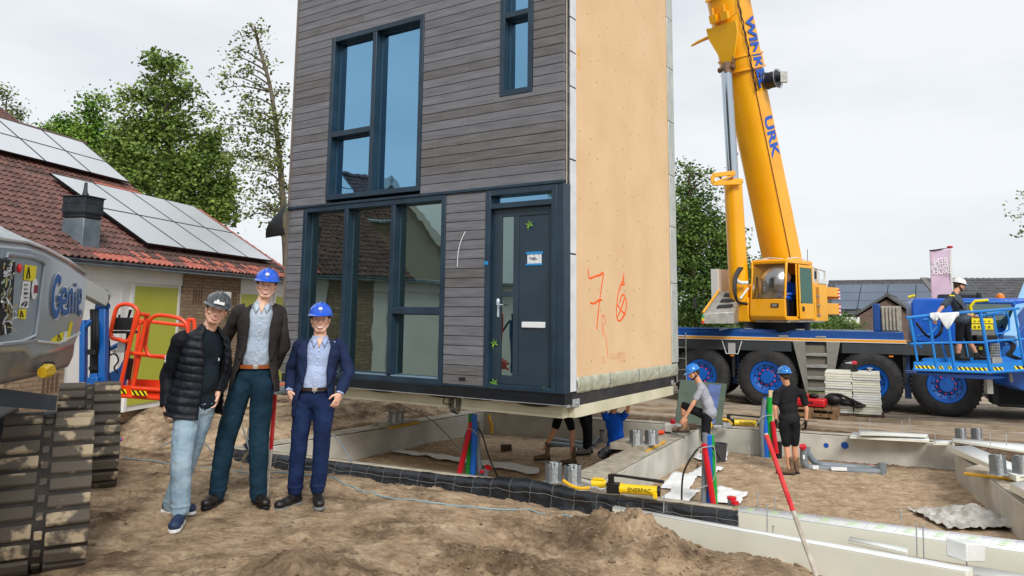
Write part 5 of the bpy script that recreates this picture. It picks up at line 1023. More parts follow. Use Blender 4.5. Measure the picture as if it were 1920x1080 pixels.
# banner
BN = thing('banner_flag', 'tall pale lilac banner with mirrored white lettering on a leaning pole', 'banner', tuple(P(1790, 700, 30)))
q = MB(); q.grid(lambda a, b: P(lerp(1743 + 4 * b, 1782 + 4 * b, a), lerp(lerp(470, 465, a), 566, b), 30 + .06 * sin(5 * a + 7 * b)), 10, 22); bm_ = mat('lilac_cloth', c(196, 182, 198), .8, rgb2=c(212, 176, 208), vs=.25); fl = q.build('banner_cloth', bm_, BN, solid=.01)
q = MB(); q.tube([P(1781, 463, 30), P(1792, 700, 30)], .05, 8); q.build('pole', crw, BN); q = MB(); q.ell(P(1781, 463, 30), (.12, .12, .05)); q.build('pole_cap', red_m, BN); q = MB(); q.tube([P(1743, 470, 30), P(1782, 465, 30)], .025, 6); q.build('crossbar', blk, BN)
RT = (P(1782, 500, 30) - P(1743, 503, 30)).normalized(); up_ = V((-.05, 0, 1))
for s_, x, y, sz, xs in (('BEN', 1752, 496, .36, .9), ('VAN DEN', 1746, 505, .24, .85), ('BROEK', 1746, 515, .34, .78)): text('banner_lettering', s_, fl, wht, P(x, y, 29.88), RT, up_, sz, .004, mirror=True, xs=xs)
# ================================================================== trees
def leafmat(name, a, b): return mat(name, a, .55, rgb2=b, vs=1.1, island=.35, spec=.3, lo=.4, hi=.6)
lf1 = leafmat('leaves_mid_green', c(88, 112, 50), c(132, 156, 78)); lf2 = leafmat('leaves_light_green', c(84, 120, 42), c(126, 158, 66)); lf3 = leafmat('leaves_dark_green', c(66, 94, 44), c(106, 134, 66)); lf4 = leafmat('leaves_olive', c(92, 104, 54), c(128, 138, 78)); bark = mat('tree_bark', c(78, 70, 58), .9, rgb2=c(112, 104, 88), vs=3, bump=.8, bs=12, bd=.03)
def tree(name, label, Y, trunk, blobs, lm, lsize=.11, tr=.22, seed=1, dens=1.0, twigs=True, group=None, zb=-.5):
    rr = random.Random(seed); base = P(trunk[0][0], trunk[0][1], Y); base.z = zb
    t = thing(name, label, 'tree' if name != 'garden_bush' else 'bush', tuple(base), 0, group)
    pts = [base] + [P(x, y, Y) for x, y in trunk]; sp = spline(pts, 6); n = len(sp); q = MB(); q.tube(sp, [tr * (1 - .85 * i / (n - 1)) + .012 for i in range(n)], 8)
    ppm = FPX / Y; lv = MB()
    for (x, y, rx, ry, d) in blobs:
        cc = P(x, y, Y) + V((0, rr.uniform(-.5, .5), 0)); R3 = V((rx / ppm, (rx + ry) / 2 / ppm * .9, ry / ppm))
        j = min(range(n), key=lambda i: (sp[i] - cc).length + (2 if sp[i].z > cc.z else 0)); st = sp[max(0, j - 1)]
        if twigs: mid = (st + cc) / 2 + V((rr.uniform(-.2, .2), 0, .15)); q.tube(spline([st, mid, cc], 4), [max(.012, tr * .28 * (1 - .8 * i / 8)) for i in range(9)], 5)
        vol = R3.x * R3.z; ncl = max(4, int(d * dens * vol * 120))
        for _ in range(ncl):
            while True:
                u = V((rr.uniform(-1, 1), rr.uniform(-1, 1), rr.uniform(-1, 1)))
                if u.length <= 1: break
            u *= (.55 + .45 * u.length) ** .5
            k = cc + V((u.x * R3.x, u.y * R3.y, u.z * R3.z)); cs = rr.uniform(.12, .26)
            if twigs and rr.random() < .22: q.tube([cc.lerp(k, .25), k], [.014, .006], 3, cap=False)
            for _ in range(rr.randint(10, 18)):
                c0 = k + V((rr.gauss(0, cs), rr.gauss(0, cs), rr.gauss(0, cs * .7))); a = V((rr.uniform(-1, 1), rr.uniform(-1, 1), rr.uniform(-.8, .4))).normalized(); b = a.cross(V((rr.uniform(-1, 1), rr.uniform(-1, 1), rr.uniform(-1, 1)))).normalized(); s = lsize * rr.uniform(.5, 1.5)
                o = len(lv.v); lv.v += [c0 - a * s * .5, c0 + b * s * .32, c0 + a * s * .5, c0 - b * s * .32]; lv.f.append((o, o + 1, o + 2, o + 3)); lv.mi.append(0)
    q.build('trunk', bark, t)
    if lv.v:
        o = lv.build('crown', lm, t, flat=True); o['kind'] = 'stuff'; del o['kind']
    return t
tree('thin_tree', 'sparse tree top rising at the upper left corner above the roof', 34, [(5, 330), (8, 260), (12, 190)], [(10, 180, 22, 18, 1), (25, 205, 18, 18, .7), (5, 215, 22, 20, 1), (38, 235, 14, 12, .8), (50, 250, 14, 10, .8), (62, 262, 12, 10, .8)], lf4, .12, .12, 1)
tree('broadleaf_tree', 'light green bushy tree behind the upper solar panels, left of the tallest crown', 30, [(160, 420), (162, 300), (168, 225)],
     [(105, 232, 22, 20, 1.3), (98, 258, 30, 24, 1.5), (135, 255, 34, 30, 1.5), (175, 235, 30, 26, 1.3), (185, 200, 22, 22, .9), (205, 195, 12, 14, .5), (165, 215, 16, 12, .6), (170, 275, 40, 34, 1.6), (215, 275, 34, 30, 1.6), (130, 290, 30, 20, 1.4), (80, 262, 18, 14, 1)], lf2, .13, .16, 2, 1.35)
tree('tall_broadleaf_tree', 'largest green tree with full round crown behind the garage roof', 27, [(322, 470), (318, 360), (316, 250), (312, 150)],
     [(300, 120, 34, 20, .9), (330, 135, 28, 22, .9), (275, 150, 26, 20, .8), (350, 175, 40, 22, .9), (380, 205, 20, 16, .7), (245, 180, 28, 20, .8), (300, 185, 46, 28, 1.1), (235, 210, 20, 14, .7), (255, 245, 44, 30, 1.4), (320, 240, 50, 36, 1.4), (375, 270, 40, 34, 1.3), (400, 250, 20, 18, .6), (230, 285, 44, 34, 1.7), (300, 305, 60, 40, 1.7), (370, 325, 52, 36, 1.6), (405, 300, 30, 26, 1.1), (260, 345, 50, 34, 1.6), (330, 365, 50, 32, 1.6), (395, 375, 44, 32, 1.7), (425, 345, 26, 26, 1.2), (370, 395, 50, 26, 1.6), (420, 400, 28, 22, 1.2), (240, 320, 40, 30, 1.6), (205, 320, 26, 20, 1.4), (412, 420, 14, 16, .8)], lf1, .14, .17, 3, 1.3)
tree('slender_tree', 'slender leaning tree with sparse open crown close to the hanging house', 24, [(537, 520), (533, 420), (527, 330), (518, 240), (506, 160), (485, 85), (478, 50)],
     [(480, 55, 14, 9, .8), (468, 75, 12, 8, .7), (495, 65, 10, 6, .6), (480, 95, 14, 8, .5), (452, 100, 14, 8, .9), (440, 108, 10, 7, .7), (455, 130, 18, 8, .6), (425, 148, 20, 9, .9), (408, 158, 10, 6, .7), (470, 140, 16, 9, .5), (500, 120, 12, 10, .5), (490, 165, 22, 14, .7), (465, 180, 26, 16, .7), (530, 165, 10, 8, .7), (475, 210, 32, 18, .9), (435, 220, 22, 14, .7), (530, 215, 18, 22, .9), (505, 245, 30, 20, .9), (450, 255, 34, 18, .8), (415, 235, 16, 10, .6), (530, 265, 18, 26, 1), (480, 285, 36, 18, .9), (440, 290, 26, 16, .8), (520, 310, 30, 20, 1.1), (470, 320, 24, 14, .6), (530, 345, 18, 22, 1), (495, 350, 28, 16, .8), (475, 375, 20, 14, .7), (505, 385, 26, 18, 1), (470, 400, 12, 10, .7), (530, 400, 14, 22, 1), (515, 425, 12, 10, .7)], lf4, .11, .13, 4, 1.0)
tree('dense_tree', 'dense green tree between the house side wall and the crane cylinder', 27, [(1300, 640), (1300, 520), (1296, 400), (1292, 330)],
     [(1285, 308, 12, 14, .7), (1296, 330, 18, 18, .9), (1312, 345, 14, 12, .6), (1285, 360, 26, 24, 1.3), (1320, 375, 20, 18, .9), (1345, 360, 8, 6, .3), (1290, 400, 34, 28, 1.7), (1335, 410, 26, 22, 1.4), (1370, 425, 16, 14, 1.1), (1385, 440, 10, 10, .9), (1300, 440, 42, 30, 1.9), (1355, 455, 30, 24, 1.7), (1290, 490, 40, 30, 1.9), (1345, 500, 38, 30, 1.8), (1300, 535, 42, 30, 1.9), (1355, 545, 30, 30, 1.8), (1290, 580, 36, 32, 1.9), (1330, 590, 36, 28, 1.8), (1380, 560, 16, 30, 1.4), (1300, 610, 36, 16, 1.5), (1390, 510, 14, 26, 1.2), (1278, 460, 20, 40, 1.5), (1375, 470, 22, 24, 1.5), (1385, 520, 20, 30, 1.5), (1370, 580, 30, 30, 1.6), (1395, 600, 20, 20, 1.4), (1320, 330, 10, 10, .5)], lf3, .12, .18, 5, 1.5)
tree('small_tree', 'small tree peeking between the lifting cylinder and the crane boom', 33, [(1425, 640), (1428, 560), (1428, 510)], [(1428, 500, 12, 18, 1.5), (1425, 530, 18, 20, 1.8), (1435, 560, 20, 22, 1.6)], lf3, .12, .1, 6, 1.4)
tree('garden_bush', 'rounded green bush behind the crane deck near the brick shed', 31, [(1565, 625), (1565, 605)], [(1545, 612, 26, 14, 2.2), (1575, 605, 24, 16, 2.2), (1592, 614, 18, 10, 2.2), (1520, 616, 20, 8, 2)], lf3, .09, .06, 7, 1.8)
tree('edge_tree', 'sparse tree whose outer twigs enter at the right edge', 26, [(2030, 640), (2025, 500), (1990, 400)], [(1990, 380, 50, 34, 1), (1985, 430, 50, 30, 1), (2040, 360, 60, 60, 1), (1917, 370, 9, 5, .9), (1914, 402, 10, 6, .9), (1918, 436, 9, 6, .9)], lf1, .10, .2, 8)
tree('shrub_tree', 'low green tree far left behind the brown tiled roof', 40, [(60, 420), (62, 330), (70, 280)], [(60, 270, 30, 14, 1.4), (75, 285, 36, 18, 1.4)], lf1, .14, .12, 9)
# ================================================================== foundation
con = mat('concrete', c(176, 174, 164), .8, rgb2=c(200, 197, 187), vs=2.5, bump=.3, bs=25, bd=.006, detail=7); con_d = mat('rough_concrete_top', c(150, 142, 126), .9, rgb2=c(180, 172, 156), vs=7, bump=.7, bs=30, bd=.01)
foil = mat('black_foil', c(22, 25, 29), .3, rgb2=c(38, 42, 48), vs=4, bump=.6, bs=7, bd=.03, spec=.6); pur = mat('yellow_foam', c(226, 176, 50), .7, rgb2=c(200, 150, 40), vs=20)
def beam(name, label, pts, z0=PIT - .05, z1=BT, top=None, wobble=0):
    """pts: four plan corners"""
    t = thing(name, label, 'foundation beam', (pts[0].x, pts[0].y, z0), 0, 'concrete foundation beams')
    q = MB(); q.hex([V((p.x, p.y, z)) for z in (z0, z1 - .012) for p in pts]); q.build('beam', con, t, bevel=.012)
    a, b, c_, d = pts; q = MB(); n = max(8, int((b - a).length * 7))
    q.grid(lambda u, v: (lambda p: V((p.x, p.y, z1 + .004 + .008 * noise.noise(V((p.x * 4, p.y * 4, 0))))))(a.lerp(b, u).lerp(d.lerp(c_, u), .02 + .96 * v)), n, 4)
    q.build('beam_top', con_d, t); return t
W_ = .42
bl_ = [Gp(629, 817, BT), Gp(912, 771.5, BT)]; bl_ = [bl_[0] + (bl_[0] - bl_[1]).normalized() * 1.9] + bl_[1:]; bn = V((-(bl_[1] - bl_[0]).y, (bl_[1] - bl_[0]).x, 0)).normalized() * W_
b_left = beam('foundation_beam', 'left cross beam of bare concrete beside the sand heaps', [bl_[0], bl_[1] + (bl_[1] - bl_[0]).normalized() * .3, bl_[1] + bn + (bl_[1] - bl_[0]).normalized() * .3, bl_[0] + bn])
b0_, b1_ = Gp(905, 772, BT), Gp(1790, 830.5, BT); bd_ = (b1_ - b0_).normalized(); bnn = V((-bd_.y, bd_.x, 0)) * .3
b_back = beam('foundation_beam', 'long rear concrete beam with two round blue holes running behind the workmen', [b0_, b1_, b1_ + bnn, b0_ + bnn])
cL0, cL1 = Gp(1068, 893, BT), Gp(1262, 801, BT); cR0, cR1 = Gp(1118, 907, BT), Gp(1311, 804, BT)
b_mid = beam('foundation_beam', 'middle cross beam pointing at the viewer under the house corner', [cL0, cR0, cR1, cL1])
r0, r1 = Gp(1795, 850, BT), Gp(1925, 950, BT); rn = V((-(r1 - r0).y, (r1 - r0).x, 0)).normalized() * .5
b_right = beam('foundation_beam', 'right cross beam partly covered with white insulation boards', [r0 - (r1 - r0).normalized() * .25, r1 + (r1 - r0).normalized() * 1.5, r1 + (r1 - r0).normalized() * 1.5 + rn, r0 - (r1 - r0).normalized() * .25 + rn])
for x in ((1549, 835), (1584, 835)):
    q = MB(); p = b0_; d = ray(*x); t = ((p - EYE).dot(bnn)) / d.dot(bnn); o = EYE + d * t; q.cyl(o - bnn.normalized() * .006, o + bnn.normalized() * .01, .045 if x[0] == 1549 else .065, None, 18); q.build('blue_sleeve', mat('sleeve_blue', c(20, 78, 168), .5), b_back)
for px, h0, h1, bmm in ((918, 772, 815, b_back),): q = MB(); q.tube(spline([P(917, 778, 16.55), P(918, 790, 16.5), P(922, 796, 16.5), P(921, 812, 16.5)], 5), .035, 6); q.build('foam_seam', pur, bmm, wob=.01)
# front beam wrapped in foil
FB = thing('foundation_beam', 'front beam wrapped in glossy black foil tied with white string', 'foundation beam', tuple(fp(.0, -.2, -.6)), 0, 'concrete foundation beams')
def foilpt(u, v):
    t = -.75 + u * 7.85; up = 0
    bul = .27 * math.exp(-((t - 4.45) / .55) ** 2) + .03 * noise.noise(V((t * 2, v * 2, 0)))
    prof = [(-.10, BT - .01), (-.13, BT + .012), (-.17, BT + .005), (-.205, BT - .03), (-.22, BT - .1), (-.235, -.64), (-.29, -.78)]
    i = min(5, int(v * 6)); f = v * 6 - i; s = lerp(prof[i][0], prof[i + 1][0], f); z = lerp(prof[i][1], prof[i + 1][1], f)
    k = min(1, v * 2.2) * (1 - v * .5)
    w = noise.noise(V((t * 7, v * 3, 5))) * .02 + noise.noise(V((t * 17, v * 6, 5))) * .008
    return fp(t, s - bul * k * .35 + w * (v > .05), z + bul * .4 * (1 - v) * (v > .1) + w * .8 * (v > .05))
q = MB(); q.grid(foilpt, 230, 18); q.build('foil_wrap', foil, FB, solid=.004)
q = MB(); q.hex([fp(t, s, z) for z in (-1.0, BT - .01) for t, s in ((-.7, -.16), (7.0, -.16), (7.0, .0), (-.7, .0))]); q.build('beam', con, FB, bevel=.01)
q = MB(); q.grid(lambda u, v: fp(-.7 + 7.7 * u, -.13 + .14 * v, BT + .018 + .005 * noise.noise(V((u * 60, v * 4, 1)))), 90, 2); q.build('beam_top', con_d, FB, solid=.01)
cord = mat('white_cord', c(160, 162, 160), .7)
q = MB()
for k in range(27): u = .02 + k * .0365; q.tube([foilpt(u + .001 * sin(v * 3), v / 12) + V((-.1, -.1, .1)) * .06 for v in range(2, 12)], .0012, 5)
for v0 in (.62,): q.tube([foilpt(k / 200, v0 + .02 * sin(k * .35)) + V((-.12, -.2, .06)) * .07 for k in range(201)], .0017, 5)
q.build('tie_cord', cord, FB)['kind'] = 'stuff'
q = MB(); q.grid(lambda a, b: P(lerp(455, 500, a) + 4 * sin(b * 7), lerp(835, 885, b) - 14 * sin(a * 3), 11.2 - .35 * b + .1 * sin(a * 9 + b * 4)), 12, 12); q.build('foil_end', foil, FB, solid=.006)
for x, y in ((661, 906), (732, 904 + 6)):
    pg = thing('round_cap', 'blue round cap at the foot of the black foil, ' + ('left one' if x < 700 else 'right one'), 'cap', tuple(on(x * .97 + 10, y))); o = P(648 if x < 700 else 671, 901 if x < 700 else 905, 10.15)
    q = MB(); q.lathe([(.045, 0), (.055, .0), (.055, .05), (.04, .05), (.04, .012), (.0, .012)], o, (-.2, -1, .15), 18); q.build('cap', mat('cap_blue', c(20, 60, 150), .35), pg)
# anchor brackets and pads
def pad(px, py, size, rz, label):
    o = Gp(px, py, BT); t = thing('concrete_pad', label, 'pad', tuple(o), rz); q = MB(); q.box((0, 0, .04), size); q.build('pad', con_d, t, False, bevel=.01)
    q = MB(); q.tube([(-size[0] / 2, -size[1] / 2 - .01, .0), (-size[0] * .1, -size[1] / 2 - .015, .02), (size[0] / 2, -size[1] / 2 - .01, .03)], .022, 6); q.build('foam_seam', pur, t, False, wob=.01)
pad(1195, 836, (.95, .62, .10), 1.05, 'rough concrete pad on the middle beam under four steel anchors'); pad(742, 797, (.75, .5, .10), .9, 'concrete pad with steel anchors on the left beam'); pad(1895, 893, (.9, .7, .08), -.9, 'concrete pad with steel anchors on the right beam')
def bracket(px, py, label, z=BT, h=.24, w=.15, rz=.4, base=None):
    o = Gp(px, py, z); t = thing('steel_anchor', label, 'anchor', tuple(o), rz, 'galvanised steel anchors standing on the beams'); q = MB()
    for s in (-1, 1):
        for k, (dx, dy) in enumerate(((0, 0), (.035, 0))): q.box((s * w * .42, dy, h / 2), (.05, .11, h)); 
        q.cyl((s * w * .2, -.02, .0), (s * w * .2, -.02, h * 1.02), .022, None, 10)
    q.box((0, .05, h / 2), (w, .006, h)); q.box((0, -.04, h * .42), (w * .5, .02, h * .8)); q.build('channel', steel, t, False, bevel=.006)
    q = MB(); q.box((0, 0, .005), (w * 1.3, .16, .01)); q.build('base_plate', steel, t, False)
for a in ((1038, 904, 'steel anchor on the front beam beside the foil hump, left one of the pair'), (1074, 909, 'steel anchor on the front beam beside the foil hump, right one of the pair')): bracket(*a, h=.25, w=.17)
for a in ((1193, 833, 'steel anchor on the middle beam pad, front left of its group'), (1222, 833, 'steel anchor on the middle beam pad, front right of its group')): bracket(*a, z=BT + .09, h=.22, w=.17)
for a in ((737, 793, 'steel anchor on the left beam pad, left of its pair'), (748, 791, 'steel anchor on the left beam pad, right of its pair')): bracket(*a, z=BT + .09, h=.22, w=.14)
bracket(472, 838, 'steel anchor behind the tall man\'s knee at the left beam end', h=.3, w=.12)
for a in ((1872, 890, 'steel anchor on the right beam, left of its pair'), (1915, 892, 'steel anchor on the right beam, right of its pair')): bracket(*a, z=BT + .09, h=.26, w=.18)
for a in ((1802, 824, 'flat steel anchor plate at the far right corner, left one'), (1832, 824, 'flat steel anchor plate at the far right corner, right one')): bracket(*a, h=.2, w=.13)
# ================================================================== insulation boards
ins = mat('cream_insulation', c(218, 218, 200), .65, rgb2=c(228, 228, 214), vs=2); ins_t = mat('white_board_face', c(226, 228, 226), .5, rgb2=c(214, 218, 214), vs=9); prn = mat('green_print', c(176, 206, 150), .6); prn2 = mat('violet_print', c(176, 168, 200), .6)
def plank(name, label, pts, th, cat='insulation board', marks=0, grp=None, m=None):
    """pts: four top corners in world space"""
    t = thing(name, label, cat, tuple(pts[0] - Z0 * th), 0, grp); q = MB(); q.hex([p - Z0 * th for p in pts] + [p - Z0 * .004 for p in pts]); q.build('foam_core', m or ins, t, bevel=.005)
    q = MB(); q.add(pts, [(0, 1, 2, 3)]); q.build('facing', ins_t if m is None else m, t, solid=.003)
    if marks:
        a, b, c_, d = pts
        for nm, mm, k0 in (('green_marks', prn, 0), ('violet_marks', prn2, .5)):
            q = MB()
            for k in range(marks):
                u = (k + .3 + k0) / (marks + .5)
                for r_ in range(3 if k0 == 0 else 1):
                    lo = a.lerp(b, u + r_ * .004).lerp(d.lerp(c_, u + r_ * .004), .3 + .18 * r_ if k0 == 0 else .82); hi = a.lerp(b, u + .022 + r_ * .004).lerp(d.lerp(c_, u + .022 + r_ * .004), .34 + .18 * r_ if k0 == 0 else .86); q.tube([lo + Z0 * .002, hi + Z0 * .002], .006, 4)
            q.build(nm, mm, t)['kind'] = 'stuff'
        q = MB()
        for k in range(marks * 3): u = (k + .5) / (marks * 3 + .5); q.tube([a.lerp(b, u) + Z0 * .0015, d.lerp(c_, min(1, u + .012)) + Z0 * .0015], .0022, 4)
        q.build('grid_lines', mat('grey_print', c(190, 196, 192), .6), t)['kind'] = 'stuff'
    return t
def strip(x0, y0, x1, y1, dy0, dy1, z0, z1): # pixel line front edge (x0,y0)-(x1,y1) at heights, depth given by second pixel offset
    return [Gp(x0, y0, z0), Gp(x1, y1, z1), Gp(x1 + dy1[0], y1 - dy1[1], z1), Gp(x0 + dy0[0], y0 - dy0[1], z0)]
plank('insulation_board', 'long upper insulation board with green print, nearest the sand pit', strip(1384, 959, 2080, 1059, (2, 11), (8, 24), -.22, -.16), .17, marks=12)
plank('insulation_board', 'long lower insulation board in front, its end half buried in the dug heap', strip(1148, 952, 1812, 1072, (5, 4), (12, 8), -.24, -.12), .24, marks=0)
plank('insulation_board', 'short offcut strip wedged between the two long insulation boards', strip(1590, 1012, 1700, 1036, (4, 6), (4, 8), -.24, -.24), .03)
plank('insulation_board', 'lowest insulation strip at the bottom right edge', strip(1800, 1074, 2100, 1118, (10, 14), (10, 14), -.26, -.26), .2)
ib = thing('insulation_block', 'small white foam block lying crooked on the right end of the boards', 'foam block', tuple(Gp(1812, 1052, -.12)), .5)
q = MB(); q.box((0, 0, .08), (.24, .16, .13), Matrix.Rotation(.15, 3, 'Y')); q.build('block', ins_t, ib, False, bevel=.01)
plank('insulation_board', 'upper white board lying on the rear beam behind the grey pipes', strip(1612, 813, 1738, 817, (-2, 7), (2, 3), -.36, -.36), .03)
plank('insulation_board', 'lower white board lying on the rear beam behind the grey pipes', strip(1593, 818, 1742, 826, (5, 8), (0, 6), -.43, -.43), .04)
plank('insulation_board', 'small white board end on the rear beam at the far right corner', strip(1750, 830, 1785, 831, (0, 6), (0, 5), -.43, -.43), .04)
plank('insulation_board', 'white board with dark print at the far right corner, behind the others', strip(1788, 826, 1960, 852, (-3, 5), (0, 16), -.36, -.40), .03)
plank('insulation_board', 'wide white board resting on the right beam in front of the anchor plates', strip(1780, 838, 1905, 892, (40, 3), (35, 6), -.36, -.36), .08)
plank('insulation_board', 'white board end on the right beam at the picture edge', strip(1893, 905, 1965, 945, (30, 3), (30, 3), -.34, -.36), .10)
q = MB()
for k, (px, py, h) in enumerate(((1612, 812, .2), (1627, 812, .1), (1631, 811, .24), (1691, 812, .2), (1706, 811, .26), (1753, 828, .2), (1857, 838, .22), (1887, 838, .22), (1404, 852, .12), (1420, 958, .18), (1438, 990, .2), (1452, 958, .13), (1690, 993, .16), (1719, 1040, .24), (1732, 1050, .26), (1813, 1080, .26), (1244, 952, .14), (1448, 998, .05))):
    o = Gp(px, py, -.4 if py < 900 else -.26); t = thing('steel_pin', 'thin steel pin standing upright in the boards or sand', 'pin', tuple(o), 0, 'thin steel pins pushed upright through boards and sand')
    m = MB(); m.tube([o - Z0 * .05, o + Z0 * h + V((.01, 0, 0))], .006, 6); m.build('rod', steel, t); m = MB(); m.lathe([(0, 0), (.012, 0), (.012, .008), (0, .008)], o + Z0 * h + V((.01, 0, 0)), Z0, 8); m.build('pin_head', steel, t)
# stack of boards on a pallet, second pallet with tools
wood = mat('pallet_wood', c(150, 116, 78), .8, rgb2=c(108, 84, 60), vs=5, stretch=(1, 1, 1), bump=.4, bs=30, bd=.005); wood_d = mat('dark_wet_wood', c(92, 74, 58), .8, rgb2=c(64, 52, 42), vs=6)
def pallet(o, rz, label, w=1.2, d=.8, m=wood):
    t = thing('pallet', label, 'pallet', tuple(o), rz, 'wooden pallets beside the crane road')
    for k in range(7): q = MB(); q.box((-w / 2 + w * (k + .5) / 7, 0, .132), (w / 7 - .03, d, .02)); q.build('deck_board', m, t, False)
    for y in (-d / 2 + .05, 0, d / 2 - .05):
        q = MB(); q.box((0, y, .01), (w, .1, .02)); q.box((0, y, .111), (w, .1, .02)); q.build('runner', m, t, False)
        for x in (-w / 2 + .07, 0, w / 2 - .07): q = MB(); q.box((x, y, .06), (.14, .1, .079)); q.build('block', wood, t, False)
    return t
ps = Gp(1625, 790, -.6) + V((0, .55, 0)); pallet(ps + V((0, .1, .0)), TA, 'pallet carrying the stack of cream boards', 1.3, 1.1, wood_d)
pallet(Gp(1535, 791, -.6) + V((0, .5, 0)), TA, 'lower pallet under the red tool case'); pallet(Gp(1535, 791, -.6) + V((.05, .5, .145)), TA, 'upper pallet directly under the red tool case')
rr = random.Random(9)
for k in range(17):
    o = ps + V((0, .05, .145 + k * .054)); 
    for s_ in (-1, 1):
        t = thing('cream_board', 'cream foam board in the tall stack on the pallet' , 'board', tuple(o + TE * (s_ * .29 + rr.uniform(-.015, .015)) + TP * rr.uniform(-.02, .02)), TA + rr.uniform(-.015, .015), 'cream foam boards stacked on the pallet')
        q = MB(); q.box((0, 0, .025), (.565, .95, .047)); q.build('foam_core', ins if rr.random() < .75 else ins_t, t, False, bevel=.004)
dr_top = ps + V((-.08, -.15, .145 + 17 * .054))
DRL = thing('cordless_drill', 'red and black cordless drill standing on the board stack', 'drill', tuple(dr_top), .3)
q = MB(); q.cyl((-.02, 0, .2), (.1, 0, .2), .04, .045, 12); q.build('motor_housing', mat('drill_red', c(190, 40, 50), .4), DRL, False); q = MB(); q.cyl((-.2, 0, .2), (-.02, 0, .2), .008, .028, 10); q.build('chuck', steel, DRL, False)
q = MB(); q.bar((.05, 0, .17), (.06, 0, .06), .035, .045, V((0, 1, 0))); q.box((.05, 0, .035), (.15, .09, .06)); q.build('grip', blk, DRL, False, bevel=.01)
tp = thing('tape_roll', 'small grey and white piece of hardware on the board stack', 'hardware', tuple(dr_top + V((.45, .1, 0))), 0); q = MB(); q.cyl((0, 0, 0), (0, 0, .06), .04, .03, 12); q.box((0, 0, .075), (.12, .05, .025)); q.build('fitting', steel, tp, False, bevel=.004)
RC = thing('tool_case', 'red plastic tool case lying on two pallets', 'tool case', tuple(Gp(1535, 791, -.6) + V((.0, .35, .30))), TA - .1)
q = MB(); q.box((0, 0, .09), (.62, .4, .17)); q.build('case_body', mat('case_red', c(206, 30, 40), .35, coat=.2), RC, False, bevel=.03); q = MB(); q.box((0, -.2, .1), (.14, .02, .03)); q.build('case_handle', blk, RC, False, bevel=.006); q = MB(); q.box((0, -.205, .07), (.56, .004, .012)); q.build('lid_seam', MC['maroon_print'], RC, False)
def lump(name, label, cat, o, spec, mats, rz=0, grp=None, wob=.008):
    t = thing(name, label, cat, tuple(o), rz, grp)
    for nm, m_, fn in spec: q = MB(); fn(q); q.build(nm, m_, t, False, wob=wob)
    return t
o = Gp(1535, 791, -.6) + V((.1, .45, .50))
lump('tool_belt', 'black tool belt and gloves heaped beside the red case', 'tool belt', o + V((.45, 0, -.05)), [('pouch', blk, lambda q: (q.ell((0, 0, 0), (.2, .15, .14)), q.ell((.25, .02, -.06), (.2, .12, .08)), q.ell((.5, -.02, -.12), (.16, .1, .05)))), ('strap', blk, lambda q: q.tube(spline([(-.15, 0, .05), (.1, -.1, .12), (.4, -.1, 0), (.65, 0, -.12)], 5), .03, 6))], None, TA)
lump('power_tool', 'red and black power tool lying on the red case', 'power tool', o + V((-.18, -.02, .03)), [('body', mat('tool_red', c(200, 50, 40), .4), lambda q: q.cyl((-.15, 0, 0), (.05, 0, 0), .045, .05, 12)), ('grip', blk, lambda q: (q.ell((.15, 0, .0), (.12, .08, .06)), q.cyl((-.3, 0, 0), (-.15, 0, 0), .02, .03, 8)))], None, TA)
bkr = thing('brick', 'brown brick block standing behind the man in black at the crane ladder', 'brick', tuple(Gp(1496, 742, -.6) + V((0, 0, .0))), TA); q = MB(); q.box((0, 0, .28), (.4, .3, .56)); q.build('block', wood_d, bkr, False, bevel=.02)
# ================================================================== conduits, pipes, stakes
cred = mat('conduit_red', c(206, 26, 44), .35); cgreen = mat('conduit_green', c(26, 160, 60), .35); cblue = mat('conduit_blue', c(24, 104, 204), .35); cgrey = mat('conduit_grey', c(112, 122, 130), .4, rgb2=c(124, 132, 138), vs=3); cblk = MC['black_rubber']; yt = mat('yellow_tube', c(228, 176, 30), .4)
def conduits(base, items, label):
    t = thing('conduit_bundle', label, 'conduits', tuple(base), 0, 'bundles of coloured utility conduits')
    for nm, m_, pts, r in items: q = MB(); q.tube(spline(pts, 5), r, 12, cap=True); q.build(nm, m_, t)
    return t
Y1 = Gp(885, 893, -.9).y
conduits(Gp(885, 893, -.9), [('red_conduit', cred, [P(860, 893, Y1), P(872, 842, Y1), P(884, 792, Y1)], .045), ('green_conduit', cgreen, [P(878, 894, Y1 + .1), P(881, 840, Y1 + .1), P(883, 776, Y1 + .1)], .045), ('blue_conduit', cblue, [P(886, 895, Y1), P(889, 840, Y1), P(889, 777, Y1)], .052), ('grey_conduit', cgrey, [P(902, 897, Y1), P(897, 850, Y1), P(895, 790, Y1 + .1)], .04), ('black_cable', cblk, [P(935, 898, Y1), P(918, 860, Y1), P(904, 815, Y1), P(893, 800, Y1)], .011), ('white_tie', cord, [P(872, 800, Y1 - .08), P(885, 806, Y1 - .08), P(895, 815, Y1 - .06)], .008), ('grey_cable', cgrey, [P(866, 865, Y1), P(868, 830, Y1), P(876, 805, Y1)], .012)], 'red, green, blue and grey conduits rising beside the black foil, left bundle')
Y2 = Gp(1328, 945, -.9).y
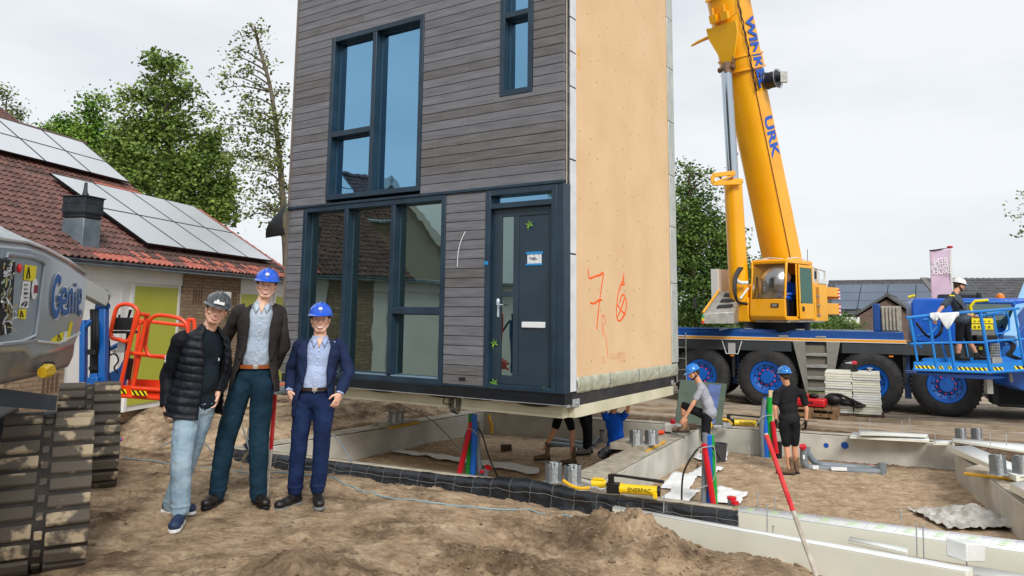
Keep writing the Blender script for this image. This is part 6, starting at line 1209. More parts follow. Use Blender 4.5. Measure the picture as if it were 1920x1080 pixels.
conduits(Gp(1328, 945, -.9), [('grey_conduit', cgrey, [P(1319, 946, Y2), P(1321, 880, Y2), P(1322, 812, Y2)], .04), ('blue_conduit', cblue, [P(1330, 948, Y2), P(1330, 880, Y2 + .05), P(1329, 816, Y2)], .045), ('green_conduit', cgreen, [P(1341, 948, Y2 + .08), P(1338, 880, Y2 + .1), P(1334, 815, Y2 + .1)], .036), ('red_conduit', cred, [P(1338, 948, Y2 - .1), P(1329, 890, Y2 - .1), P(1320, 832, Y2 - .08)], .04), ('black_hose', cblk, [P(1278, 940, Y2), P(1281, 890, Y2), P(1298, 855, Y2), P(1315, 838, Y2), P(1336, 840, Y2), P(1351, 862, Y2)], .013), ('white_tie', cord, [P(1310, 842, Y2 - .15), P(1325, 838, Y2 - .15), P(1340, 842, Y2 - .12), P(1338, 900, Y2 - .1), P(1302, 918, Y2 - .1)], .007)], 'straight bundle of coloured conduits with a looped black hose, in the middle of the picture')
Y3 = Gp(1440, 858, -.95).y
conduits(Gp(1440, 858, -.95), [('grey_conduit', cgrey, [P(1430, 858, Y3), P(1428, 800, Y3), P(1434, 748, Y3)], .045), ('blue_conduit', cblue, [P(1437, 860, Y3), P(1436, 810, Y3), P(1436, 745, Y3 + .1)], .05), ('green_conduit', cgreen, [P(1447, 862, Y3), P(1443, 800, Y3), P(1443, 745, Y3)], .055), ('red_conduit', cred, [P(1456, 850, Y3 - .1), P(1452, 820, Y3 - .1), P(1449, 790, Y3 - .1)], .045), ('black_pipe', cblk, [P(1460, 862, Y3), P(1460, 828, Y3)], .06), ('white_cord', cord, [P(1448, 778, Y3 - .1), P(1430, 782, Y3 - .1), P(1415, 800, Y3 - .1), P(1410, 808, Y3)], .008)], 'tall conduit bundle beside the man in the black shirt')
tpk = thing('timber_post', 'short pale timber batten leaning in the conduit bundle by the man in black', 'batten', tuple(Gp(1447, 800, -.9))); q = MB(); q.bar(P(1446, 850, Y3 + .2), P(1446, 732, Y3 + .2), .1, .05, V((0, 1, 0))); q.build('batten', mat('fresh_timber', c(206, 186, 150), .7), tpk)
def stake(p0, pm, p1, label, r):
    t = thing('survey_stake', label, 'stake', tuple(p0)); q = MB(); q.tube([p0, p0.lerp(pm, .5), pm], [r * .9, r, r], 8); q.build('white_half', mat('dirty_white_paint', c(206, 200, 190), .6, rgb2=c(160, 150, 136), vs=12), t)
    q = MB(); q.tube([pm, pm.lerp(p1, .5), p1], [r * 1.01, r * 1.02, r * 1.02], 8); q.build('red_half', mat('scuffed_red_paint', c(200, 30, 40), .5, rgb2=c(214, 60, 60), vs=14), t)
    q = MB(); q.tube([p1, p1 + (p1 - pm).normalized() * .012], r * .9, 8); q.build('worn_tip', MC['dirty_white_paint'], t)
g0 = P(1531, 1082, 5.7); stake(g0, P(1487, 958, g0.y + .18), P(1437, 816, g0.y + .45), 'red and white survey stake leaning left in the right foreground', .019)
g0 = on(499, 932); stake(g0 - Z0 * .05, P(508, 842, g0.y), P(516, 740, g0.y), 'upright red and white survey stake between the tall man and the man in navy', .018)
DP = thing('drain_pipes', 'joined grey plastic drain pipes lying on the sand along the rear beam', 'drain pipe', tuple(Gp(1580, 885, -.95))); Yp = Gp(1510, 878, -.95).y
q = MB(); q.tube(spline([P(1507, 838, Yp), P(1507, 858, Yp), P(1509, 870, Yp), P(1520, 877, Yp), P(1560, 880, Yp - .1), P(1610, 884, Yp - .25), P(1650, 885, Yp - .35)], 6), .062, 14); q.build('front_pipe', cgrey, DP)
q = MB(); q.tube(spline([P(1513, 838, Yp + .1), P(1515, 850, Yp + .1), P(1530, 868, Yp + .1), P(1545, 872, Yp), P(1600, 876, Yp), P(1650, 880, Yp - .2)], 6), .055, 14); q.build('rear_pipe', cgrey, DP)
q = MB(); q.tube([P(1654, 888, Yp - .35), P(1654, 868, Yp - .35)], .07, 14); q.build('elbow', cgrey, DP); q = MB(); q.lathe([(0, 0), (.06, 0), (.06, .05), (0, .05)], P(1506, 840, Yp - .05), (-.4, -.3, 1), 12); q.build('red_cap', cred, DP)
q = MB()
for x, y, w in ((1529, 876, .1), (1573, 879, .26)): q.box(P(x, y, Yp - .22), (w, .03, .055), -.1)
q.box(P(1507, 857, Yp - .07), (.035, .012, .07)); q.build('pipe_label', wht, DP)
pc = thing('pink_cap', 'small pink cap lying on the sand behind the grey pipes', 'cap', tuple(Gp(1634, 877, -.93))); q = MB(); q.lathe([(.05, 0), (.06, .02), (.04, .05), (0, .05)], (0, 0, 0), Z0, 14); q.build('cap', mat('faded_pink', c(206, 130, 120), .5), pc, False)
GP = thing('pipe_pile', 'grey drain pipes lying behind the workman in rubber boots', 'drain pipe', tuple(Gp(1040, 830, -.95))); Yq = Gp(1040, 838, -.95).y
for nm, m_, pts, r in (('pipe', cgrey, [P(1030, 832, Yq), P(1080, 838, Yq), P(1120, 842, Yq)], .055), ('pipe', cgrey, [P(1033, 824, Yq + .3), P(1095, 832, Yq + .3)], .05), ('pipe', cgrey, [P(1112, 835, Yq), P(1128, 820, Yq + .1)], .05), ('pipe', cgrey, [P(1129, 828, Yq), P(1129, 808, Yq)], .05)): q = MB(); q.tube(pts, r, 12); q.build(nm, m_, GP)
q = MB(); q.lathe([(0, 0), (.06, 0), (.06, .03), (0, .03)], P(1129, 808, Yq), Z0, 12); q.build('brown_cap', wood_d, GP)
PP = thing('long_pipes', 'grey and orange pipes lying behind the three visitors near the garage doors', 'pipe', tuple(P(520, 728, 12.5)))
for nm, m_, a, b, r in (('grey_pipe', cgrey, P(385, 744, 16.4), P(548, 731, 17.2), .11), ('orange_pipe', mat('orange_pipe', c(206, 110, 70), .5), P(395, 733, 17.0), P(548, 721, 17.8), .07), ('thin_pipe', cgrey, P(400, 726, 17.4), P(548, 715, 18.1), .05)): q = MB(); q.cyl(a, b, r, None, 14); q.build(nm, m_, PP)
for k, (x0, y0, x1, y1) in enumerate(((380, 768, 545, 762), (390, 780, 540, 748))):
    t = thing('timber_lath', ('pale timber lath lying on the sand behind the tall man' if k == 0 else 'thin timber lath crossing the sand near the pipes'), 'lath', tuple(on(x0, y0))); a = on(x0, y0) + Z0 * .04; b = on(x1, y1) + Z0 * .05; q = MB(); q.bar(a, b, .05, .025); q.build('lath', MC['fresh_timber'], t)
def hose(name, label, pts, r, m_, cat='cable', lift=.012, grp=None):
    g = [on(*p) if len(p) == 2 else P(*p) for p in pts]; s = spline(g, 8); t = thing(name, label, cat, tuple(g[0]), 0, grp); q = MB()
    q.tube([V((p.x, p.y, max(p.z, gz(p.x, p.y) + r)) if len(pts[0]) == 2 else p) for p in s], r, 7); q.build(name, m_, t)
hose('water_hose', 'thin pale blue hose snaking over the soil in front of the black foil', [(230, 860), (290, 868), (360, 878), (420, 884), (520, 889), (600, 894), (640, 905), (680, 922), (760, 938), (860, 952), (960, 962), (1080, 972)], .006, mat('pale_blue_hose', c(130, 164, 176), .5), 'hose')
hose('grey_cable', 'grey cable with a loop lying by the tall man\'s left knee', [(300, 840), (352, 820), (400, 848), (430, 862), (452, 880)], .010, cgrey); hose('grey_cable', 'grey cable rising from the sand to the foil end', [(455, 800, 10.5), (470, 850, 10.5), (490, 885, 10.3)], .010, cgrey)
hose('grey_cable', 'grey cable hanging over the left beam behind the man in navy', [(612, 812, 11.8), (632, 822, 11.5), (648, 845, 11.2), (660, 866, 11.0)], .010, cgrey); hose('grey_cable', 'long grey cable from the sand heap over the left beam into the pit', [(735, 752, 14.5), (800, 782, 14), (835, 812, 13.6), (858, 838, 13.2), (880, 845, 13)], .010, cgrey)
hose('black_cable', 'thin black cable curling on the sand near the orange basket', [(232, 745), (250, 742), (262, 752), (266, 768)], .010, cblk)
# membranes, sheets, plastic
wsh = mat('white_fleece_sheet', c(226, 229, 231), .7, rgb2=c(236, 238, 240), vs=3, bump=.6, bs=8, bd=.02)
def sheet(name, label, pts, m_, z=None, amp=.02, cat='sheet', n=14, lift=.02):
    w = [on(*p) if z is None else Gp(*p, z) for p in pts]; t = thing(name, label, cat, tuple(w[0]), 0); q = MB(); sd_ = w[0].x * 3
    q.grid(lambda a, b: (lambda p: V((p.x + .03 * noise.noise(V((a * 6, b * 6, sd_))), p.y + .03 * noise.noise(V((a * 6, b * 6, sd_ + 9))), (gz(p.x, p.y) if z is None else z) + lift + amp * (.6 + noise.noise(V((p.x * 5, p.y * 5, sd_)))))))(w[0].lerp(w[1], a).lerp(w[3].lerp(w[2], a), b)), n, n); q.build(name, m_, t, solid=.004)
for p, l in ((((1300, 862), (1340, 875), (1345, 858), (1310, 852)), 'small white sheet on the pit sand behind the conduit bundle'), (((1288, 893), (1330, 900), (1358, 880), (1322, 872)), 'white sheet on the pit sand left of the conduit bundle, upper one'), (((1238, 918), (1292, 921), (1308, 896), (1265, 888)), 'white sheet beside the middle beam, largest of the left ones'), (((1240, 938), (1290, 944), (1312, 924), (1262, 920)), 'white sheet just behind the yellow hand pump'), (((1340, 946), (1388, 950), (1402, 926), (1346, 917)), 'white sheet right of the conduit bundle'), (((1340, 866), (1362, 868), (1366, 850), (1352, 848)), 'white sheet lying beside the black bucket')): sheet('white_sheet', l, p, wsh)
sheet('white_fleece', 'long crumpled strip of white fleece lying in the left pit', ((732, 852), (1010, 894), (1010, 882), (745, 846)), wsh, amp=.03, n=30)
cp_ = mat('clear_plastic', c(150, 146, 138), .3, rgb2=c(196, 193, 187), vs=6, bump=.9, bs=10, bd=.03); PW = thing('plastic_sheet', 'crumpled translucent plastic sheet in the right corner of the pit', 'plastic sheet', tuple(on(1845, 985)))
oo = on(1840, 990)
q = MB(); q.grid(lambda a, b: V((oo.x - .55 + 1.0 * a + .05 * noise.noise(V((a * 9, b * 9, 0))), oo.y - .2 + .95 * b, PIT + .03 + .16 * math.exp(-((a - .6) ** 2 + (b - .5) ** 2) * 9) + .09 * abs(noise.noise(V((a * 5, b * 5, 3)))) + .04 * noise.noise(V((a * 14, b * 14, 1))))), 34, 30); q.build('sheet', cp_, PW, solid=.003)
GB = thing('shuttering_panel', 'green and blue stained panel leaning behind the crouching workman', 'panel', tuple(Gp(1315, 795, -.55))); Yg = 14.9
q = MB(); q.prism([P(*p, Yy) for *p, Yy in ((1266, 792, Yg), (1353, 796, Yg), (1363, 720, Yg + .5), (1276, 712, Yg + .5))], V((.0, .04, 0))); q.build('panel', mat('green_panel', c(50, 68, 54), .6, rgb2=c(66, 82, 66), vs=4), GB)
q = MB(); q.prism([P(*p, Yy) + V((0, -.006, 0)) for *p, Yy in ((1322, 794, Yg), (1340, 795, Yg), (1352, 722, Yg + .48), (1328, 720, Yg + .48))], V((.0, .004, 0))); q.build('blue_stain', mat('faded_blue', c(70, 92, 150), .6, rgb2=c(56, 74, 118), vs=5), GB)
BK = thing('bucket', 'black plastic bucket standing on the pit sand behind the conduits', 'bucket', tuple(on(1347, 866))); q = MB(); q.lathe([(.13, 0), (.16, .3), (.175, .3), (.175, .32), (.15, .32), (.12, .02), (0, .02)], (0, 0, .0), Z0, 22, cap=False); q.build('bucket_body', mat('dark_plastic', c(66, 66, 68), .5), BK, False); q = MB(); q.tube([(.17 * cos(a), .02, .3 - .14 * sin(a)) for a in [pi * k / 12 for k in range(13)]], .005, 5); q.build('bucket_handle', steel, BK, False)
RP = thing('red_capped_pipe', 'short grey pipe with red cap behind the end of the black foil', 'pipe', tuple(Gp(1375, 946, -.7))); q = MB(); o = P(1372, 948, 9.7); q.cyl(o, P(1372, 936, 9.7), .05, None, 14); q.build('pipe', cgrey, RP); q = MB(); q.lathe([(.0, 0), (.058, 0), (.058, .03), (0, .03)], P(1372, 936, 9.7), Z0, 14); q.cyl(P(1378, 945, 9.6), P(1378, 940, 9.6), .05, None, 12); q.build('red_cap', cred, RP)
RP2 = thing('red_capped_pipe', 'short grey pipe with red cap beside the left conduit bundle', 'pipe', tuple(Gp(912, 893, -.9))); q = MB(); q.tube(spline([P(910, 897, Y1), P(910, 886, Y1), P(914, 880, Y1)], 5), .055, 12); q.build('pipe', cgrey, RP2); q = MB(); q.lathe([(.0, 0), (.06, 0), (.06, .03), (0, .03)], P(915, 878, Y1), (.3, -.3, 1), 12); q.cyl(P(904, 886, Y1 - .1), P(904, 882, Y1 - .1), .04, None, 10); q.build('red_cap', cred, RP2)
WBk = thing('wood_block', 'small dark wooden block on the sand of the left pit', 'wood block', tuple(on(949, 846)), .3); q = MB(); q.box((0, 0, .06), (.2, .12, .12)); q.build('block', wood_d, WBk, False, bevel=.01)
CN = thing('drink_can', 'small blue and red drink can lying on the sand by the rear track', 'can', tuple(on(222, 830)), .4); q = MB(); q.cyl((-.06, 0, .035), (.05, 0, .035), .033, None, 16); q.build('can_body', mat('can_blue', c(50, 56, 140), .35, .3), CN, False); q = MB(); q.cyl((.051, 0, .035), (.066, 0, .035), .033, .028, 16); q.build('can_end', cred, CN, False)
# hand pumps
pyl = mat('pump_yellow', c(240, 200, 20), .35, coat=.3)
def pump(o, rz, label, s=1, lid=True):
    t = thing('hydraulic_pump', label, 'hand pump', tuple(o), rz); q = MB(); q.cyl((-.0, 0, .075), (.42 * s, 0, .075), .055 * s, None, 20); q.cyl((-.02, 0, .075), (.01, 0, .075), .062 * s, None, 20); q.box((.40 * s, 0, .03), (.05, .13, .06)); q.build('reservoir', pyl, t, False, bevel=.004)
    q = MB(); q.box((-.09, 0, .075), (.16, .1, .12)); q.box((-.12, 0, .17), (.07, .05, .12)); q.build('pump_head', blk, t, False, bevel=.008)
    q = MB(); q.tube([(-.12, -.01, .225), (.02, -.01, .22), (.5, -.01, .185)], [.018, .016, .02], 8); q.build('lever', blk, t, False)
    q = MB(); q.lathe([(.0, 0), (.06 * s, 0), (.06 * s, .03), (0, .03)], (.425 * s, 0, .075), (1, 0, 0), 16); q.build('end_cap', blk, t, False)
    for nm, zz, yy in (('brand_lettering', .06, -.0565 * s),): text('lettering', 'ENERPAC', t, blk, V(o) + Matrix.Rotation(rz, 3, 'Z') @ V((.08, -.058 * s, .058)), Matrix.Rotation(rz, 3, 'Z') @ V((1, 0, 0)), (0, 0, 1), .068, .001, xs=.95)
    q = MB(); q.tube(spline([(-.17, 0, .06), (-.25, -.02, .05), (-.3, .0, .06), (-.38, .02, .05)], 5), .016, 8); q.build('coupling', steel, t, False); q = MB(); q.tube(spline([(-.38, .02, .05), (-.5, .0, .04), (-.62, .03, .06), (-.72, .08, .1)], 5), .02, 8); q.build('hose', yt, t, False)
    return t
po = Gp(1165, 928, -.41); pump(po, -.28, 'large yellow hand pump with black lever lying on the foil covered beam', 1.0)
jk = thing('hydraulic_jack', 'yellow hydraulic cylinder lying beside the large hand pump', 'cylinder', tuple(Gp(1118, 915, -.40)), -.2); q = MB(); q.cyl((-.06, 0, .05), (.12, 0, .05), .05, None, 18); q.box((.03, 0, .11), (.14, .06, .02)); q.build('cylinder_body', pyl, jk, False, bevel=.004); q = MB(); q.cyl((.12, 0, .05), (.22, -.02, .03), .02, None, 10); q.build('fitting', blk, jk, False)
po = Gp(1378, 799, BT); pump(po, -.12, 'second yellow hand pump lying on the rear beam behind the crouching workman', 1.0)
q = thing('pump_hose', 'yellow hose loop lying on the rear beam', 'hose', tuple(Gp(1335, 797, BT))); m = MB(); m.tube(spline([P(1330, 798, 14.9), P(1336, 790, 15.1), P(1350, 786, 15.1), P(1364, 788, 15.1), P(1372, 795, 14.9)], 6), .025, 8); m.build('hose', yt, q); m = MB(); m.box(P(1330, 796, 14.9), (.1, .08, .1)); m.build('hose_end', yt, q); m = MB(); m.tube([P(1338, 800, 14.8), P(1362, 800, 14.8)], .03, 8); m.box(P(1362, 797, 14.8), (.15, .1, .08)); m.build('valve', steel, q)
JC = thing('jerrycan', 'white jerrycan with red cap on the middle beam', 'jerrycan', tuple(Gp(1262, 813, BT)), 1.0); q = MB(); q.box((0, 0, .09), (.18, .3, .18)); q.build('can_body', mat('milky_plastic', c(222, 222, 216), .4), JC, False, bevel=.03); q = MB(); q.cyl((0, .0, .18), (0, 0, .22), .045, None, 14); q.cyl((0, 0, .22), (0, 0, .255), .055, .045, 14); q.build('red_cap', cred, JC, False)
TL = thing('orange_power_tool', 'orange and black hand tool lying beside the jerrycan on the middle beam', 'power tool', tuple(Gp(1240, 816, BT)), .3); q = MB(); q.cyl((-.13, 0, .05), (.05, 0, .05), .035, .04, 10); q.box((-.02, .05, .04), (.08, .14, .05)); q.build('tool_body', mat('tool_orange', c(214, 70, 40), .4), TL, False, bevel=.006); q = MB(); q.cyl((.05, 0, .05), (.2, .0, .04), .022, .01, 8); q.build('tool_nose', blk, TL, False)
TB = thing('tool_heap', 'small heap of hand tools at the far end of the middle beam', 'hand tools', tuple(Gp(1285, 806, BT)), .2); q = MB(); q.ell((0, 0, .05), (.2, .1, .06)); q.box((.15, 0, .06), (.12, .1, .1)); q.build('pouch', wood_d, TB, False, wob=.01); q = MB(); q.tube([(-.05, -.05, .08), (-.03, -.05, .32)], .012, 6); q.box((-.03, -.06, .02), (.07, .06, .1)); q.build('hammer', blk, TB, False)
# planks and mats on the crane road
mt = mat('weathered_mat_timber', c(134, 116, 96), .8, rgb2=c(176, 160, 138), vs=4, stretch=(.5, 3, 1, -TA), bump=.4, bs=18, bd=.01); rr = random.Random(12)
for k, (px, py, L_, w) in enumerate(((1180, 757, 4.6, .34), (1195, 768, 4.4, .3), (1400, 778, 3.4, .3), (1690, 806, 5.0, .45), (1800, 822, 6, .4), (1420, 790, 2.4, .35), (1760, 795, 5.5, .45), (1230, 742, 5, .5), (1870, 800, 5, .45))):
    o = Gp(px, py, -.56); t = thing('road_plank', 'worn timber plank lying along the crane road', 'plank', tuple(o), TA + rr.uniform(-.05, .05), 'worn timber planks along the crane road'); q = MB(); q.box((0, .2, .0), (L_, w, .09)); q.build('plank', mt, t, False, bevel=.01)
wd = thing('weed', 'small bright green weed growing at the foot of the black foil', 'weed', tuple(on(857, 922))); q = MB(); rr = random.Random(3)
for k in range(60): a = rr.uniform(0, 6.28); r_ = rr.uniform(.0, .1); p = V((cos(a) * r_, sin(a) * r_, rr.uniform(.01, .1))); d = V((rr.uniform(-1, 1), rr.uniform(-1, 1), rr.uniform(.2, 1))).normalized() * .035; e = d.cross(Z0).normalized() * .014; q.add([p - d, p + e, p + d, p - e], [(0, 1, 2, 3)])
q.build('leaves', leaf_m, wd, False, flat=True)
for k, (x, y) in enumerate(((1510, 762), (1545, 770), (1575, 760))): pass
vg = thing('roadside_grass', 'low strip of green grass behind the crane steps', 'grass', tuple(P(1540, 734, 24))); q = MB()
for k in range(900): p = Gp(rr.uniform(1490, 1600), rr.uniform(730, 737), -.6); q.add([p, p + V((.03, 0, 0)), p + V((rr.uniform(-.05, .08), 0, rr.uniform(.08, .2)))], [(0, 1, 2)])
q.build('grass_blades', mat('grass_green', c(120, 140, 60), .7), vg, flat=True)['kind'] = 'stuff'
vg['kind'] = 'stuff'
# clods and pebbles scattered on the dug soil
cm_ = mat('soil_clods', c(104, 86, 68), .95, rgb2=c(142, 120, 96), vs=3, bump=.6, bs=40, bd=.01); q = MB(); rr = random.Random(21)
for k in range(1500):
    r_ = rr.random()
    if r_ < .45: m_, rad, h = MOUNDS[rr.choice((0, 0, 0, 1, 2, 2, 3, 10))]; a = rr.uniform(0, 6.28); d = rad * sqrt(rr.random()) * 1.3; x, y = m_.x + d * cos(a), m_.y + d * sin(a)
    else: y = rr.uniform(4.6, 10.5); x = rr.uniform(-.55, .62) * y
    t, s = ts(x, y)
    if s > -.5: continue
    z = gz(x, y); rd = rr.uniform(.004, .013) * (1.8 if rr.random() < .12 else 1); rot = Matrix.Rotation(rr.uniform(0, 3), 3, 'Z'); q.ell((x, y, z + rd * .25), (rd * rr.uniform(.8, 1.8), rd, rd * .6), rot, 6, 4)
q.build('soil_clods', cm_, None, wob=.008)
tag(bpy.data.objects['soil_clods'], kind='stuff', label='loose clods of dug earth scattered over the foreground soil', cat='soil clods')
# ================================================================== people
skin = mat('skin', c(234, 184, 158), .5, rgb2=c(238, 192, 168), vs=14, sss=.12, bump=.15, bs=80, bd=.002); skin_t = mat('tanned_skin', c(208, 150, 118), .5, rgb2=c(216, 160, 130), vs=14, sss=.1)
hair_d = mat('dark_brown_hair', c(46, 34, 28), .6, rgb2=c(66, 48, 38), vs=30, bump=.6, bs=90, bd=.004); eye_w = mat('eye_white', c(214, 208, 202), .3); iris = mat('dark_iris', c(40, 34, 32), .2); lip = mat('lips', c(190, 122, 108), .45); teeth = mat('teeth', c(238, 232, 222), .3); brow_m = mat('eyebrow_hair', c(58, 42, 34), .8); stub = mat('stubble_skin', c(196, 148, 124), .6, rgb2=c(208, 160, 136), vs=40)
def hmat(name, rgb): return mat(name, rgb, .22, coat=.6, spec=.5)
helm_b = hmat('blue_helmet_shell', c(22, 88, 206)); helm_w = hmat('white_helmet_shell', c(222, 224, 222)); helm_g = hmat('grey_helmet_shell', c(66, 70, 72)); helm_c = hmat('bright_blue_helmet_shell', c(26, 122, 206))
def fabric(name, a, b=None, bs=16, bump=.9, bd=.02, rough=.85, vs=5, stretch=None): return mat(name, a, rough, rgb2=b or tuple(min(1, x * 1.25) for x in a[:3]) + (1,), vs=vs, bump=bump, bs=bs, bd=bd, spec=.2, stretch=stretch)
def frame3(x, y, z): return Matrix((x, y, z)).transposed()
def hand(mb, wr, d, across, nrm, curl=.5, k=1.0, thumb=1):
    """palm, four separate bent fingers and a thumb; d along the hand, across towards the thumb side, nrm out of the back of the hand"""
    d = d.normalized(); across = (across - d * across.dot(d)).normalized(); nrm = d.cross(across) if nrm.dot(d.cross(across)) > 0 else across.cross(d)
    mb.ell(wr + d * .048 * k, (.04 * k, .054 * k, .018 * k), frame3(across, d, nrm)); mb.cap(wr - d * .02, wr + d * .03 * k, .025 * k, .024 * k)
    for i, (a, ln) in enumerate(((.031, .072), (.011, .082), (-.010, .076), (-.030, .058))):
        p = wr + d * .088 * k + across * a * k; ang = .25 * curl + .1; r = .0088 * k
        for j, f in enumerate((.45, .32, .25)):
            dd = d * cos(ang) - nrm * sin(ang) + across * a * .8; q = p + dd.normalized() * ln * f * k; mb.cap(p, q, r, r * .9, 8); p = q; r *= .9; ang += .55 * curl + .08 + .05 * i
    p = wr + d * .025 * k + across * .03 * k; q = p + (d * .6 + across * .75 * thumb - nrm * .35).normalized() * .042 * k; mb.cap(p, q, .0125 * k, .0105 * k, 8); mb.cap(q, q + (d * .95 + across * .25 - nrm * .3).normalized() * .032 * k, .0105 * k, .0085 * k, 8)
def head_parts(mb, o, F):
    T = lambda x, y, z: o + F @ V((x, y, z))
    mb.ell(T(0, -.012, .028), (.076, .094, .088), F, 20, 12); mb.ell(T(0, .022, -.045), (.058, .066, .066), F, 16, 10); mb.ell(T(0, .050, -.094), (.032, .032, .024), F)
    for s in (-1, 1):
        mb.cap(T(s * .056, -.01, -.05), T(s * .022, .055, -.096), .022, .02); mb.ell(T(s * .040, .055, -.022), (.026, .026, .022), F); mb.ell(T(s * .078, -.005, -.008), (.010, .02, .032), F); mb.ell(T(s * .012, .098, -.034), (.0095, .010, .008), F); mb.cap(T(s * .014, .084, .020), T(s * .048, .070, .021), .009, .007)
        mb.ell(T(s * .031, .077, -.006), (.015, .008, .004), F)
    mb.cap(T(0, .084, .012), T(0, .104, -.026), .008, .012); mb.ell(T(0, .078, .045), (.05, .02, .03), F); mb.ell(T(0, .082, -.062), (.026, .012, .012), F)
def face(t, b, o, F, smile=0, beard=None, hairm=None):
    T = lambda x, y, z: o + F @ V((x, y, z))
    for s in (-1, 1):
        q = MB(); q.ell(T(s * .031, .0835, .003), (.0125, .007, .0062), F, 12, 8); e = q.build('eye', eye_w, b); q = MB(); q.ell(T(s * .031, .0895, .003), (.0060, .0026, .0054), F, 10, 6); q.build('iris', iris, e)
        q = MB(); q.tube([T(s * .017, .0915, .021), T(s * .032, .0905, .027), T(s * .050, .080, .022)], [.0026, .0032, .002], 6, sq=.7); q.build('eyebrow', brow_m, b)
    q = MB(); w = .024 + .010 * smile; h = .004 + .011 * smile
    q.tube([T(x * w, .0945 - .010 * x * x, -.064 + .010 * smile * x * x + .002) for x in (-1, -.6, 0, .6, 1)], [.002, .004, .0052, .004, .002], 6); q.tube([T(x * w * .95, .0935 - .010 * x * x, -.064 - h + .012 * smile * x * x) for x in (-1, -.6, 0, .6, 1)], [.002, .005, .006, .005, .002], 6); q.build('lips', lip, b)
    if smile: q = MB(); q.hex([T(x, y, z) for z in (-.064 - h * .75, -.0625) for x, y in ((-w * .8, .083), (w * .8, .083), (w * .55, .0955), (-w * .55, .0955))]); q.build('teeth', teeth, b)
    if beard:
        q = MB(); q.ell(T(0, .052, -.094), (.0345, .0335, .0255), F, 14, 8)
        for s in (-1, 1): q.cap(T(s * .057, -.008, -.052), T(s * .026, .055, -.094), .0232, .0212)
        q.cap(T(-.02, .089, -.052), T(.02, .089, -.052), .0055, .0055, 8); q.build('beard', beard, b)
    if hairm:
        q = MB(); q.ell(T(0, -.022, .03), (.080, .092, .085), F, 18, 10); 
        for s in (-1, 1): q.cap(T(s * .078, .005, .035), T(s * .078, -.03, -.02), .014, .010); q.ell(T(s * .075, .018, .022), (.008, .012, .022), F, 8, 6); 
        q.ell(T(0, -.062, -.02), (.066, .045, .055), F); q.build('hair', hairm, t)
def helmet(t, o, F, m, peak=1, badge=None, strap=True, ridge=True):
    T = lambda x, y, z: o + F @ V((x, y, z)); q = MB(); z0 = .050
    q.ell(T(0, -.008, z0), (.106, .132, .106), F, 28, 9, 0, 1)
    n = 36; ring = []
    for k in range(n):
        a = 2 * pi * k / n; f = max(0, sin(a)) ** 1.5; ring.append((cos(a), sin(a), f))
    vs = []; 
    for (cx, sx, f) in ring: vs += [T(cx * .104, -.008 + sx * .130, z0 + .004), T(cx * (.117 + .004 * f), -.008 + sx * (.143 + .05 * f * peak), z0 - .010 - .010 * f), T(cx * .102, -.008 + sx * .127, z0 - .012)]
    q.add(vs, [(3 * k + i, 3 * k + (i + 1) % 3, 3 * ((k + 1) % n) + (i + 1) % 3, 3 * ((k + 1) % n) + i) for k in range(n) for i in range(3)])
    if ridge:
        for s in (-.035, 0, .035): q.tube([T(s, -.008 + .128 * sin(a), z0 + .004 + sqrt(max(0, 1 - (s / .106) ** 2)) * .106 * cos(a)) for a in [-1.2 + 2.2 * i / 12 for i in range(13)]], .007 if s == 0 else .005, 6)
    h = q.build('helmet', m, t)
    q = MB(); q.tube([T(.098 * cos(a), -.012 + .118 * sin(a), z0 - .018) for a in [2 * pi * k / 24 for k in range(24)]], .009, 6, closed=True, sq=.5); q.build('helmet_band', blk, h)
    if badge: q = MB(); q.prism([T(.019 * cos(a), .134, z0 + .048 + .015 * sin(a)) for a in [pi / 3 * k for k in range(6)]], F @ V((0, .004, 0))) ; q.build('helmet_badge', badge, h)
    return h
def torso(mb, J, k=1.0, sh=1.0, belly=1.0, hips=True, sr=1):
    ac = (J['shL'] - J['shR']).normalized(); sp = (J['neck'] - J['pel']).normalized(); ac = (ac - sp * ac.dot(sp)).normalized(); fw = ac.cross(sp).normalized()
    F = frame3(ac, fw, sp); L_ = (J['neck'] - J['pel']).length
    mb.ell(J['pel'] + sp * L_ * .66, (.160 * k * sh, .108 * k, .20 * L_ / .52), F, 20, 12); mb.ell(J['pel'] + sp * L_ * .34 + fw * .01 * belly, (.148 * k * belly, .112 * k * belly, .19 * L_ / .52), F, 20, 12)
    if hips: mb.ell(J['pel'] + sp * .02, (.172 * k, .127 * k, .14), F, 20, 12)
    mb.cap(J['shL'], J['shR'], .058 * k * sr); mb.cap(J['neck'] - sp * .03, J['shL'], .05 * k * sr, .056 * k * sr); mb.cap(J['neck'] - sp * .03, J['shR'], .05 * k * sr, .056 * k * sr)
    return ac, fw, sp, F
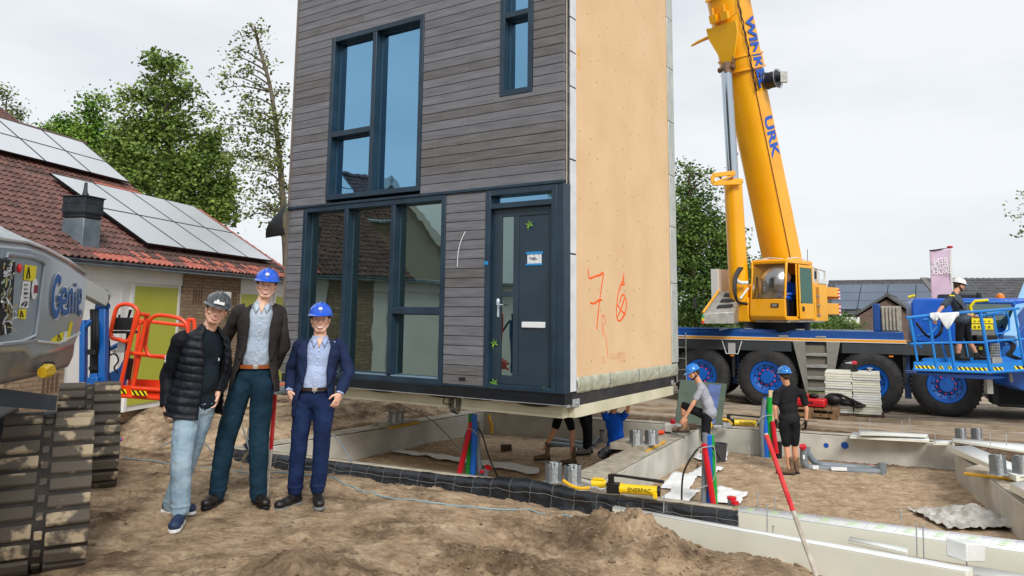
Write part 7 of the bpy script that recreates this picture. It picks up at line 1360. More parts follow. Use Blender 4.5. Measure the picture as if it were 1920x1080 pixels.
def shoe(t, an, toe, m, sole, ln=.305, boot=0, par='shoe', lace=None, fl=None):
    d = V((toe.x, toe.y, 0)).normalized(); x = V((d.y, -d.x, 0)); F = frame3(x, d, Z0); z = (fl if fl is not None else an.z - .09); o = V((an.x, an.y, z)); T = lambda a, b, c_: o + F @ V((a, b, c_)); q = MB()
    q.ell(T(0, -.045, .045), (.037, .045, .045), F); q.ell(T(0, .02, .052), (.044, .078, .052), F); q.ell(T(0, .09, .044), (.051, .075, .044), F); q.ell(T(0, ln - .13, .038), (.050, .058, .040), F); q.cap(T(0, -.03, .05), T(0, -.02, .11 + boot), .042, .045); q.cap(T(0, -.0, .06), T(0, .06, .05), .04, .03)
    s = q.build(par, m, t, remesh=.008, smooth=2)
    q = MB(); pr_ = [(-.036, -.08), (-.04, -.02), (-.037, .04), (-.048, .1), (-.045, ln - .11), (-.02, ln - .075), (.02, ln - .075), (.045, ln - .11), (.048, .1), (.037, .04), (.04, -.02), (.036, -.08), (.0, -.094)]
    q.prism([T(a, b, -.012) for a, b in pr_], Z0 * .026); q.build('sole', sole, s, bevel=.006)
    if lace:
        q = MB()
        for k in range(4): y = .03 + .022 * k; zz = .098 - .010 * k; q.tube([T(-.022, y, zz - .004), T(0, y + .006, zz + .005), T(.022, y, zz - .004)], .003, 5)
        q.build('laces', lace, s)
    return s
def limb(mb, a, b, c_, ra, rb, rc): mb.cap(a, b, ra, rb); mb.cap(b, c_, rb, rc)
def person(label, J, skin_=None, helm=None, hm=None, top=('tee', None), trou=None, shorts=False, shoes=None, sole=None, vox=.007, gloves=None, hands=True, smile=0, beard=None, hair=None, badge=None, boot=0, lace=None, k=1.0, sleeve=.5, belly=1.0, facef=None, sock=None, curl=.6, legr=(.088, .062, .05), peak=1, fl=None, hem=False):
    """J: joints in world space - head, face (direction), up, neck, pel, sh/el/wr/hd L R, hip/kn/an/toe L R"""
    sk = skin_ or skin; base = V(((J['anL'].x + J['anR'].x) / 2, (J['anL'].y + J['anR'].y) / 2, min(J['anL'].z, J['anR'].z) - .1)); t = thing('person', label, 'person', tuple(base))
    up = J.get('up', Z0).normalized(); fd = J['face']; fd = (fd - up * fd.dot(up)).normalized(); F = frame3(fd.cross(up), fd, up)
    q = MB(); head_parts(q, J['head'], F); q.cap(J['head'] - up * .06 - fd * .015, J['neck'], .054, .06)
    ac = (J['shL'] - J['shR']).normalized(); sp = (J['neck'] - J['pel']).normalized(); fw = ac.cross(sp).normalized()
    for w in (.2, .45, .7, .92): q.cap(J['pel'].lerp(J['neck'], w - .2), J['pel'].lerp(J['neck'], w), .07, .07)
    q.cap(J['shL'], J['shR'], .042)
    for s in 'LR':
        limb(q, J['sh' + s], J['el' + s], J['wr' + s], .043, .037, .026)
        if hands and not gloves:
            d = J.get('hd' + s, (J['wr' + s] - J['el' + s])).normalized(); hand(q, J['wr' + s], d, J.get('ht' + s, fw), J.get('hn' + s, (ac if s == 'L' else -ac)), curl)
        limb(q, J['hip' + s], J['kn' + s], J['an' + s], .07 if shorts else .05, .050 if shorts else .038, .036); 
        if shorts: q.cap(J['kn' + s].lerp(J['an' + s], .12), J['kn' + s].lerp(J['an' + s], .45), .05, .052)
        q.cap(J['pel'], J['hip' + s], .06)
        q.cap(J['an' + s], J['an' + s] + V((J['toe' + s].x, J['toe' + s].y, 0)).normalized() * .05 - Z0 * .07, .034, .02)
    body = q.build('body', sk, t, remesh=vox * .72, smooth=1)
    face(t, body, J['head'], F, smile, beard, hair)
    if helm: helmet(t, J['head'], F, helm, badge=badge, peak=peak)
    # trousers or shorts
    q = MB(); f = .62 if shorts == 1 else 1.0
    q.ell(J['pel'] + sp * .0, (.165 * k, .12 * k * belly, .125), frame3(ac, fw, sp)); r0, r1, r2 = legr
    for s in 'LR':
        h_, kn_, an_ = J['hip' + s], J['kn' + s], J['an' + s]
        if shorts: e = h_.lerp(kn_, .92) if shorts is True else h_.lerp(kn_, shorts); q.cap(h_, e, r0 * 1.02, r1 * 1.22); q.cap(J['pel'], h_, .1, r0)
        else:
            d = (an_ - kn_); q.cap(h_, kn_, r0, r1); q.cap(kn_, kn_ + d * .45, r1, (r1 + r2) / 2 + .004); q.cap(kn_ + d * .45, kn_ + d * 1.0, (r1 + r2) / 2 + .004, r2 + .004); q.cap(J['pel'], h_, .105 * k, r0)
            for w, rr_ in ((.80, .006), (.92, .009)): q.ell(kn_ + d * w, (r2 + rr_ + .004, r2 + rr_ + .004, .022))
    tr_ = q.build('shorts' if shorts else 'trousers', trou, t, remesh=vox * 1.3, smooth=3, disp=.019, dsize=.085)
    if gloves:
        q = MB()
        for s in 'LR': hand(q, J['wr' + s], J.get('hd' + s, J['wr' + s] - J['el' + s]), J.get('ht' + s, fw), J.get('hn' + s, (ac if s == 'L' else -ac)), curl, 1.12)
        q.build('gloves', gloves, t, remesh=.006, smooth=1)
    kind, tm = top[0], top[1]
    if kind:
        q = MB(); torso(q, J, k * (.97 if kind == 'long0' else 1), .94 if kind == 'long0' else 1.0, belly, kind != 'long0' or hem, .7 if kind == 'long0' else 1)
        for s in 'LR':
            if kind == 'tee': q.cap(J['sh' + s], J['sh' + s].lerp(J['el' + s], .62), .062 * k, .058 * k)
            elif kind == 'long': limb(q, J['sh' + s], J['el' + s], J['wr' + s].lerp(J['el' + s], .06), .064, .052, .040)
        q.cap(J['neck'] - sp * .04, J['neck'] + sp * .015, .062, .060) 
        tor = q.build('shirt', tm, t, remesh=vox * 1.3, smooth=3, disp=.016, dsize=.09)
    for s in 'LR': shoe(t, J['an' + s], J['toe' + s], shoes, sole or blk, boot=boot, par='boot' if boot > .05 else 'shoe', lace=lace, fl=J.get('fl' + s, fl))
    if sock:
        q = MB()
        for s in 'LR': q.cap(J['an' + s], J['an' + s].lerp(J['kn' + s], .16), .046, .046)
        q.build('socks', sock, t)
    return t, F, ac, fw, sp
def jacket(t, J, m, rings, name='jacket', lapel=None, ribs=0, sleeves=(.070, .056, .043), amp=.008, seed=0, cuffs=True, sk=.0):
    """open coat: rings = (height along the spine, half width, half depth, opening left deg, opening right deg)"""
    ac = (J['shL'] - J['shR']).normalized(); sp = (J['neck'] - J['pel']).normalized(); ac = (ac - sp * ac.dot(sp)).normalized(); fw = ac.cross(sp).normalized(); q = MB(); NR = 40; NA = 56; L_ = (J['neck'] - J['pel']).length
    def ring(u):
        for a, b in zip(rings[:-1], rings[1:]):
            if a[0] <= u <= b[0]: f = sm((u - a[0]) / (b[0] - a[0])) * .5 + .5 * (u - a[0]) / (b[0] - a[0]); return [lerp(x, y, f) for x, y in zip(a, b)]
        return list(rings[-1] if u > rings[-1][0] else rings[0])
    u0, u1 = rings[0][0], rings[-1][0]
    def pt(a, v, off=0):
        u = lerp(u0, u1, v); _, rx, ry, gl, gr = ring(u); th = lerp(R(gl), 2 * pi - R(gr), a)   # angle from the front, towards the wearer's left
        sx, cx = sin(th), cos(th); e = .82; x = (abs(sx) ** e) * (1 if sx > 0 else -1); y = (abs(cx) ** e) * (1 if cx > 0 else -1)
        c0 = J['pel'] + sp * (u * L_) if u > 0 else J['pel'] + V((0, 0, 1)) * (u * L_) + (sp - Z0) * 0
        w = amp * (noise.noise(V((x * 3.2 + seed, y * 3, u * 9))) + .5 * noise.noise(V((x * 8 + seed, y * 7, u * 20))))
        if ribs: w += .011 * abs(sin(u * ribs * pi)) ** .7 - .006
        return c0 + ac * x * (rx + w + off) + fw * y * (ry + w + off)
    q.grid(lambda a, b: pt(a, b), NA, NR * (2 if ribs else 1)); o = q.build(name, m, t, solid=.007)
    for s in 'LR':
        q = MB(); A, B, C_ = J['sh' + s], J['el' + s], J['wr' + s]; B2 = B
        pts = spline([A + (A - J['neck']).normalized() * -.05, A, A.lerp(B, .5), B, B.lerp(C_, .5), C_], 8); n = len(pts); rr_ = []
        for i in range(n):
            f = i / (n - 1); r = lerp(sleeves[0], sleeves[1], min(1, f * 1.7)) if f < .6 else lerp(sleeves[1], sleeves[2], (f - .6) / .4); rr_.append(r)
        q.tube(pts, rr_, 18)
        for i, v in enumerate(q.v): q.v[i] = v + noise.noise_vector(v * 11 + V((seed, 0, 0))) * .011 + noise.noise_vector(v * 26) * .004
        q.ell(A, (sleeves[0] * 1.02,) * 3); sl_ = q.build('sleeve', (sk or m), t)
    if lapel:
        q = MB()
        for side in (0, 1):
            def lp(a, b):
                v = lerp(lapel[0], .985, b); wd = lapel[1] * sin(pi * min(1, b * .62 + .06)) * (1 - .35 * max(0, b - .8) * 5); av = (a * wd) * .16; return pt(av if side == 0 else 1 - av, v, .007 + .008 * sin(pi * a))
            q.grid(lp, 5, 26)
        q.build('lapels', m, t, solid=.005)
    return pt, ac, fw, sp
def collar(t, J, m, r=.066, h=.045, gap=.5, lean=.25):
    sp = (J['neck'] - J['pel']).normalized(); ac = (J['shL'] - J['shR']).normalized(); fw = ac.cross(sp).normalized(); q = MB()
    q.grid(lambda a, b: J['neck'] + sp * (-.02 + h * b - .035 * (1 - abs(2 * a - 1)) * 0) + (ac * sin(lerp(gap, 2 * pi - gap, a)) + fw * cos(lerp(gap, 2 * pi - gap, a))) * (r + .012 * (1 - b)) - sp * (.03 * (max(0, cos(lerp(gap, 2 * pi - gap, a))))), 28, 4)
    for s in (-1, 1):
        c0 = J['neck']; q.add([c0 + ac * s * .062 + sp * .022 + fw * .02, c0 + ac * s * .020 - sp * .018 + fw * (r + .012), c0 + ac * s * .046 - sp * .075 + fw * (r + .040), c0 + ac * s * .078 - sp * .030 + fw * .045], [(0, 1, 2, 3)])
    v = MB(); v.add([J['neck'] + ac * -.030 + sp * .004 + fw * .060, J['neck'] + ac * .030 + sp * .004 + fw * .060, J['neck'] - sp * .085 + fw * .105], [(0, 1, 2)]); v.build('open_neck', skin, t, solid=.003)
    return q.build('shirt_collar', m, t, solid=.004)
def buttons(t, J, m, n=6, r=.113, f0=.15, f1=.9, slope=0):
    sp = (J['neck'] - J['pel']).normalized(); ac = (J['shL'] - J['shR']).normalized(); fw = ac.cross(sp).normalized(); L_ = (J['neck'] - J['pel']).length; q = MB()
    for k in range(n): f = lerp(f0, f1, k / (n - 1)); p = J['pel'] + sp * L_ * f + fw * (r + slope * f); q.lathe([(0, .0), (.006, 0), (.006, .004), (0, .005)], p, fw, 8)
    q.build('shirt_buttons', m, t)
def belt(t, J, m, buckle, r=(.172, .128), h=.03, z=.075):
    sp = (J['neck'] - J['pel']).normalized(); ac = (J['shL'] - J['shR']).normalized(); fw = ac.cross(sp).normalized(); q = MB(); n = 40
    vs = [J['pel'] + sp * (z + dz) + ac * cos(2 * pi * i / n) * (r[0] + dr) + fw * sin(2 * pi * i / n) * (r[1] + dr) for dr, dz in ((0, 0), (.007, 0), (.007, h), (0, h)) for i in range(n)]
    q.add(vs, [(j * n + i, j * n + (i + 1) % n, ((j + 1) % 4) * n + (i + 1) % n, ((j + 1) % 4) * n + i) for j in range(4) for i in range(n)]); b = q.build('belt', m, t)
    q = MB(); q.box(J['pel'] + sp * (z + h / 2) + fw * (r[1] + .012), (.045, .006, .036), frame3(ac, fw, sp)); q.build('buckle', buckle, b, bevel=.003)
# ---------------------------------------------------------------- man in navy suit
Y = 6.84
def mk(Y, d):  # joints from photo pixels at a real distance; third number = offset towards the back
    o = {}
    for k_, v in d.items(): o[k_] = v if isinstance(v, V) else P(v[0], v[1], Y + (v[2] if len(v) > 2 else 0))
    return o
J3 = mk(Y, dict(head=(601, 599, -.0), face=V((.24, -1, -.02)), up=V((-.02, 0, 1)), neck=(600, 634, .02), pel=(588, 746, .02), shR=(562, 650, .0), shL=(637, 650, .09), elR=(547, 694, .07), elL=(654, 696, .07), wrR=(543, 731, -.03), wrL=(638, 736, -.03), hdR=V((.22, -.1, -1)), hdL=V((-.35, -.1, -1)), htR=V((.6, -.7, 0)), htL=V((-.6, -.7, 0)),
    hipR=(569, 760), hipL=(607, 760), knR=(560, 840, -.02), knL=(603, 838, -.02), anR=(553, 918), anL=(596, 916), toeR=V((-.5, -1, 0)), toeL=V((.35, -1, 0))))
navy_f = fabric('navy_suit_cloth', c(30, 40, 66), c(40, 52, 84), bs=12, bump=.7); navy_t = fabric('navy_trousers', c(24, 36, 66), c(34, 50, 86), bs=7, bump=.5, bd=.02, stretch=(1, 1, 1.5)); shirt_b = fabric('light_blue_shirt', c(160, 178, 216), c(180, 196, 230), bs=11, bump=1, bd=.025); leath_b = mat('black_leather', c(26, 24, 24), .45, rgb2=c(40, 36, 34), vs=12); sole_g = mat('grey_sole', c(120, 122, 122), .7); belt_b = mat('dark_brown_leather', c(48, 32, 26), .45); gold = mat('buckle_metal', c(190, 184, 172), .3, .6); lace_m = mat('boot_laces', c(84, 72, 60), .7)
def fix_feet(J):
    for s in 'LR': p = J['an' + s]; J['fl' + s] = gz(p.x, p.y) + .012
fix_feet(J3)
t3_, F, ac, fw, sp = person('smiling man in navy suit and blue helmet, hands at his pockets', J3, helm=helm_b, badge=wht, top=('long0', shirt_b), trou=navy_t, shoes=leath_b, sole=sole_g, smile=1, hair=hair_d, lace=lace_m, boot=.10, curl=.5, vox=.0065, k=.98, legr=(.094, .074, .062))
for a in (1,): pass
jacket(t3_, J3, navy_f, [(-.30, .185, .135, 50, 56), (0, .182, .135, 42, 46), (.25, .168, .130, 32, 34), (.5, .176, .135, 24, 26), (.75, .190, .132, 24, 26), (.9, .165, .105, 34, 36), (.99, .095, .080, 60, 60)], lapel=(.42, .95), seed=1, sleeves=(.066, .056, .044))
collar(t3_, J3, shirt_b); buttons(t3_, J3, wht, 7, .118, .12, .82); belt(t3_, J3, belt_b, gold, (.160, .122))
q = MB(); 
for s in 'LR': p = J3['wr' + s]; d = (J3['wr' + s] - J3['el' + s]).normalized(); q.cyl(p - d * .01, p + d * .012, .038, .036, 16)
q.build('shirt_cuffs', shirt_b, t3_)
# ---------------------------------------------------------------- tall man in dark blazer
Y = 6.80
J2 = mk(Y, dict(head=(500, 535, 0), face=V((.30, -1, .0)), up=V((.06, 0, 1)), neck=(492, 571, .02), pel=(478, 704, .02), shR=(449, 586, .0), shL=(523, 587, .10), elR=(420, 640, .12), elL=(531, 648, .10), wrR=(425, 690, .22), wrL=(512, 690, .15), hdR=V((.3, .3, -1)), hdL=V((-.3, -.1, -1)),
    hipR=(452, 724), hipL=(492, 724), knR=(422, 830, -.02), knL=(485, 832, -.02), anR=(407, 926), anL=(484, 930), toeR=V((-.1, -1, 0)), toeL=V((.75, -1, 0)))); fix_feet(J2)
blaz = fabric('dark_brown_blazer', c(46, 42, 42), c(60, 56, 55), bs=12, bump=.7); jean_d = fabric('dark_teal_jeans', c(22, 44, 58), c(34, 60, 76), bs=7, bump=.5, vs=3, bd=.02, stretch=(1, 1, 1.5)); shirt_p = fabric('pale_blue_checked_shirt', c(160, 176, 196), c(184, 198, 214), bs=11, bump=1, bd=.025); belt_t = mat('tan_leather', c(158, 88, 44), .45, rgb2=c(136, 72, 36), vs=12)
t2_, F, ac, fw, sp = person('very tall man in dark blazer and blue helmet, middle of the three visitors', J2, helm=helm_b, badge=wht, top=('long0', shirt_p), trou=jean_d, shoes=leath_b, sole=blk, smile=.7, hair=hair_d, vox=.007, k=1.0, lace=None, boot=.10, legr=(.104, .088, .068))
jacket(t2_, J2, blaz, [(-.20, .215, .145, 52, 60), (0, .205, .145, 40, 48), (.2, .185, .138, 34, 40), (.42, .180, .138, 26, 26), (.75, .196, .135, 22, 22), (.9, .172, .11, 32, 32), (.99, .098, .082, 58, 58)], lapel=(.36, .9), seed=4, sleeves=(.070, .060, .050))
collar(t2_, J2, shirt_p); buttons(t2_, J2, wht, 8, .120, .12, .84); belt(t2_, J2, belt_t, gold, (.162, .124), .034, .07)
# ---------------------------------------------------------------- man in quilted jacket
Y = 6.30
J1 = mk(Y, dict(head=(406, 581, -.02), face=V((.46, -1, -.02)), up=V((.24, .0, 1)), neck=(392, 618, .02), pel=(366, 756, .04), shR=(338, 640, -.08), shL=(415, 645, .12), elR=(315, 706, .0), elL=(420, 700, .20), wrR=(312, 760, -.06), wrL=(409, 735, .10), hdR=V((.05, -.15, -1)), hdL=V((-.1, -.2, -1)), htR=V((.5, -.8, 0)),
    hipR=(350, 772, -.05), hipL=(377, 772, .10), knR=(340, 862, -.14), knL=(352, 860, .10), anR=(338, 955, -.10), anL=(322, 944, .22), toeR=V((.22, -1, 0)), toeL=V((1, -.25, 0)))); fix_feet(J1)
puff = fabric('black_quilted_nylon', c(27, 30, 36), c(36, 40, 48), bs=10, bump=.7, rough=.5); softs = fabric('black_softshell', c(22, 24, 28), c(30, 33, 38), bs=12, bump=.8, rough=.7); polo = fabric('black_polo', c(24, 32, 40), c(32, 42, 50), bs=12); jean_l = fabric('light_blue_jeans', c(126, 152, 172), c(160, 182, 197), bs=7, bump=.5, vs=4, bd=.02, stretch=(1, 1, 1.6)); shoe_n = mat('navy_trainers', c(32, 46, 74), .6, rgb2=c(40, 56, 88), vs=20, bump=.4, bs=60); sole_w = mat('white_sole', c(220, 220, 218), .5)
t1_, F, ac, fw, sp = person('bearded man in black quilted jacket, light jeans and grey helmet, left of the three', J1, helm=helm_g, badge=None, top=('long0', polo), trou=jean_l, shoes=shoe_n, sole=sole_w, smile=.35, beard=stub, hair=hair_d, vox=.007, k=1.06, belly=1.06, curl=.9, legr=(.108, .082, .068), hem=True)
jacket(t1_, J1, puff, [(-.16, .232, .178, 66, 2), (.0, .218, .166, 62, 1), (.3, .188, .145, 58, 2), (.6, .190, .142, 48, 6), (.78, .188, .13, 38, 12), (.9, .165, .108, 34, 20), (1.0, .09, .080, 34, 30), (1.06, .074, .072, 40, 38)], ribs=9.5, seed=7, sleeves=(.074, .064, .050), sk=softs)
q = MB(); p = J1['head']; q.prism([p + F @ V((x, .136, z)) for x, z in ((-.04, .060), (.045, .060), (.043, .082), (-.038, .082))], F @ V((0, .008, 0))); q.build('helmet_label', wht, t1_)
q = MB(); sl = J1['shR'].lerp(J1['elR'], .45); q.box(sl + V((-.062, -.025, .0)), (.006, .02, .03)); q.box(sl + V((-.058, -.035, -.03)), (.006, .02, .02)); q.build('sleeve_logo', wht, t1_)
q = MB(); c0 = J1['pel'].lerp(J1['neck'], .66); q.tube([c0 + fw * .150 + ac * .075, c0 + fw * .151 + ac * .082 - Z0 * .012, c0 + fw * .150 + ac * .078 - Z0 * .024], .004, 5); q.build('chest_logo', wht, t1_)
q = MB(); q.cap(J1['anR'] + Z0 * .0, J1['anR'] + Z0 * .02, .047); q.build('sock', mat('pale_pink_sock', c(214, 190, 196), .8), t1_)
# ---------------------------------------------------------------- workmen
boots_br = mat('muddy_brown_boots', c(92, 72, 56), .8, rgb2=c(124, 102, 80), vs=12, bump=.4, bs=30); blk_f = fabric('black_work_cloth', c(24, 25, 28), c(34, 35, 38)); tee_b = fabric('black_tee', c(30, 31, 34), c(42, 42, 46)); tee_g = fabric('grey_tee', c(150, 154, 164), c(168, 172, 180)); tee_blue = fabric('royal_blue_tee', c(16, 78, 186), c(24, 90, 200)); tee_s = fabric('slate_tee', c(60, 68, 78), c(78, 86, 96)); navyw = fabric('paint_spattered_navy', c(26, 34, 50), c(110, 112, 116), vs=14); glv = mat('black_gloves', c(26, 26, 28), .7)
YW = Gp(1482, 889, -.95).y
JW = mk(YW, dict(head=(1471, 703, -.02), face=V((-.12, 1, -.15)), up=V((-.05, 0, 1)), neck=(1475, 722, 0), pel=(1480, 786, .02), shR=(1505, 737, 0), shL=(1456, 737, 0), elR=(1512, 767, -.02), elL=(1453, 766, -.04), wrR=(1511, 790, .0), wrL=(1455, 788, .0), hipR=(1491, 796), hipL=(1469, 796), knR=(1490, 836), knL=(1475, 837), anR=(1493, 878, .05), anL=(1481, 881, -.05), toeR=V((.1, 1, 0)), toeL=V((-1, .25, 0)))); fix_feet(JW)
person('workman in black T-shirt and shorts with blue helmet seen from behind beside the conduits', JW, skin_t, helm_c, top=('tee', tee_b), trou=blk_f, shorts=.85, shoes=boots_br, boot=.14, gloves=glv, hair=hair_d, vox=.010, k=1.08, curl=1.2)
YG = 13.6
JG = mk(YG, dict(head=(1300, 699, 0), face=V((-1, -.25, -.55)), up=V((-.42, 0, 1)), neck=(1311, 718, .0), pel=(1332, 775, .0), shR=(1315, 728, -.17), shL=(1318, 726, .17), elR=(1299, 758, -.20), elL=(1302, 756, .14), wrR=(1284, 783, -.16), wrL=(1285, 780, .05), hdR=V((-.6, 0, -.9)), hdL=V((-.5, -.2, -.9)), hipR=(1325, 783, -.08), hipL=(1330, 782, .09), knR=(1322, 828, -.10), knL=(1281, 752 + 8, .10), anR=(1328, 868, -.10), anL=(1284, 800, .12), toeR=V((-1, -.3, 0)), toeL=V((-1, 0, 0))))
JG['flR'] = gz(JG['anR'].x, JG['anR'].y) + .01; JG['flL'] = JG['anL'].z - .09
person('workman in grey T-shirt with blue helmet bending forward, one foot up on the middle beam', JG, skin_t, helm_c, top=('tee', tee_g), trou=blk_f, shorts=.95, shoes=boots_br, boot=.06, hair=hair_d, vox=.010, k=1.0, curl=1.0, beard=hair_d)
YB = 13.3
JB = mk(YB, dict(head=(1152, 752, .0), face=V((.1, -1, .5)), up=V((0, .4, 1)), neck=(1150, 774, .04), pel=(1156, 836, .08), shR=(1136, 784, .02), shL=(1168, 782, .02), elR=(1131, 768, -.12), elL=(1177, 770, -.10), wrR=(1140, 745, -.16), wrL=(1180, 748, -.14), hdR=V((.1, -.2, 1)), hdL=V((0, -.2, 1)), hipR=(1146, 842, .05), hipL=(1164, 842, .05), knR=(1128, 852, -.28), knL=(1166, 850, -.30), anR=(1138, 858, .10), anL=(1168, 858, .08), toeR=V((0, 1, 0)), toeL=V((0, 1, 0)))); fix_feet(JB)
person('workman in royal blue T-shirt kneeling under the house edge with raised arms', JB, skin_t, helm_c, top=('tee', tee_blue), trou=navyw, shoes=boots_br, hair=hair_d, vox=.010, k=1.0, legr=(.09, .075, .055))
YC = 13.7
JC_ = mk(YC, dict(head=(1010, 790, .2), face=V((-1, -.3, -.8)), up=V((-.9, 0, .5)), neck=(1020, 772, .15), pel=(1056, 762, .1), shR=(1026, 775, -.05), shL=(1028, 772, .3), elR=(1022, 790, -.05), elL=(1026, 788, .3), wrR=(1030, 790, .0), wrL=(1036, 786, .3), hipR=(1062, 772, .02), hipL=(1050, 772, .18), knR=(1073, 808, -.0), knL=(1040, 806, .12), anR=(1073, 843, .0), anL=(1024, 836, .1), toeR=V((-1, -.25, 0)), toeL=V((-.8, -.1, -.5))))
JC_ = {k_: v for k_, v in JC_.items()}
JC_['head'] = P(1000, 752, 14.1); JC_['neck'] = P(1016, 757, 14.0); JC_['pel'] = P(1056, 764, 13.85); JC_['shR'] = P(1022, 760, 13.8); JC_['shL'] = P(1022, 757, 14.15)
for k_, a in (('elR', (1018, 754, 13.7)), ('elL', (1022, 752, 14.3)), ('wrR', (1036, 750, 13.7)), ('wrL', (1040, 750, 14.2))): JC_[k_] = P(*a)
fix_feet(JC_); JC_['flL'] += .04
person('stooping workman in black shorts and brown boots, only his bare legs showing below the house', JC_, skin_t, helm_c, top=('tee', tee_b), trou=blk_f, shorts=.8, shoes=boots_br, boot=.17, hair=hair_d, vox=.011, k=.9)
JD = mk(14.6, dict(head=(1090, 752), face=V((1, -.3, -.8)), up=V((.9, 0, .5)), neck=(1094, 757), pel=(1098, 768, .1), shR=(1092, 760, -.1), shL=(1092, 758, .2), elR=(1088, 753, -.1), elL=(1090, 752, .2), wrR=(1098, 750, -.1), wrL=(1100, 750, .2), hipR=(1092, 778, .0), hipL=(1102, 776, .15), knR=(1100, 808, -.06), knL=(1104, 808, .14), anR=(1099, 837, -.02), anL=(1104, 835, .2), toeR=V((-1, -.3, 0)), toeL=V((-1, .2, 0)))); fix_feet(JD)
person('stooping workman in dark trousers, only one leg and grey shoe showing under the house corner', JD, skin_t, helm_c, top=('tee', tee_b), trou=blk_f, shoes=sole_g, hair=hair_d, vox=.011, k=.8, legr=(.09, .075, .06))
YL = 15.75
JL = mk(YL, dict(head=(1799, 535, 0), face=V((1, -.12, -.3)), up=V((.25, 0, 1)), neck=(1790, 552, 0), pel=(1803, 601, 0), shR=(1782, 560, -.18), shL=(1785, 560, .18), elR=(1763, 580, -.26), elL=(1803, 586, .22), wrR=(1754, 594, -.42), wrL=(1822, 592, .2), hdR=V((-.4, -.3, -1)), hipR=(1800, 610, -.08), hipL=(1808, 608, .09), knR=(1799, 642, -.08), knL=(1817, 640, .08), anR=(1796, 668, -.06), anL=(1833, 667, .06), toeR=V((1, -.2, 0)), toeL=V((1, .1, 0))))
JL['flR'] = JL['anR'].z - .08; JL['flL'] = JL['anL'].z - .08
tL, *_ = person('workman with white cap helmet and grey T-shirt leaning in the blue lift basket', JL, skin_t, helm_w, top=('tee', tee_s), trou=blk_f, shorts=.9, shoes=blk, sock=blk, hair=hair_d, vox=.011, k=1.18, beard=hair_d, peak=1.4)
q = MB(); q.tube(spline([JL['shR'] + V((.02, -.03, .06)), P(1795, 566, YL - .28), P(1806, 580, YL - .14), P(1808, 592, YL - .1)], 5), .022, 6); q.tube(spline([JL['shL'] + V((.04, 0, .06)), P(1800, 566, YL), P(1812, 580, YL)], 5), .022, 6); q.build('harness', blk, tL); q = MB(); q.tube([JL['shR'] + V((-.03, -.02, .065)), JL['shR'] + V((.06, -.06, .055))], .016, 6); q.build('shoulder_stripe', yel, tL)
# crane driver and the onlooker behind the roof
o = K(.45, .6, 2.2); fwv = SH
JO = dict(head=o + Z0 * .58 + fwv * .0, face=SH * 1, up=Z0, neck=o + Z0 * .42, pel=o - Z0 * .02, shR=o + Z0 * .36 + SS * .17, shL=o + Z0 * .36 - SS * .17, elR=o + Z0 * .12 + SS * .22 + SH * .12, elL=o + Z0 * .12 - SS * .2 + SH * .1, wrR=o + Z0 * .10 + SS * .16 + SH * .34, wrL=o + Z0 * .1 - SS * .12 + SH * .32, hdR=SH, hdL=SH, hipR=o + SS * .09, hipL=o - SS * .09, knR=o + SS * .12 + SH * .40 + Z0 * .02, knL=o - SS * .12 + SH * .38 + Z0 * .02, anR=o + SS * .12 + SH * .5 - Z0 * .38, anL=o - SS * .1 + SH * .5 - Z0 * .38, toeR=SH, toeL=SH)
person('crane driver in royal blue clothes seated inside the yellow crane cab', JO, skin, None, top=('long', tee_blue), trou=tee_blue, shoes=blk, hair=hair_d, vox=.012, k=.95)
ho = P(286, 378, 23.5)
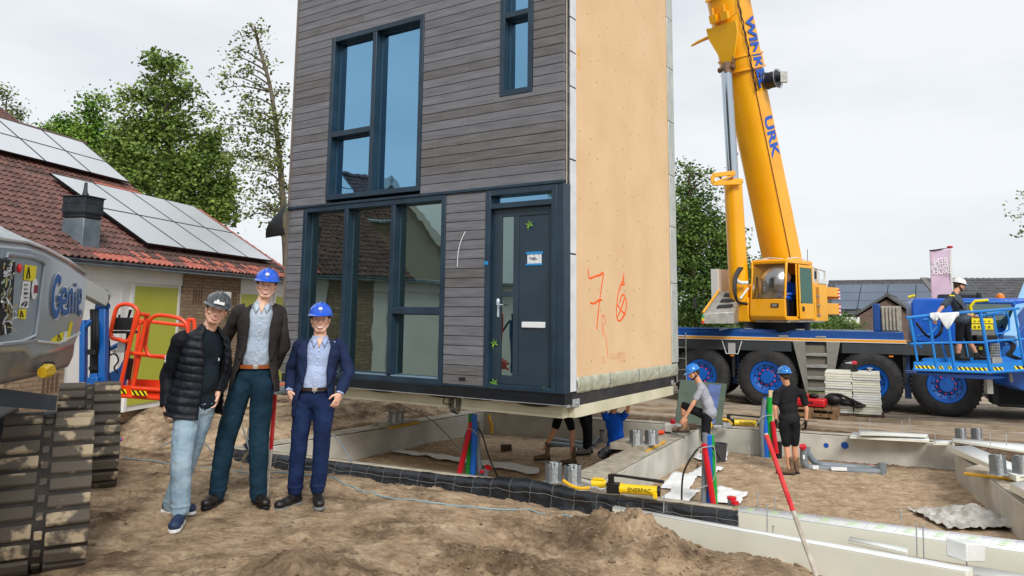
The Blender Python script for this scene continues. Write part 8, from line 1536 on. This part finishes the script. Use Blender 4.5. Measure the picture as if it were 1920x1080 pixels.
JR = dict(head=ho, face=V((1, -.5, -.1)), up=Z0, neck=ho - Z0 * .17, pel=ho - Z0 * .72, shR=ho + V((-.1, -.17, -.24)), shL=ho + V((.1, .17, -.24)), elR=ho + V((-.12, -.24, -.52)), elL=ho + V((.14, .22, -.52)), wrR=ho + V((-.05, -.3, -.75)), wrL=ho + V((.2, .2, -.75)), hipR=ho + V((0, -.1, -.76)), hipL=ho + V((0, .1, -.76)), knR=ho + V((.02, -.1, -1.2)), knL=ho + V((.02, .1, -1.2)), anR=ho + V((0, -.1, -1.62)), anL=ho + V((0, .1, -1.62)), toeR=V((1, -.4, 0)), toeL=V((1, -.4, 0)))
person('bald grey haired man whose head shows just above the garage roof', JR, skin, None, top=('long', tee_s), trou=blk_f, shoes=blk, hair=None, vox=.014)
q = MB(); st = thing('scaffold_platform', 'low platform behind the garage roof under the bald man', 'platform', tuple(ho - Z0 * 1.75)); q.box(ho - Z0 * 1.76, (2.2, 1.4, .08)); q.build('deck', wood_d, st)
q = MB()
for dx in (-1, 1):
    for dy in (-.6, .6): q.cyl(ho + V((dx, dy, -1.8)), V((ho.x + dx, ho.y + dy, -.2)), .04)
q.build('frame', steel, st)

# ------------------------------------------------------------------ pieces of one kind that are separate in the place become parts of their own
def split_islands(o):
    me = o.data; n = len(me.vertices); par = list(range(n))
    def find(a):
        while par[a] != a: par[a] = par[par[a]]; a = par[a]
        return a
    for e in me.edges:
        a, b = find(e.vertices[0]), find(e.vertices[1])
        if a != b: par[a] = b
    roots = sorted({find(i) for i in range(n)})
    if len(roots) < 2 or len(roots) > 40: return
    for k, r in enumerate(roots):
        bm = bmesh.new(); bm.from_mesh(me); bm.verts.ensure_lookup_table()
        bmesh.ops.delete(bm, geom=[bm.verts[i] for i in range(n) if find(i) != r], context='VERTS'); m2 = bpy.data.meshes.new(o.name); bm.to_mesh(m2); bm.free()
        for mm in me.materials: m2.materials.append(mm)
        c2 = o.copy(); c2.data = m2; col.objects.link(c2); c2.parent = o.parent
    bpy.data.objects.remove(o)
for o in [o for o in list(scene.objects) if o.type == 'MESH' and not o.children and o.name.split('.')[0] in ('white_pipes', 'boom_lugs', 'stain_patches', 'sagging_foil', 'door_posts', 'mud_guard', 'window_sill', 'base_flashing', 'corner_bracket', 'hydraulic_hoses', 'air_brick', 'warning_stripes', 'grab_handle', 'winch', 'cab_step', 'roof_box', 'headlight', 'harness', 'shoulder_stripe', 'blue_tape', 'tool_tray', 'rod_eye')]: split_islands(o)
